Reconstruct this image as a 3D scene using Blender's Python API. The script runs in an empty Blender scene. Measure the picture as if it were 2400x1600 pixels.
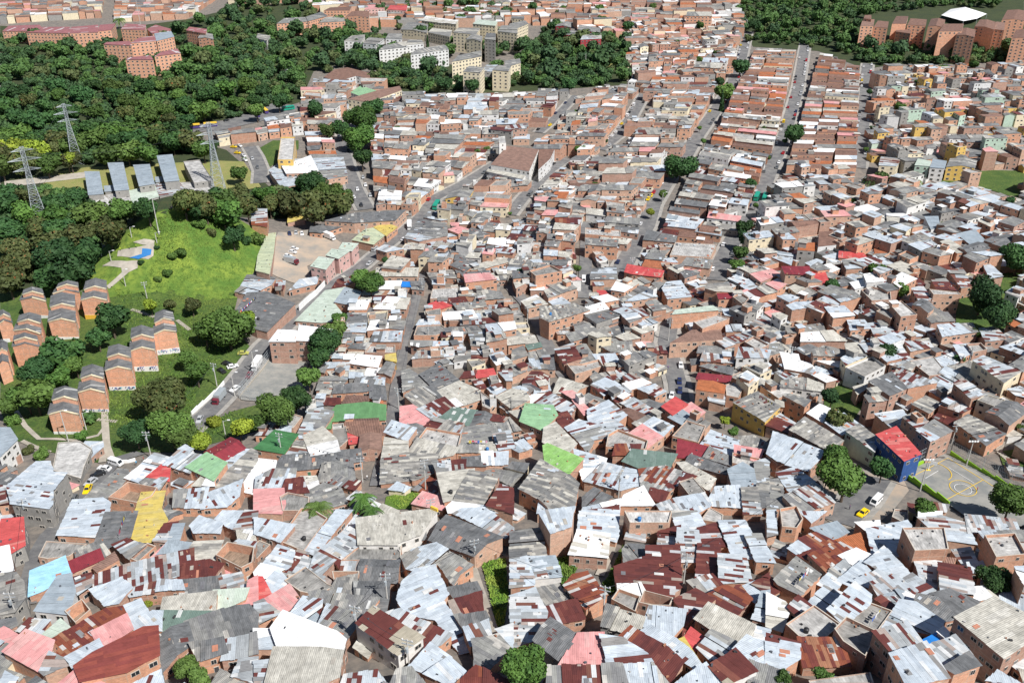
import bpy, bmesh, math, random
from mathutils import Vector, Matrix
# ------------------------------------------------------------------ camera, light, world
SC = bpy.context.scene
R = math.radians
CH, PITCH, FPX = 180.0, 29.0, 2150.0          # camera height, tilt below the horizon, focal length in photo pixels
cam_d = bpy.data.cameras.new('camera'); cam = bpy.data.objects.new('camera', cam_d)
SC.collection.objects.link(cam); SC.camera = cam
cam.location = (0, 0, CH); cam.rotation_euler = (R(90 - PITCH), 0, 0)
cam_d.sensor_width = 36; cam_d.lens = FPX / 2400 * 36; cam_d.clip_start = 1; cam_d.clip_end = 6000
SUN_EL = 51.0
sdx, sdy = 0.71, -0.70                         # the sun stands to the right and a little behind the camera
W = bpy.data.worlds.new("World"); SC.world = W; W.use_nodes = True
wn = W.node_tree; wn.nodes.clear()
wo = wn.nodes.new('ShaderNodeOutputWorld'); wb = wn.nodes.new('ShaderNodeBackground'); ws = wn.nodes.new('ShaderNodeTexSky')
ws.sky_type = 'NISHITA'; ws.sun_disc = False; ws.sun_elevation = R(SUN_EL); ws.sun_rotation = math.atan2(sdx, sdy)
ws.altitude = 1500; ws.air_density = 1.0; ws.dust_density = 1.5
wb.inputs['Strength'].default_value = 0.057
wn.links.new(ws.outputs[0], wb.inputs[0]); wn.links.new(wb.outputs[0], wo.inputs[0])
sl = bpy.data.lights.new('sun', 'SUN'); sl.energy = 4.9; sl.angle = R(0.5); sl.color = (1.0, 0.97, 0.93)
so = bpy.data.objects.new('sun', sl); SC.collection.objects.link(so)
so.rotation_euler = Vector((sdx * math.cos(R(SUN_EL)), sdy * math.cos(R(SUN_EL)), math.sin(R(SUN_EL)))).to_track_quat('Z', 'Y').to_euler()
so.location = (300, 0, 400)
vs = SC.view_settings; vs.view_transform = 'Standard'; vs.look = 'None'; vs.gamma = 1; vs.exposure = 0.40
SC.cycles.max_bounces = 5; SC.cycles.diffuse_bounces = 3
COL = SC.collection
RND = random.Random(7)

# ------------------------------------------------------------------ terrain and un-projection
PROF = [(-400, 95), (40, 62), (100, 47), (125, 37), (160, 25), (200, 15), (250, 6), (300, 0), (420, -2), (800, 0), (1200, 8), (1700, 26), (2600, 60), (5000, 120)]
def sm(t):
    t = min(1.0, max(0.0, t)); return t * t * (3 - 2 * t)
def tz(x, y):
    z = PROF[-1][1]
    for i in range(len(PROF) - 1):
        a, b = PROF[i], PROF[i + 1]
        if y < b[0]:
            t = max(0.0, (y - a[0]) / (b[0] - a[0])); z = a[1] + (b[1] - a[1]) * t; break
    z += 12 * sm((x - 60) / 150) * math.exp(-((y - 310) / 110) ** 2)
    z += 33 * math.exp(-(((x + 160) / 34) ** 2 + ((y - 405) / 38) ** 2))
    z += 5 * math.exp(-(((x + 150) / 45) ** 2 + ((y - 318) / 30) ** 2))
    return z
cp, sp = math.cos(R(PITCH)), math.sin(R(PITCH))
def ray(px, py):
    a, b = (px - 1200) / FPX, (800 - py) / FPX
    return a, cp + b * sp, -sp + b * cp
def U(px, py, h=0.0):
    """point of the ground (raised by h) seen at photo pixel px, py"""
    dx, dy, dz = ray(px, py); t = 90.0; pt = t
    if dz > -0.02: dz = -0.02
    while t < 4500:
        if CH + dz * t <= tz(dx * t, dy * t) + h: break
        pt = t; t *= 1.025
    lo, hi = pt, t
    for _ in range(14):
        m = (lo + hi) / 2
        if CH + dz * m <= tz(dx * m, dy * m) + h: hi = m
        else: lo = m
    t = (lo + hi) / 2
    return Vector((dx * t, dy * t, CH + dz * t))
def UZ(px, py, z):
    dx, dy, dz = ray(px, py); t = (z - CH) / dz
    return Vector((dx * t, dy * t, z))
def P(v):
    """photo pixel of a world point"""
    x, y, z = v[0], v[1], v[2] - CH
    d = y * cp - z * sp; u = y * sp + z * cp
    return 1200 + FPX * x / d, 800 - FPX * u / d
FS = 2400 / 2352.0
def inpoly(x, y, poly):
    c = False; n = len(poly)
    for i in range(n):
        x1, y1 = poly[i]; x2, y2 = poly[(i + 1) % n]
        if (y1 > y) != (y2 > y) and x < (x2 - x1) * (y - y1) / (y2 - y1) + x1: c = not c
    return c
def pxs(s, ox=0, oy=0, k=1.0):
    v = [float(q) for q in s.split()]
    return [(ox + v[i] * k, oy + v[i + 1] * k) for i in range(0, len(v), 2)]

# ------------------------------------------------------------------ materials
def node_mat(name, rough=0.8, metallic=0.0):
    m = bpy.data.materials.new(name); m.use_nodes = True
    nt = m.node_tree; b = nt.nodes['Principled BSDF']
    b.inputs['Roughness'].default_value = rough; b.inputs['Metallic'].default_value = metallic
    return m, nt, b
def N(nt, t, **kw):
    n = nt.nodes.new(t)
    for k, v in kw.items():
        if k in n.inputs.keys(): n.inputs[k].default_value = v
        else: setattr(n, k, v)
    return n
def mth(nt, op, a, b=None, c=None):
    n = nt.nodes.new('ShaderNodeMath'); n.operation = op
    for i, v in enumerate((a, b, c)):
        if v is None: continue
        if isinstance(v, (int, float)): n.inputs[i].default_value = v
        else: nt.links.new(v, n.inputs[i])
    return n.outputs[0]
def mixc(nt, f, a, b, mode='MIX'):
    n = nt.nodes.new('ShaderNodeMix'); n.data_type = 'RGBA'; n.blend_type = mode
    for s, v in ((n.inputs[0], f), (n.inputs[6], a), (n.inputs[7], b)):
        if isinstance(v, (int, float)): s.default_value = v
        elif isinstance(v, tuple): s.default_value = (*v, 1) if len(v) == 3 else v
        else: nt.links.new(v, s)
    return n.outputs[2]
def attr_col(nt):
    a = nt.nodes.new('ShaderNodeAttribute'); a.attribute_name = 'Col'; return a
def bump(nt, b, h, dist, strength=1.0):
    n = nt.nodes.new('ShaderNodeBump'); n.inputs['Strength'].default_value = strength; n.inputs['Distance'].default_value = dist
    nt.links.new(h, n.inputs['Height']); nt.links.new(n.outputs[0], b.inputs['Normal'])
def noise(nt, vec, scale, detail=3, rough=0.6):
    n = nt.nodes.new('ShaderNodeTexNoise'); n.inputs['Scale'].default_value = scale
    n.inputs['Detail'].default_value = detail; n.inputs['Roughness'].default_value = rough
    if vec is not None: nt.links.new(vec, n.inputs['Vector'])
    return n.outputs['Fac']
def ramp(nt, f, lo, hi, a=0.0, b=1.0):
    n = nt.nodes.new('ShaderNodeMapRange'); n.inputs['From Min'].default_value = lo; n.inputs['From Max'].default_value = hi
    n.inputs['To Min'].default_value = a; n.inputs['To Max'].default_value = b
    nt.links.new(f, n.inputs['Value']); return n.outputs[0]

def make_roof_mat(name, period, depth, rough, stain, rust=False):
    m, nt, b = node_mat(name, rough)
    uv = nt.nodes.new('ShaderNodeUVMap').outputs[0]
    sep = nt.nodes.new('ShaderNodeSeparateXYZ'); nt.links.new(uv, sep.inputs[0])
    col = attr_col(nt).outputs['Color']
    w = mth(nt, 'SINE', mth(nt, 'MULTIPLY', sep.outputs[0], 2 * math.pi / period))
    mp = nt.nodes.new('ShaderNodeMapping'); mp.inputs['Scale'].default_value = (1.6, 0.35, 1); nt.links.new(uv, mp.inputs['Vector'])
    streak = noise(nt, mp.outputs[0], 1.3, 5, 0.7)
    blot = noise(nt, uv, 0.35, 4, 0.65)
    f = mth(nt, 'MULTIPLY', ramp(nt, streak, 0.35, 0.75, 1.12, 1 - stain), ramp(nt, blot, 0.35, 0.7, 1.08, 1 - stain * 0.8))
    f = mth(nt, 'MULTIPLY', f, ramp(nt, w, -1, 1, 0.93, 1.04))
    c = mixc(nt, 1.0, col, f, 'MULTIPLY')
    fine = noise(nt, uv, 3.5, 4, 0.7)
    if rust:
        c = mixc(nt, ramp(nt, mth(nt, 'ADD', streak, mth(nt, 'MULTIPLY', fine, 0.4)), 0.88, 0.98), c, (0.16, 0.065, 0.04))
    c = mixc(nt, ramp(nt, fine, 0.66, 0.8, 0.0, 0.55), c, (0.12, 0.11, 0.10))
    nt.links.new(c, b.inputs['Base Color'])
    bump(nt, b, w, depth, 0.6)
    return m
M = {}
M['sheet'] = make_roof_mat('corrugated_metal', 0.36, 0.016, 0.5, 0.2, True)
M['fibre'] = make_roof_mat('fibre_cement', 0.36, 0.03, 0.85, 0.42)
M['tile'] = make_roof_mat('clay_tiles', 0.55, 0.12, 0.9, 0.45)
M['slab'] = make_roof_mat('concrete_slab', 9.0, 0.0, 0.9, 0.6)

def make_brick():
    m, nt, b = node_mat('brick_wall', 0.9)
    uv = nt.nodes.new('ShaderNodeUVMap').outputs[0]
    sep = nt.nodes.new('ShaderNodeSeparateXYZ'); nt.links.new(uv, sep.inputs[0])
    br = nt.nodes.new('ShaderNodeTexBrick'); nt.links.new(uv, br.inputs['Vector'])
    br.inputs['Scale'].default_value = 1.0; br.inputs['Brick Width'].default_value = 0.42; br.inputs['Row Height'].default_value = 0.24
    br.inputs['Mortar Size'].default_value = 0.018
    br.inputs['Color1'].default_value = (1.12, 1.1, 1.08, 1); br.inputs['Color2'].default_value = (0.8, 0.78, 0.78, 1); br.inputs['Mortar'].default_value = (0.95, 1.0, 1.05, 1)
    col = attr_col(nt).outputs['Color']
    c = mixc(nt, 1.0, col, br.outputs['Color'], 'MULTIPLY')
    n1 = noise(nt, uv, 0.5, 5, 0.7)
    c = mixc(nt, 1.0, c, ramp(nt, n1, 0.3, 0.75, 1.15, 0.68), 'MULTIPLY')
    beam = mth(nt, 'LESS_THAN', mth(nt, 'MODULO', sep.outputs[1], 2.7), 0.2)
    colm = mth(nt, 'LESS_THAN', mth(nt, 'MODULO', sep.outputs[0], 3.7), 0.17)
    k = mth(nt, 'MAXIMUM', beam, colm)
    c = mixc(nt, mth(nt, 'MULTIPLY', k, 0.62), c, (0.42, 0.34, 0.27))
    nt.links.new(c, b.inputs['Base Color']); return m
M['brick'] = make_brick()
def make_plaster():
    m, nt, b = node_mat('painted_plaster', 0.85)
    uv = nt.nodes.new('ShaderNodeUVMap').outputs[0]
    col = attr_col(nt).outputs['Color']
    n1 = noise(nt, uv, 0.6, 5, 0.7)
    c = mixc(nt, 1.0, col, ramp(nt, n1, 0.3, 0.75, 1.1, 0.72), 'MULTIPLY')
    nt.links.new(c, b.inputs['Base Color']); return m
M['plaster'] = make_plaster()
def plain(name, col, rough=0.7, metallic=0.0, vary=0.0, scale=1.0, col2=None):
    m, nt, b = node_mat(name, rough, metallic)
    tc = nt.nodes.new('ShaderNodeTexCoord').outputs['Object']
    n1 = noise(nt, tc, scale, 5, 0.65)
    if col2: c = mixc(nt, ramp(nt, n1, 0.38, 0.62), col, col2)
    else: c = mixc(nt, 1.0, col, ramp(nt, n1, 0.3, 0.7, 1 + vary, 1 - vary), 'MULTIPLY')
    nt.links.new(c, b.inputs['Base Color']); return m
M['glass'] = plain('window_glass', (0.025, 0.03, 0.035), 0.15)
M['frame'] = plain('window_frame', (0.5, 0.47, 0.42), 0.6, vary=0.1)
M['asphalt'] = plain('asphalt', (0.115, 0.115, 0.12), 0.9, scale=0.25, col2=(0.19, 0.187, 0.182))
M['paving'] = plain('concrete_paving', (0.36, 0.34, 0.31), 0.9, scale=0.5, col2=(0.26, 0.25, 0.23))
M['path'] = plain('concrete_path', (0.44, 0.40, 0.34), 0.9, scale=0.25, col2=(0.33, 0.30, 0.25))
M['court'] = plain('court_concrete', (0.21, 0.215, 0.205), 0.9, scale=0.25, col2=(0.31, 0.30, 0.27))
M['dirt'] = plain('dirt', (0.42, 0.33, 0.25), 0.95, scale=0.12, col2=(0.27, 0.25, 0.22))
M['ground'] = plain('town_ground', (0.13, 0.12, 0.11), 0.95, scale=0.4, col2=(0.22, 0.19, 0.16))
M['white'] = plain('white_paint', (0.8, 0.8, 0.79), 0.6, vary=0.05)
M['yellowpaint'] = plain('yellow_paint', (0.75, 0.5, 0.05), 0.6, vary=0.05)
M['steel'] = plain('galvanised_steel', (0.42, 0.46, 0.48), 0.5, 0.3, vary=0.1)
M['pole'] = plain('concrete_pole', (0.5, 0.49, 0.46), 0.8, vary=0.1)
M['wire'] = plain('wire', (0.03, 0.03, 0.035), 0.6)
M['black'] = plain('black_rubber', (0.02, 0.02, 0.022), 0.6)
M['limegreen'] = plain('lime_paint', (0.26, 0.5, 0.02), 0.6, vary=0.1)
M['blue'] = plain('blue_paint', (0.03, 0.17, 0.42), 0.6, vary=0.1)
def make_grass(name, a, b_, c_, s=0.12):
    m, nt, b = node_mat(name, 0.95)
    tc = nt.nodes.new('ShaderNodeTexCoord').outputs['Object']
    n1 = noise(nt, tc, s, 5, 0.7); n2 = noise(nt, tc, s * 9, 4, 0.7)
    c = mixc(nt, ramp(nt, n1, 0.4, 0.6), a, b_)
    c = mixc(nt, ramp(nt, n2, 0.45, 0.65), c, c_)
    nt.links.new(c, b.inputs['Base Color']); bump(nt, b, n2, 0.6, 0.8); return m
M['grass'] = make_grass('grass', (0.07, 0.15, 0.02), (0.19, 0.26, 0.035), (0.07, 0.13, 0.015), 0.045)
M['darkgrass'] = make_grass('dark_grass', (0.05, 0.105, 0.014), (0.10, 0.15, 0.025), (0.03, 0.06, 0.012))
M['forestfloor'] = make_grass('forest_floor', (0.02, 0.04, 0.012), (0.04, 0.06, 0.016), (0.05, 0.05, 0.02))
M['lawn'] = make_grass('dry_lawn', (0.26, 0.25, 0.08), (0.18, 0.22, 0.05), (0.28, 0.24, 0.1))
def make_leaf(name, cols, red=None):
    m, nt, b = node_mat(name, 0.7)
    oi = nt.nodes.new('ShaderNodeObjectInfo')
    tc = nt.nodes.new('ShaderNodeTexCoord').outputs['Object']
    n1 = noise(nt, tc, 4.0, 4, 0.7)
    c = mixc(nt, ramp(nt, n1, 0.36, 0.64), cols[0], cols[1])
    c = mixc(nt, mth(nt, 'MULTIPLY', oi.outputs['Random'], 0.6), c, cols[2])
    v = nt.nodes.new('ShaderNodeMapRange'); nt.links.new(mth(nt, 'FRACT', mth(nt, 'MULTIPLY', oi.outputs['Random'], 7.3)), v.inputs['Value'])
    v.inputs['To Min'].default_value = 0.62; v.inputs['To Max'].default_value = 1.3
    c = mixc(nt, 1.0, c, v.outputs[0], 'MULTIPLY')
    if red:
        n2 = noise(nt, tc, 9.0, 3, 0.6); c = mixc(nt, ramp(nt, n2, 0.66, 0.7), c, red)
    nt.links.new(c, b.inputs['Base Color']); b.inputs['Specular IOR Level'].default_value = 0.25
    return m
M['leaf_dark'] = make_leaf('leaves_dark', ((0.022, 0.06, 0.018), (0.05, 0.108, 0.026), (0.03, 0.085, 0.03)))
M['leaf_mid'] = make_leaf('leaves_mid', ((0.042, 0.105, 0.022), (0.08, 0.165, 0.03), (0.095, 0.13, 0.032)))
M['leaf_lime'] = make_leaf('leaves_lime', ((0.12, 0.2, 0.02), (0.2, 0.28, 0.03), (0.26, 0.27, 0.03)))
M['leaf_red'] = make_leaf('leaves_brownish', ((0.06, 0.09, 0.025), (0.10, 0.115, 0.035), (0.07, 0.08, 0.03)), (0.38, 0.07, 0.03))
M['bark'] = plain('bark', (0.1, 0.075, 0.055), 0.9, vary=0.2)

# ------------------------------------------------------------------ mesh collection
MATORDER = ['brick', 'plaster', 'sheet', 'fibre', 'tile', 'slab', 'glass', 'frame', 'black', 'white']
class MB:
    def __init__(s): s.v = []; s.f = []; s.m = []; s.uv = []; s.c = []; s.mats = []
    def face(s, pts, mat, col=(0.8, 0.8, 0.8), uv=None):
        n = len(s.v); s.v += [tuple(p) for p in pts]; s.f.append(tuple(range(n, n + len(pts))))
        if mat not in s.mats: s.mats.append(mat)
        s.m.append(s.mats.index(mat)); s.c.append(col)
        s.uv.append(uv if uv else [(p[0], p[1]) for p in pts])
    def box(s, c, size, mat, col=(0.8, 0.8, 0.8), rz=0.0, taper=1.0):
        cx, cy, cz = c; a, b, h = size[0] / 2, size[1] / 2, size[2] / 2
        ca, sa = math.cos(rz), math.sin(rz); P8 = []
        for z, k in ((-h, 1), (h, taper)):
            for x, y in ((-a, -b), (a, -b), (a, b), (-a, b)):
                x *= k; y *= k; P8.append((cx + x * ca - y * sa, cy + x * sa + y * ca, cz + z))
        L = (2 * a, 2 * b, 2 * a, 2 * b)
        for i in range(4):
            j = (i + 1) % 4
            s.face([P8[i], P8[j], P8[4 + j], P8[4 + i]], mat, col, [(0, 0), (L[i], 0), (L[i], 2 * h), (0, 2 * h)])
        s.face(P8[4:8], mat, col); s.face([P8[3], P8[2], P8[1], P8[0]], mat, col)
    def tube(s, a, b, r, mat, n=5, r2=None, col=(0.8, 0.8, 0.8)):
        a = Vector(a); b = Vector(b); d = (b - a)
        if d.length < 1e-6: return
        d.normalize(); u = d.orthogonal().normalized(); w = d.cross(u); r2 = r if r2 is None else r2
        A = [a + (u * math.cos(2 * math.pi * i / n) + w * math.sin(2 * math.pi * i / n)) * r for i in range(n)]
        B = [b + (u * math.cos(2 * math.pi * i / n) + w * math.sin(2 * math.pi * i / n)) * r2 for i in range(n)]
        for i in range(n):
            j = (i + 1) % n; s.face([A[i], A[j], B[j], B[i]], mat, col)
        s.face(B, mat, col); s.face(A[::-1], mat, col)
    def mesh(s, name):
        me = bpy.data.meshes.new(name); me.from_pydata(s.v, [], s.f)
        for k in s.mats: me.materials.append(M[k])
        me.polygons.foreach_set('material_index', s.m)
        uvl = me.uv_layers.new(name='UVMap'); fl = []; cl = []
        for u, c in zip(s.uv, s.c):
            for q in u: fl += [q[0], q[1]]; cl += [c[0], c[1], c[2], 1.0]
        uvl.data.foreach_set('uv', fl)
        ca = me.color_attributes.new('Col', 'FLOAT_COLOR', 'CORNER'); ca.data.foreach_set('color', cl)
        me.update(); return me
    def obj(s, name, parent=None, origin=None):
        if not s.f: return None
        if origin is not None:
            ox, oy, oz = origin; s.v = [(p[0] - ox, p[1] - oy, p[2] - oz) for p in s.v]
        o = bpy.data.objects.new(name, s.mesh(name)); COL.objects.link(o)
        if parent is not None: o.parent = parent
        elif origin is not None: o.location = origin
        return o
def tag(o, label=None, cat=None, group=None, kind=None):
    if label: o['label'] = label
    if cat: o['category'] = cat
    if group: o['group'] = group
    if kind: o['kind'] = kind
    return o
def thing(name, loc, label, cat, group=None, rz=0.0):
    o = bpy.data.objects.new(name, None); COL.objects.link(o); o.location = loc; o.rotation_euler = (0, 0, rz)
    return tag(o, label, cat, group)
def inst(name, me, parent, loc=(0, 0, 0), rz=0.0, sc=(1, 1, 1)):
    o = bpy.data.objects.new(name, me); COL.objects.link(o); o.parent = parent
    o.location = loc; o.rotation_euler = (0, 0, rz); o.scale = sc; return o
def tree_copy(o, parent=None):
    c = o.copy(); COL.objects.link(c); c.parent = parent
    for ch in list(o.children): tree_copy(ch, c)
    return c

# ------------------------------------------------------------------ polygon helpers
def clip(poly, ax, lim, keep_less):
    """clip a polygon (list of 2-tuples) by coordinate ax at lim"""
    out = []; n = len(poly)
    ins = (lambda p: p[ax] <= lim) if keep_less else (lambda p: p[ax] >= lim)
    for i in range(n):
        a, b = poly[i], poly[(i + 1) % n]; ia, ib = ins(a), ins(b)
        if ia: out.append(a)
        if ia != ib:
            t = (lim - a[ax]) / (b[ax] - a[ax]); out.append((a[0] + (b[0] - a[0]) * t, a[1] + (b[1] - a[1]) * t))
    return out
def area2(p):
    return 0.5 * sum(p[i][0] * p[(i + 1) % len(p)][1] - p[(i + 1) % len(p)][0] * p[i][1] for i in range(len(p)))
EXCL = []          # photo-pixel polygons in which no filler house stands
def area_sheet(name, mat, poly, dz=0.3, cell=6.0, kind='structure', label=None, excl=True):
    pw = [U(x, y) for x, y in poly]; p2 = [(v.x, v.y) for v in pw]
    if excl: EXCL.append(poly)
    mb = MB(); x0 = min(p[0] for p in p2); x1 = max(p[0] for p in p2); y0 = min(p[1] for p in p2); y1 = max(p[1] for p in p2)
    gx0 = math.floor(x0 / cell); gx1 = math.ceil(x1 / cell); gy0 = math.floor(y0 / cell); gy1 = math.ceil(y1 / cell)
    for i in range(gx0, gx1):
        col = clip(clip(p2, 0, i * cell, False), 0, (i + 1) * cell, True)
        if len(col) < 3: continue
        for j in range(gy0, gy1):
            c = clip(clip(col, 1, j * cell, False), 1, (j + 1) * cell, True)
            if len(c) < 3 or abs(area2(c)) < 0.01: continue
            if area2(c) < 0: c = c[::-1]
            mb.face([(q[0], q[1], tz(*q) + dz) for q in c], mat)
    o = mb.obj(name); return tag(o, label, None, None, kind)
ROADS = []; ROADPX = {}
def road(name, mat, pts, w, dz=0.35, excl=None, kind='structure', ret=False):
    """ribbon on the ground through photo-pixel points; w metres wide"""
    g = [U(x, y) for x, y in pts]; dense = []
    for a, b in zip(g[:-1], g[1:]):
        n = max(1, int((b - a).length / 5))
        for k in range(n): dense.append(a.lerp(b, k / n))
    dense.append(g[-1]); L = []
    for i, p in enumerate(dense):
        d = dense[min(i + 2, len(dense) - 1)] - dense[max(i - 2, 0)]; d.z = 0; d.normalize(); s = Vector((d.y, -d.x, 0))
        L.append([(p + s * k * w / 2) for k in (-1, -0.33, 0.33, 1)])
    mb = MB()
    for a, b in zip(L[:-1], L[1:]):
        for k in range(3):
            q = [a[k], a[k + 1], b[k + 1], b[k]]; mb.face([(v.x, v.y, tz(v.x, v.y) + dz) for v in q], mat)
    o = mb.obj(name); tag(o, None, None, None, kind)
    if excl is not None:
        for p in dense:
            d_ = p.y * cp - (p.z - CH) * sp; qx, qy = P(p); rx = FPX / d_ * (w / 2 + 0.6)
            for gx in (-1, 0, 1):
                for gy in (-1, 0, 1): ROADPX.setdefault((int(qx // 40) + gx, int(qy // 40) + gy), []).append((qx, qy, rx))
        ROADS.append(([(p.x, p.y) for p in dense], w / 2 + excl + (2.2 if w < 5.5 else 0.5)))
    return dense
def near_road(x, y):
    for pts, r in ROADS:
        for p in pts:
            if (p[0] - x) ** 2 + (p[1] - y) ** 2 < r * r: return True
    return False
# ------------------------------------------------------------------ roofs and houses
Zc = (0.47, 0.52, 0.57); RU = (0.125, 0.036, 0.03); RU2 = (0.17, 0.07, 0.05)
PAL = {  # code: (material, sheet width, sheet length, [(weight, colour)...], description)
 'z': ('sheet', 0.9, 2.6, [(10, (0.45, 0.505, 0.555)), (6, (0.50, 0.55, 0.595)), (3, (0.40, 0.45, 0.50)), (1, (0.6, 0.62, 0.63)), (0.7, RU), (0.6, (0.25, 0.24, 0.23))], 'pale zinc'),
 'm': ('sheet', 0.9, 2.2, [(6, (0.42, 0.46, 0.49)), (3, (0.54, 0.55, 0.55)), (3, (0.31, 0.33, 0.34)), (2.6, RU), (1.4, RU2), (1.5, (0.34, 0.28, 0.25)), (1, (0.22, 0.22, 0.22))], 'rust-patched zinc'),
 'r': ('sheet', 0.9, 2.6, [(12, RU), (4, (0.10, 0.03, 0.027)), (2, (0.17, 0.055, 0.042)), (1.2, (0.45, 0.45, 0.46)), (0.8, (0.33, 0.28, 0.24))], 'dark rusted'),
 'q': ('sheet', 0.8, 2.0, [(6, (0.22, 0.065, 0.035)), (3, (0.15, 0.04, 0.03)), (2, (0.30, 0.14, 0.08)), (1.3, (0.48, 0.46, 0.44))], 'orange-brown rusted'),
 'x': ('sheet', 1.8, 3.2, [(5, RU), (3, (0.40, 0.36, 0.28)), (1, (0.20, 0.07, 0.05))], 'rust and beige chequered'),
 'f': ('fibre', 0.95, 2.2, [(6, (0.25, 0.25, 0.24)), (4, (0.21, 0.21, 0.21)), (3, (0.30, 0.30, 0.28)), (0.8, (0.48, 0.46, 0.42))], 'grey fibre-cement'),
 'd': ('fibre', 0.95, 2.6, [(6, (0.165, 0.17, 0.175)), (4, (0.14, 0.145, 0.15)), (2, (0.20, 0.20, 0.20)), (0.3, (0.45, 0.45, 0.43))], 'dark grey corrugated'),
 'p': ('fibre', 0.95, 1.9, [(5, (0.28, 0.27, 0.25)), (4, (0.20, 0.20, 0.195)), (3, (0.38, 0.365, 0.33)), (1.5, (0.52, 0.50, 0.44))], 'patchwork grey'),
 'c': ('fibre', 0.95, 3.0, [(6, (0.52, 0.50, 0.44)), (3, (0.46, 0.44, 0.385)), (1, (0.6, 0.58, 0.52))], 'cream corrugated'),
 'w': ('sheet', 1.0, 4.0, [(6, (0.80, 0.80, 0.79)), (2, (0.76, 0.77, 0.77))], 'bright white'),
 'W': ('slab', 2.2, 3.0, [(5, (0.52, 0.51, 0.49)), (2, (0.44, 0.43, 0.41)), (1, (0.6, 0.59, 0.57))], 'weathered white'),
 's': ('slab', 3.0, 3.5, [(5, (0.34, 0.33, 0.31)), (2, (0.29, 0.285, 0.27))], 'bare concrete'),
 'k': ('sheet', 1.0, 3.0, [(6, (0.63, 0.30, 0.29)), (3, (0.60, 0.34, 0.32)), (1, (0.56, 0.26, 0.25))], 'pink'),
 'K': ('sheet', 1.0, 4.0, [(6, (0.52, 0.09, 0.085)), (2, (0.48, 0.07, 0.07)), (0.7, (0.56, 0.17, 0.15))], 'bright red'),
 'M': ('sheet', 1.0, 4.0, [(6, (0.24, 0.035, 0.045)), (2, (0.20, 0.03, 0.04))], 'maroon'),
 'R': ('sheet', 1.0, 4.0, [(6, (0.27, 0.07, 0.05)), (2, (0.22, 0.055, 0.045))], 'brick-red painted'),
 'g': ('sheet', 1.0, 6.0, [(6, (0.12, 0.26, 0.11)), (2, (0.13, 0.28, 0.12))], 'mid green'),
 'e': ('sheet', 1.0, 6.0, [(6, (0.055, 0.17, 0.065)), (2, (0.065, 0.19, 0.075))], 'deep green'),
 'h': ('sheet', 1.0, 3.0, [(6, (0.46, 0.50, 0.34)), (2, (0.42, 0.47, 0.33))], 'pale olive'),
 'G': ('sheet', 1.0, 3.0, [(6, (0.46, 0.53, 0.45)), (2, (0.50, 0.56, 0.49))], 'mint green'),
 'j': ('sheet', 1.0, 3.0, [(6, (0.26, 0.44, 0.25)), (2, (0.24, 0.41, 0.24))], 'soft green'),
 'l': ('sheet', 0.9, 2.0, [(6, (0.24, 0.44, 0.13)), (2, (0.28, 0.48, 0.17))], 'leaf green'),
 'D': ('sheet', 1.0, 2.5, [(6, (0.14, 0.20, 0.17)), (1, (0.17, 0.23, 0.20)), (0.5, (0.50, 0.52, 0.5))], 'grey-green'),
 'Y': ('sheet', 1.0, 3.0, [(6, (0.56, 0.44, 0.12)), (2, (0.52, 0.42, 0.15))], 'mustard yellow'),
 'o': ('tile', 1.0, 4.0, [(6, (0.48, 0.155, 0.06)), (2, (0.44, 0.15, 0.07))], 'orange tiled'),
 't': ('tile', 1.1, 1.5, [(6, (0.25, 0.14, 0.105)), (3, (0.20, 0.115, 0.09)), (2, (0.30, 0.18, 0.14))], 'brown clay-tiled'),
 'a': ('sheet', 1.0, 4.0, [(6, (0.33, 0.13, 0.13)), (2, (0.29, 0.12, 0.125)), (0.6, (0.55, 0.5, 0.5))], 'faded maroon'),
 'b': ('sheet', 1.0, 5.0, [(6, (0.36, 0.63, 0.80)), (1, (0.33, 0.60, 0.78))], 'sky-blue'),
 'B': ('sheet', 3.0, 5.0, [(1, (0.02, 0.20, 0.60))], 'bright blue tarpaulin'),
 'n': ('sheet', 1.0, 4.0, [(6, (0.31, 0.36, 0.40)), (2, (0.28, 0.33, 0.37))], 'slate-blue metal'),
 'u': ('slab', 3.0, 3.0, [(1, (0.30, 0.22, 0.16))], 'roofless brick'),
}
WALL = {  # code: (material, colours, description)
 'b': ('brick', [(0.55, 0.305, 0.20), (0.59, 0.315, 0.20), (0.45, 0.25, 0.17), (0.55, 0.35, 0.25), (0.43, 0.26, 0.195)], 'brick'),
 'w': ('plaster', [(0.72, 0.71, 0.68), (0.66, 0.66, 0.65)], 'white-walled'),
 'c': ('plaster', [(0.72, 0.63, 0.45)], 'cream-walled'), 'y': ('plaster', [(0.66, 0.44, 0.12)], 'yellow-walled'),
 'g': ('plaster', [(0.30, 0.29, 0.27)], 'grey-walled'), 't': ('plaster', [(0.05, 0.25, 0.25)], 'teal-walled'),
 'B': ('plaster', [(0.025, 0.08, 0.25)], 'blue-walled'), 'G': ('plaster', [(0.45, 0.58, 0.47)], 'mint-walled'),
 'r': ('plaster', [(0.34, 0.035, 0.045)], 'crimson-walled'), 'k': ('plaster', [(0.6, 0.38, 0.34)], 'pink-walled'),
 'o': ('brick', [(0.70, 0.37, 0.235)], 'orange brick'),
}
def pick(lst, rng):
    t = rng.random() * sum(a for a, _ in lst)
    for a, c in lst:
        t -= a
        if t <= 0: return c
    return lst[-1][1]
def orient(p):
    return p if area2([(q[0], q[1]) for q in p]) > 0 else p[::-1]

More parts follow.
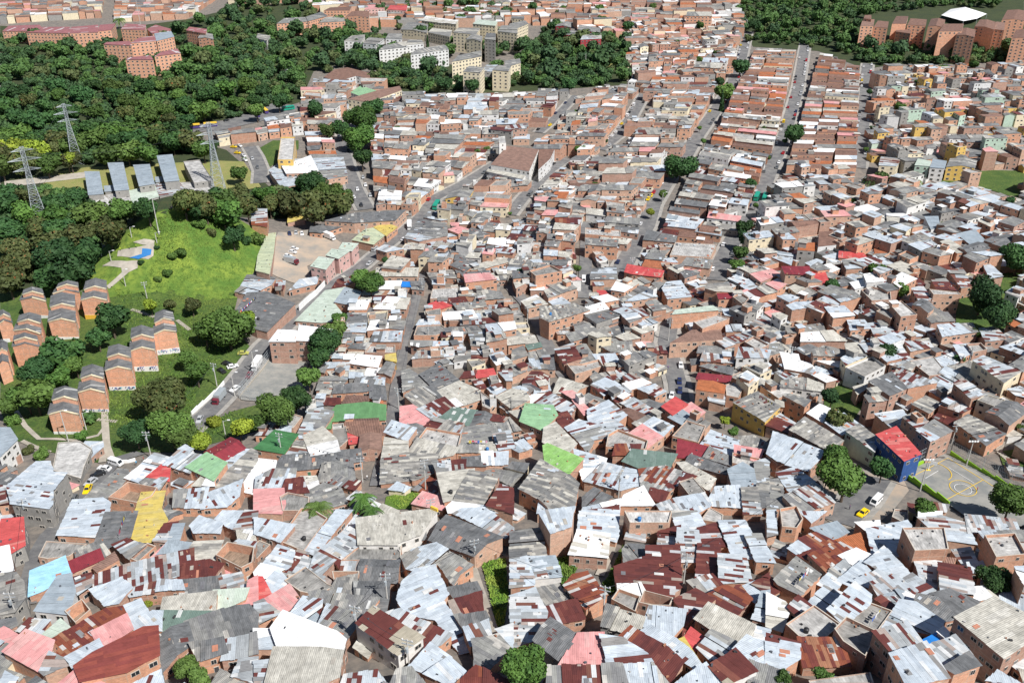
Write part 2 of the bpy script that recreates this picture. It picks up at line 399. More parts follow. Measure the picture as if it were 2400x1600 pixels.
MIXR = {'z': 'zzmnwf', 'm': 'mzrfp', 'r': 'rmqf', 'f': 'fpdzc', 'p': 'pfdcm', 'd': 'dfpz', 'c': 'cpw', 'w': 'wcz', 'q': 'qrm'}
class HouseGeo:
    """footprint given by its roof corners (world), all near one plane"""
    def __init__(s, top, code, wcode, h, rng, gable=False, zb=None, tint=None):
        top = orient([Vector(p) for p in top]); s.code = code; s.mixed = False; s.w = wcode; s.h = h; s.rng = rng
        s.c = sum(top, Vector()) / len(top); s.zb = (s.c.z - h) if zb is None else zb
        n = len(top); best = max(range(n), key=lambda i: (top[(i + 1) % n].xy - top[i].xy).length)
        e = (top[(best + 1) % n].xy - top[best].xy); s.elen = e.length; e.normalize()
        s.eu = Vector((e.x, e.y)); s.ev = Vector((-e.y, e.x))       # u along the long edge, v down the sheets
        s.loc = [((p.xy - s.c.xy).dot(s.eu), (p.xy - s.c.xy).dot(s.ev)) for p in top]
        s.z = [p.z for p in top]; s.top = top
        # plane fit z = c.z + a u + b v
        suu = suv = svv = suz = svz = 1e-6
        for (u, v), z in zip(s.loc, s.z):
            dz = z - s.c.z; suu += u * u; suv += u * v; svv += v * v; suz += u * dz; svz += v * dz
        det = suu * svv - suv * suv
        s.a = (suz * svv - svz * suv) / det if abs(det) > 1e-3 else 0; s.b = (svz * suu - suz * suv) / det if abs(det) > 1e-3 else 0
        s.a = max(-0.2, min(0.2, s.a)); s.b = max(-0.2, min(0.2, s.b))
        vs_ = [v for _, v in s.loc]; s.v0, s.v1 = min(vs_), max(vs_); s.vc = (s.v0 + s.v1) / 2
        s.gable = gable and len(top) == 4 and (s.v1 - s.v0) > 3
        s.rise = min(1.3, 0.13 * (s.v1 - s.v0)) if s.gable else 0
    def rz(s, u, v):
        z = s.c.z + s.a * u + s.b * v
        if s.gable: z += s.rise * (1 - min(1.0, abs(v - s.vc) / max(0.1, (s.v1 - s.v0) / 2))) - s.rise * 0.35
        return z
    def wp(s, u, v, dz=0.0):
        p = s.c.xy + s.eu * u + s.ev * v; return (p.x, p.y, s.rz(u, v) + dz)
    def roof(s, mb, detail=1.0):
        mat, sw, sl, pal, _ = PAL[s.code]; rng = s.rng; code = s.code
        us = [u for u, _ in s.loc]; u0, u1 = min(us), max(us)
        nst = max(1, round((u1 - u0) / (sw * detail))); w = (u1 - u0) / nst; ou, ov = rng.random() * 50, rng.random() * 50
        if code in ('s', 'W', 'u') or mat == 'tile':
            pts = [s.loc] if not s.gable else [clip(s.loc, 1, s.vc, True), clip(s.loc, 1, s.vc, False)]
            dz = -2.4 if code == 'u' else 0.0
            for q in pts:
                cc = pick(pal, rng)
                mb.face([s.wp(u, v, dz) for u, v in q], mat, cc, [(u + ou, v + ov) for u, v in q])
            return
        over = 0.28 if detail < 3 else 0.0; jit = 0.13 if code in 'zmrqfpx' else 0.03
        last = None; pal0 = pal; step = 0.0
        cutu = u0 + (u1 - u0) * rng.uniform(0.3, 0.7); alt = pal
        if s.mixed and code in MIXR and (u1 - u0) > 6 and not s.gable: alt = PAL[rng.choice(MIXR[code])][3]; step = rng.choice([0.0, 0.25, -0.2, 0.4])
        cutv = s.v0 + (s.v1 - s.v0) * rng.uniform(0.35, 0.65) if s.mixed and rng.random() < 0.4 else None; alt2 = PAL[rng.choice(MIXR[code])][3] if code in MIXR else pal
        for i in range(nst):
            a, b = u0 + i * w, u0 + (i + 1) * w
            st = clip(clip(s.loc, 0, a, False), 0, b, True)
            if len(st) < 3: continue
            v0 = min(v for _, v in st); v1 = max(v for _, v in st)
            ja, jb = (rng.random() - 0.5) * jit * 2, (rng.random() - 0.5) * jit * 2
            if i == 0: st = [(u - (over if u - a < 0.02 else 0), v) for u, v in st]
            if i == nst - 1: st = [(u + (over if b - u < 0.02 else 0), v) for u, v in st]
            def stretch(q):
                vm = (v0 + v1) / 2
                return [(u, v + (over + ja if v > vm + (v1 - vm) * 0.4 else (-over - jb if v < vm - (vm - v0) * 0.4 else 0))) for u, v in q]
            st = stretch(st); cuts = []
            t = v0 - rng.random() * sl * 0.6 + sl
            while t < v1 - 0.5: cuts.append(t); t += sl * detail * rng.uniform(0.75, 1.2)
            if s.gable: cuts = sorted([c for c in cuts if abs(c - s.vc) > 0.4] + [s.vc])
            lim = [v0 - 1] + cuts + [v1 + 1]; zo = rng.random() * 0.05
            for k in range(len(lim) - 1):
                q = clip(clip(st, 1, lim[k], False), 1, lim[k + 1], True)
                if len(q) < 3: continue
                if last is not None and rng.random() < 0.45: cc = last
                else: cc = pick(alt2 if (cutv is not None and lim[k] > cutv - 1) else (alt if u0 + i * w > cutu else pal), rng)
                last = cc; g = rng.uniform(0.93, 1.07); cc2 = tuple(x * g for x in cc)
                mb.face([s.wp(u, v, 0.08 + zo + 0.02 * (k % 2) + (max(0, step) if u0 + i * w > cutu else max(0, -step))) for u, v in q], mat, cc2, [(u + ou, v + ov) for u, v in q])
    def patches(s, mb):
        """odd sheets, stones and bricks lying on the roof"""
        rng = s.rng
        if s.code in ('u', 't', 'o', 'B', 'g', 'e'): return
        us = [u for u, _ in s.loc]; u0, u1 = min(us), max(us); A = abs(area2(s.loc))
        n = int(A / 13 * rng.uniform(0.4, 1.5)) if s.code in 'zmfpdrq' else int(A / 50 * rng.random())
        for _ in range(min(n, 18)):
            u, v = rng.uniform(u0, u1), rng.uniform(s.v0, s.v1)
            if not inpoly(u, v, s.loc): continue
            cc = rng.choice([RU, (0.5, 0.55, 0.6), (0.62, 0.62, 0.6), (0.24, 0.24, 0.24), (0.16, 0.16, 0.17), (0.4, 0.37, 0.32), (0.45, 0.2, 0.13)])
            hw, hl = rng.uniform(0.3, 0.6), rng.uniform(0.5, 1.3); q = [(u - hw, v - hl), (u + hw, v - hl), (u + hw, v + hl), (u - hw, v + hl)]
            if not all(inpoly(a, b, s.loc) for a, b in q): continue
            mb.face([s.wp(a, b, 0.19) for a, b in q], 'sheet', cc, q)
        for _ in range(int(min(12, A / 9 * rng.random()))):
            u, v = rng.uniform(u0, u1), rng.uniform(s.v0, s.v1)
            if not inpoly(u, v, s.loc): continue
            x, y, z = s.wp(u, v); k = rng.uniform(0.15, 0.35)
            mb.box((x, y, z + 0.12 + k / 2), (k * rng.uniform(1, 2.5), k, k), 'slab', rng.choice([(0.42, 0.2, 0.12), (0.05, 0.05, 0.055), (0.55, 0.53, 0.5), (0.1, 0.11, 0.13)]), rng.random() * 3)
    def inset(s, d):
        out = []
        for u, v in s.loc:
            L = math.hypot(u, v) or 1; k = max(0.4, (L - d) / L); out.append((u * k, v * k))
        return out
    def wall(s, mb):
        mat, cols, _ = WALL[s.w]; col = s.rng.choice(cols); slab = s.code in ('s', 'W', 'u'); s.wcol = col
        q = s.inset(0.0 if slab else 0.12)
        if s.gable:
            r = []
            for i in range(len(q)):
                a, b = q[i], q[(i + 1) % len(q)]; r.append(a)
                if (a[1] - s.vc) * (b[1] - s.vc) < 0:
                    t = (s.vc - a[1]) / (b[1] - a[1]); r.append((a[0] + (b[0] - a[0]) * t, s.vc))
            q = r
        par = s.rng.choice([0.25, 0.45, 0.9]) if slab else -0.03
        acc = 0; s.edges = []
        zb = s.zb - 2.5
        T = [s.wp(u, v, par) for u, v in q]; n = len(T)
        for i in range(n):
            a, b = T[i], T[(i + 1) % n]; L = math.hypot(b[0] - a[0], b[1] - a[1])
            mb.face([(a[0], a[1], zb), (b[0], b[1], zb), b, a], mat, col, [(acc, zb - s.zb + 54), (acc + L, zb - s.zb + 54), (acc + L, b[2] - s.zb + 54), (acc, a[2] - s.zb + 54)])
            s.edges.append((a, b, L)); acc += L + 1.3
        if slab:
            ci = s.inset(0.28); I = [s.wp(u, v, par) for u, v in ci]; B_ = [s.wp(u, v, -2.45 if s.code == 'u' else -0.05) for u, v in ci]
            tc = (0.52, 0.47, 0.4)
            for i in range(n):
                j = (i + 1) % n
                mb.face([T[i], T[j], I[j], I[i]], 'plaster', tc)
                L = s.edges[i][2]; hh = I[i][2] - B_[i][2]
                mb.face([B_[j], B_[i], I[i], I[j]], mat, col, [(0, 0), (L, 0), (L, hh), (0, hh)])
    def windows(s, add, dense=0.75):
        """add(x, y, z, rz, w, h, kind) for every opening of walls that can be seen from the camera side"""
        rng = s.rng; st = max(1, int((s.c.z - s.zb + 0.8) // 2.7)); first = True
        for a, b, L in s.edges:
            if L < 2.4: continue
            dx, dy = b[0] - a[0], b[1] - a[1]; nx, ny = dy / L, -dx / L
            mx, my = (a[0] + b[0]) / 2, (a[1] + b[1]) / 2
            if nx * (0 - mx) + ny * (0 - my) < 0: continue
            nw = max(1, int(L / 2.7)); blank = rng.random() < (0.3 if s.w == 'b' else 0.08)
            top = min(a[2], b[2]); rzz = math.atan2(dy, dx)
            for k in range(min(st, 4)):
                zc = top - 1.25 - 2.7 * k
                if zc < s.zb + 0.7: break
                for i in range(nw):
                    if blank or rng.random() > dense: continue
                    t = (i + 0.5) / nw + rng.uniform(-0.06, 0.06); x = a[0] + dx * t; y = a[1] + dy * t
                    ww = rng.choice([0.8, 1.1, 1.4, 1.7]); hh = rng.choice([0.9, 1.1, 1.2])
                    kd = 'window'
                    if zc - s.zb < 2.0 and first: kd = 'door'; ww, hh, zz = 1.0, 2.05, s.zb + 1.1; first = False
                    else: zz = zc
                    add(x + nx * 0.02, y + ny * 0.02, zz, rzz, ww, hh, kd)
def pane_mesh():
    mb = MB(); mb.face([(-0.42, -0.056, -0.42), (0.42, -0.056, -0.42), (0.42, -0.056, 0.42), (-0.42, -0.056, 0.42)], 'glass'); return mb.mesh('pane')
def frame_mesh():
    mb = MB(); mb.box((0, 0, 0), (1.0, 0.10, 1.0), 'frame'); mb.box((0, -0.06, 0), (0.05, 0.02, 0.84), 'frame'); return mb.mesh('window_frame')
def annex(g, mb):
    # a small rooftop room or lean-to
    rng = g.rng; us = [u for u, _ in g.loc]; w, d = rng.uniform(2.2, 4), rng.uniform(2.2, 3.6)
    u = rng.uniform(min(us) + w / 2, max(us) - w / 2) if max(us) - min(us) > w + 0.5 else 0; v = rng.uniform(g.v0 + d / 2, g.v1 - d / 2) if g.v1 - g.v0 > d + 0.5 else 0
    h = rng.uniform(1.2, 2.6); z = g.rz(u, v)
    q = [g.wp(u + a * w / 2, v + b * d / 2) for a, b in ((-1, -1), (1, -1), (1, 1), (-1, 1))]
    k = HouseGeo([Vector((p[0], p[1], z + h)) for p in q], rng.choice('zzmfpwcsWd'), rng.choice('bbbwg'), h, rng); k.zb = z + 2.3
    k.wall(mb); k.roof(mb, 1.5)
def win_mesh():
    mb = MB(); mb.box((0, 0, 0), (1.0, 0.10, 1.0), 'frame'); 
    mb.face([(-0.42, -0.056, -0.42), (0.42, -0.056, -0.42), (0.42, -0.056, 0.42), (-0.42, -0.056, 0.42)], 'glass')
    mb.box((0, -0.06, 0), (0.05, 0.02, 0.84), 'frame')
    return mb.mesh('window')
def door_mesh(col):
    mb = MB(); mb.box((0, 0, 0), (1.0, 0.12, 1.0), 'frame'); mb.box((0, -0.04, -0.02), (0.84, 0.10, 0.9), 'plaster', col)
    return mb.mesh('door')
PANE = pane_mesh(); WFR = frame_mesh(); WIN = win_mesh(); DOORS = [door_mesh(c) for c in ((0.05, 0.05, 0.055), (0.25, 0.12, 0.06), (0.5, 0.5, 0.48), (0.05, 0.15, 0.08))]
def stuff_win(mb):
    def add(x, y, z, rz, w, h, kd):
        ca, sa = math.cos(rz), math.sin(rz); nx, ny = sa, -ca
        for m, k, o in (('frame', 0.5, 0.03), ('glass', 0.4, 0.06)):
            q = [(x + ca * u * w * k + nx * o, y + sa * u * w * k + ny * o, z + v * h * k) for u, v in ((-1, -1), (1, -1), (1, 1), (-1, 1))]
            mb.face(q, m)
    return add
ORD = ['', 'second ', 'third ', 'fourth ', 'fifth ', 'sixth ', 'seventh ', 'eighth ', 'ninth ', 'tenth ', 'eleventh ', 'twelfth ', 'thirteenth ', 'fourteenth ', 'fifteenth ', 'sixteenth ', 'seventeenth ', 'eighteenth ', 'nineteenth ', 'twentieth ', 'twenty-first ', 'twenty-second ']
HOUSES = []        # dicts: geo, px centre, area, label
def parse_tiles(txt):
    ox = oy = 0
    for ln in txt.strip().split('\n'):
        ln = ln.strip()
        if not ln: continue
        if ln[0] == '@': ox, oy = (float(q) for q in ln[1:].split()); continue
        lab = None
        if '#' in ln: ln, lab = ln.split('#'); lab = lab.strip()
        tk = ln.split(); code = tk[0][0]; gab = '^' in tk[0]; wc = 'b'; h = None; i = 1
        if not tk[1].lstrip('-').replace('.', '').isdigit():
            wc = tk[1][0]; h = float(tk[1][1:]) if len(tk[1]) > 1 else None; i = 2
        v = [float(q) for q in tk[i:]]; pts = [(ox + v[k] / 0.392, oy + v[k + 1] / 0.392) for k in range(0, len(v) - 1, 2)]
        yield code, gab, wc, h, pts, lab
def trace_house(code, gab, wc, h, pts, lab, rng):
    cx = sum(p[0] for p in pts) / len(pts); cy = sum(p[1] for p in pts) / len(pts)
    if h is None: h = rng.uniform(3.4, 4.3)
    if cy > 950 and code not in 'uB':
        k_ = 5.0; npt = []
        for x, y in pts:
            L = math.hypot(x - cx, y - cy) or 1; npt.append((cx + (x - cx) * (L + k_) / L, cy + (y - cy) * (L + k_) / L))
        pts = npt
    c = U(cx, cy, h); z0 = c.z
    tilt = 0.0 if code in 'sWu' else rng.uniform(-0.03, 0.035)
    top = [UZ(x, y, z0 + max(-1.2, min(1.2, tilt * ((y - cy) * -0.25)))) for x, y in pts]
    if not gab and code in 'dft' and len(pts) == 4 and rng.random() < 0.25: gab = True
    g = HouseGeo(top, code, wc, h, rng, gab)
    g.mixed = lab is None and rng.random() < 0.6; A = abs(area2(pts)); HOUSES.append(dict(g=g, c=(cx, cy), A=A, lab=lab, px=pts)); return g
TR = """
@ 0 1200
K g6 0 17 3 8 20 6 21 30 10 36 0 34 # curved red roof of the house at the left edge above the bright white roof
w b6 0 34 7 32 11 52 0 55 # bright white flat roof at the left edge below the curved red roof
p g6 0 58 13 57 20 66 21 78 12 90 0 93 # dark patched grey roof at the left edge beside the steep alley
z b4 54 21 68 -10 93 -12 100 -8 98 0 86 22
d b4 98 2 125 0 118 22 100 32 89 27 # large black-grey roof left of the yellow roofed house
Y b4 120 21 128 -8 146 -4 152 8 142 26 128 26 # large yellow roof beside the black-grey roof, lower left
m b4 142 26 152 12 162 10 155 26
n b4 155 27 160 13 168 12 164 24
z b4 176 12 184 5 203 11 201 19 180 18
z b5 199 6 206 0 226 0 215 15
m b5 216 15 226 0 235 0 235 18
s b3 37 41 44 28 78 30 62 40 45 42
p b4 70 36 92 27 99 38 85 46 72 41
M b4 58 48 90 35 94 43 63 57 # narrow maroon roof just right of the sky-blue roof
t b4 86 50 104 37 108 44 90 54
b b4 30 54 58 42 63 57 40 71 28 76 # sky-blue roofed house beside the alley in the lower left
n^ w7 33 90 54 60 64 58 67 73 62 92 # slate-blue roof on a white walled house below the sky-blue roof
m b4 105 30 116 26 133 31 119 42
s b3 120 43 135 32 142 34 128 46
k b3 134 46 142 40 151 31 153 34 142 46
n b4 146 38 156 27 178 29 172 34
c b4 176 34 180 28 203 27 196 44 177 46
m b4 81 60 120 48 176 34 177 46 163 50 163 58 120 70 85 71 # long zinc roof with rust patches running below the sky-blue roof level
r b4 162 49 190 45 204 48 194 60 166 64
z b4 84 71 110 62 120 70 108 82 98 84
r b4 66 61 82 57 83 68 73 75
m b4 118 72 145 65 166 64 168 72 150 72 120 77
d b4 168 63 198 60 200 71 166 76
m b4 198 60 220 56 225 72 200 72
k b4 228 64 235 60 235 84 210 90 211 85 225 80
c b5 152 79 198 73 196 92 149 91 # wide cream corrugated roof above a dark green-grey one, lower left
G b4 198 73 227 71 224 80 211 85 210 92 196 92
D b4 149 91 208 92 185 101 149 109 # dark green-grey roof directly below the wide cream roof
u b5 60 93 76 82 84 92 70 104
q b5 46 118 96 90 111 88 117 98 92 111 57 135 # big rust-orange corrugated roof in the bottom left corner
z b4 112 88 128 81 137 95 117 101
k b5 85 110 115 95 121 107 94 125 # dusty pink roof overlapping the big rust-orange roof
R b6 70 140 88 128 122 111 130 107 143 105 144 132 115 145 76 155 # large brick-red roof with dark stains at the lower left
z b4 61 133 90 118 93 124 70 145
k b5 4 127 24 110 48 119 44 133 37 145 # large pink roof near the bottom left corner
k b4 0 128 0 109 4 107 16 114
G b4 37 115 55 100 64 107 47 118
m b4 18 108 28 99 45 100 36 113
d b4 0 100 12 98 14 104 4 109
z b4 120 104 140 92 148 92 147 108 135 106 124 110
d b5 144 115 171 102 176 120 150 145
d b5 171 102 215 88 228 86 235 94 235 108 200 118 176 122
d b5 176 122 204 116 207 128 183 136
m b5 205 135 208 118 235 112 235 130
m b5 215 150 222 136 235 134 235 156
z b5 123 157 147 146 149 157
m b4 38 145 46 130 55 134 60 141 42 148
u b5 198 40 209 28 234 33 232 47 222 52 # roofless brick shell with open rooms in the lower left
m b4 215 29 220 26 234 28 232 33
c b4 219 18 232 18 234 26 220 25
z b3 0 158 6 148 14 152 10 157
@ 600 1200
z b5 0 6 34 12 22 26 0 19
W b4 22 27 42 0 50 0 64 8 44 36 # stained white slab roof left of the rusty striped roofs
m b4 45 35 74 0 87 0 55 38
m b4 56 38 85 15 95 20 94 30 72 46 60 42
z b4 0 56 20 32 34 36 30 50 12 60 2 62
r b4 23 56 38 36 47 38 34 58
m b4 50 56 55 38 72 46 62 56 70 64 68 68
m b4 36 54 45 42 54 46 50 56
s b4 28 63 46 52 64 66 70 68 56 75 42 72
K b4 0 61 5 61 12 74 0 82
k b4 6 82 30 68 42 83 22 92
z b4 10 64 20 54 28 62 24 68 14 74
m b4 0 84 6 82 14 88 22 93 0 104
c w6 94 6 160 -2 165 0 150 20 131 26 131 28 96 29 # wide cream corrugated roof with a yellow edge in the bottom centre
d b4 131 20 154 16 155 24 132 28
s b3 82 44 98 30 132 29 131 43 # black stained concrete roof just below the cream roof with yellow edge
d^ b4 98 44 131 44 128 63 94 61
m b4 73 46 98 46 95 56 78 52
u b4 70 55 95 55 92 66 72 66
d b4 92 64 122 64 120 79 92 75
p b4 75 62 92 58 92 75 68 74
f b4 50 75 60 74 112 79 100 95 88 93 52 80
z b4 33 93 44 80 60 82 58 93 60 102 45 103
f b4 58 103 66 86 98 96 82 116 70 110
w b6 15 106 26 92 72 110 81 117 78 127 58 126 22 124 16 108 # very large off-white roof at the bottom, left of the rust and beige chequered one
c b6 9 157 18 125 58 126 79 128 74 150 60 157 # large cream roof at the bottom edge below the off-white one
w b5 0 108 22 108 21 124 0 125
m b5 0 138 14 137 9 157 0 157
x w7 93 102 109 88 152 115 130 130 # chequered rust and beige roof on a white walled house, bottom centre
m b4 122 92 132 90 178 112 170 120 155 126 152 114
z b5 137 63 148 54 164 50 175 77 170 82 201 125 187 129 165 97 142 94 131 80 # long bluish-white metal roof running down the bottom centre
f b4 135 42 145 36 165 31 198 49 186 57 180 66 166 48 148 55 140 52
d^ b6 160 24 176 3 225 22 200 38 # dark grey corrugated gable roof on brick walls above the grassy path
z b4 183 2 190 -2 210 -2 235 14 235 24 225 22
d b4 177 70 202 65 206 74 184 80
r b4 178 82 206 74 208 92 184 96
d b4 184 96 210 92 213 99 192 108
m b4 192 108 212 100 216 115 198 122
f b4 200 118 222 114 232 124 212 145 203 140
z b4 142 142 160 122 178 133 157 147
z b4 156 148 178 134 195 150 175 157
q b4 185 157 203 142 218 150 235 157
m b4 80 157 82 150 110 146 118 157
f b4 125 157 130 146 142 144 155 157
z b4 222 108 235 104 235 126
d b3 107 88 108 80 120 80 118 90
@ 1200 1200
p b4 0 20 25 17 30 40 0 42
z b10 26 0 56 -4 53 12 36 18 # zinc roof of the tall narrow brick house in the centre right of the bottom
z b4 64 0 97 -5 96 20 94 26 62 17
w b5 54 39 62 17 88 21 86 42
W b7 105 0 145 0 142 10 110 10
z b5 148 0 168 0 177 14 160 18 152 12
z w5 13 42 38 41 44 58 19 61
m b5 0 45 13 43 19 62 19 66 0 68
m b5 0 78 20 71 30 92 28 104 18 117 0 124
p b4 20 71 42 68 52 80 28 90
r b4 29 88 58 81 66 97 38 102
d^ g6 21 116 36 98 61 114 44 134 # dark grey gable roof on grey walls right of the round tree at the bottom
q b6 49 67 57 59 68 56 86 76 68 87 # small rust and zinc roof on a tall brick house beside the footpath
f b4 103 35 106 31 124 32 125 42 104 48
r b4 96 50 124 42 124 32 152 32 154 68 148 72 146 80 118 73 98 66 # largest dark rusted roof in the lower right centre
m b4 136 19 153 14 154 32 136 31
m b5 153 32 153 16 170 18 174 45 154 44
r b5 172 15 190 10 199 31 174 29
z b5 191 9 213 9 234 44 204 40
z b5 215 22 228 22 240 45 225 44
r b4 172 30 189 29 193 60 170 60
m b5 191 39 213 41 219 64 192 65
m b4 163 64 184 58 195 70 178 78
r b4 178 77 195 70 208 69 219 80 205 94 190 84
r b4 150 81 168 72 186 80 170 92 163 98 156 116 158 90
s b4 93 82 99 74 116 80 112 92
w b4 98 67 117 67 122 76 100 78
c g5 83 105 88 87 121 97 115 112
u b4 116 85 121 74 148 81 145 88 128 88
z b5 122 104 127 87 158 91 156 104 148 112
c b5 170 98 181 84 222 104 218 115 207 122 # cream flat roof with a brick rim at the lower right
r b5 98 117 109 106 142 125 156 138 144 156 118 136
k b5 44 140 61 113 84 112 82 128 86 141 # large pink corrugated roof at the bottom, right of the grey gable
z b5 83 114 100 117 122 130 128 138 118 150 90 140
r b4 34 142 62 142 62 157 34 157
m b4 62 142 100 141 104 157 62 157
z b4 100 141 128 140 142 157 104 157
z b5 120 110 128 105 150 118 160 124 173 140 168 143
Y b4 147 121 158 117 173 140 165 137
K b4 159 118 165 108 175 115 168 125
m b4 172 125 184 110 204 120 188 140
x w5 182 142 205 127 224 145 197 157
z b5 205 125 216 115 235 122 235 140 226 146
z b4 150 157 178 140 192 157
z b4 210 70 222 65 230 72 223 81
z b4 222 97 230 75 235 74 235 100
r b5 222 66 235 58 235 74
z b4 220 105 235 108 235 120 218 116
@ 1800 1200
z b4 0 0 6 0 7 20 0 22
W b5 12 0 25 -2 30 8 25 15 14 14
z b5 30 0 52 0 40 8
n b4 41 15 63 10 72 18 58 25
r b5 25 38 30 25 44 20 62 28 38 43
z b5 20 33 28 28 36 33 26 37
q b5 38 39 66 29 76 34 64 45 56 55
m b4 57 55 70 45 76 52 64 62
o b4 60 26 91 18 96 33 98 40 78 34
w b5 67 40 82 35 98 41 82 50
w b4 82 10 101 9 103 18 93 18
z b5 92 16 127 9 130 14 124 40 105 38 98 40
z b5 90 46 107 33 130 57 118 60
z b4 65 62 86 46 95 57 78 68
z b4 47 66 56 58 66 64 60 72
z b4 78 64 100 55 118 58 96 70
f b6 7 62 26 43 47 57 29 75 12 66
r b4 0 60 13 70 5 74 0 72
z b4 38 84 52 70 68 76 50 92
z b7 56 89 80 66 93 76 92 84 70 102
m b5 20 88 28 78 42 88 30 97
w b4 0 76 14 84 18 90 12 108 0 104
W b5 18 104 42 88 65 104 50 116 30 114
s b5 73 98 87 83 112 92 100 108 90 107 # mossy dark concrete slab roof at the lower right
s b6 62 110 72 100 98 112 88 133 70 120
m b5 95 65 117 59 135 72 122 82 104 78
m b5 117 66 133 58 155 74 140 78 125 75
r b5 100 80 105 78 119 88 115 92
z b4 106 78 120 74 140 80 122 82 118 88
z b5 122 82 135 85 160 100 150 112 132 107 128 100 105 108 118 90
d b5 138 76 155 80 173 97 160 100 135 85
d b5 150 76 168 72 192 82 175 95 160 88
m b5 135 43 158 47 160 72 143 64
r b6 158 47 184 52 188 76 160 72
W b10 125 16 160 16 164 34 136 35 # white flat roof behind a brick parapet on the tall house at the right
z^ b5 139 5 160 5 180 10 189 29 165 25 150 14
w b5 140 0 158 0 158 5 140 5
m b5 182 3 225 7 230 17 196 17 186 19
f b5 195 18 235 17 235 26 200 24
W b9 200 24 225 23 235 40 210 42
w b9 228 52 235 52 235 66
z b4 184 47 198 46 196 55 186 54
m b4 170 35 185 34 191 45 180 47
t b6 137 38 172 42 168 48 136 44
c b11 173 96 208 80 248 100 248 112 217 132 # huge pale green-grey flat roof in the bottom right corner
z b9 113 131 145 121 166 151 128 157 # pale zinc roof of the large brick house at the bottom right
m b9 98 110 127 102 142 120 115 130
m w9 148 123 172 115 186 130 163 142
d b9 163 142 184 130 194 140 172 147
B b6 142 118 158 110 166 116 150 123 # bright blue tarpaulin in the bottom right between zinc roofs
w b7 157 110 162 107 176 120 168 118
q b4 28 116 66 117 75 140 34 141 # rust-orange roof with white crossed strips, bottom right
z b5 0 113 27 120 27 134 12 144 0 142
W b4 39 155 92 148 95 157 40 157
w b4 188 70 198 70 210 78 190 80
z b5 202 154 212 147 232 157
m b4 225 140 235 135 235 150
@ 0 800
n w8 -4 80 8 81 14 90 0 105
W g3 50 118 55 95 73 94 83 100 76 115 74 125
z b3 76 97 80 93 92 93 93 97 84 105
z g9 8 133 34 112 45 112 48 121 60 121 47 136 47 148 44 152 12 148 # large pale zinc roof on a tall grey house at the left edge
m b6 0 134 18 133 12 148 0 150
f b3 77 146 108 118 122 120 100 143
z b5 116 125 141 105 156 108 132 129
K b5 136 124 156 108 154 127 # red half of a roof beside its pale blue-grey half, left of the deep green roof
f b4 130 129 137 125 153 127 146 136
z b6 151 113 165 102 185 105 174 119
f b4 162 106 168 100 178 104 170 108
j b6 172 115 190 104 207 112 196 126 # soft green roof below the dark maroon gable, left of centre
M^ b5 189 101 211 89 226 99 204 111 # dark maroon gable roof with a pale skylight near the bushes
z b4 196 121 210 100 230 100 216 115
p b4 192 135 216 115 230 100 235 102 235 110 212 143
w b3 219 136 236 112 239 115 237 140
z b4 160 152 162 138 190 135 186 152
z b4 186 153 192 140 222 128 218 142 208 150
c b4 186 125 194 126 196 133 178 132
Y b4 128 150 132 140 150 138 146 155 # mottled yellow-brown roof above the large yellow roof
u b4 100 145 118 131 145 136 140 144 126 150
@ 600 800
W b3 100 12 103 4 128 5 128 12
w b4 85 20 93 12 116 14 112 24
Y y4 119 12 128 11 129 19 119 17 # orange-yellow roof beside the central alley
m b4 73 26 76 20 86 19 85 27
f b4 112 29 120 18 128 21 124 32
n b3 72 31 75 28 86 31 84 35
f b3 55 45 60 33 73 32 84 36 78 41 70 45
d b3 90 37 93 31 119 33 118 40
d b4 70 48 72 41 92 38 119 41 120 54 104 52 104 46
p b3 57 53 60 47 70 47 70 54
t b4 78 57 83 49 104 50 103 57
o b3 104 57 106 53 117 54 117 58
g b3 62 79 64 73 75 60 100 57 118 59 117 72 72 73 71 79 # large mid green roof beside the central alley
t b5 82 77 85 71 111 70 112 76
t b5 85 83 88 78 116 77 117 86 96 86
t b5 95 99 97 86 114 85 114 98 # brown clay-tiled roof at the corner of the central alley
s b4 73 88 76 80 82 80 83 90 76 97
K b4 86 85 93 85 95 92 87 93
m b4 38 88 50 64 58 63 70 65 64 74 55 87
e b4 0 98 18 83 37 86 25 102 # deep green flat roof on brick walls left of the cream gable
z b3 1 86 12 78 31 79 30 87 17 84
W b3 8 77 27 67 41 70 33 79
c^ b5 45 87 61 80 72 90 75 100 52 104
p b4 28 105 38 93 46 93 50 103
d b3 16 117 26 105 95 99 96 110 60 115 36 118 # long dark corrugated roof right of the deep green roof
w b3 0 119 4 109 17 110 15 119
m b4 2 125 15 119 36 118 33 130 25 136 0 136
r b4 24 140 28 128 42 126 47 138
c b3 43 125 54 125 57 134 48 139
p b3 58 128 62 113 75 112 88 113 89 125 60 128
k b4 0 157 0 137 24 136 25 150 22 157 # large pink roof left of the palms
s b4 24 144 30 141 47 144 46 155 26 155
f b3 46 139 62 132 76 135 82 148 56 155
z b5 119 83 126 74 146 80 138 90
c b4 117 107 120 90 138 93 138 103 134 107
p b3 116 130 117 108 138 104 165 104 163 120 145 126
c b3 138 105 150 90 185 98 180 104 165 106
W b3 150 92 158 82 187 87 183 102 155 93
d b3 146 91 137 78 147 77 162 82 150 92
k b3 134 75 134 61 144 60 164 72 158 76 142 76 # pink roof at the bend of the central alley
f b3 135 47 134 27 140 25 158 36 162 45 148 42
d b4 150 30 168 20 187 36 165 45
p b4 136 50 148 42 162 42 172 52 150 62
r b4 150 62 172 53 182 61 162 70
c b4 165 46 187 36 204 44 177 55 # cream double roof above the slate-green one, centre
c b4 177 55 206 45 208 53 183 62
W b4 206 46 221 57 215 63 208 60
D b4 167 72 182 62 202 64 197 77 # slate-green roof right of the pink roof by the alley
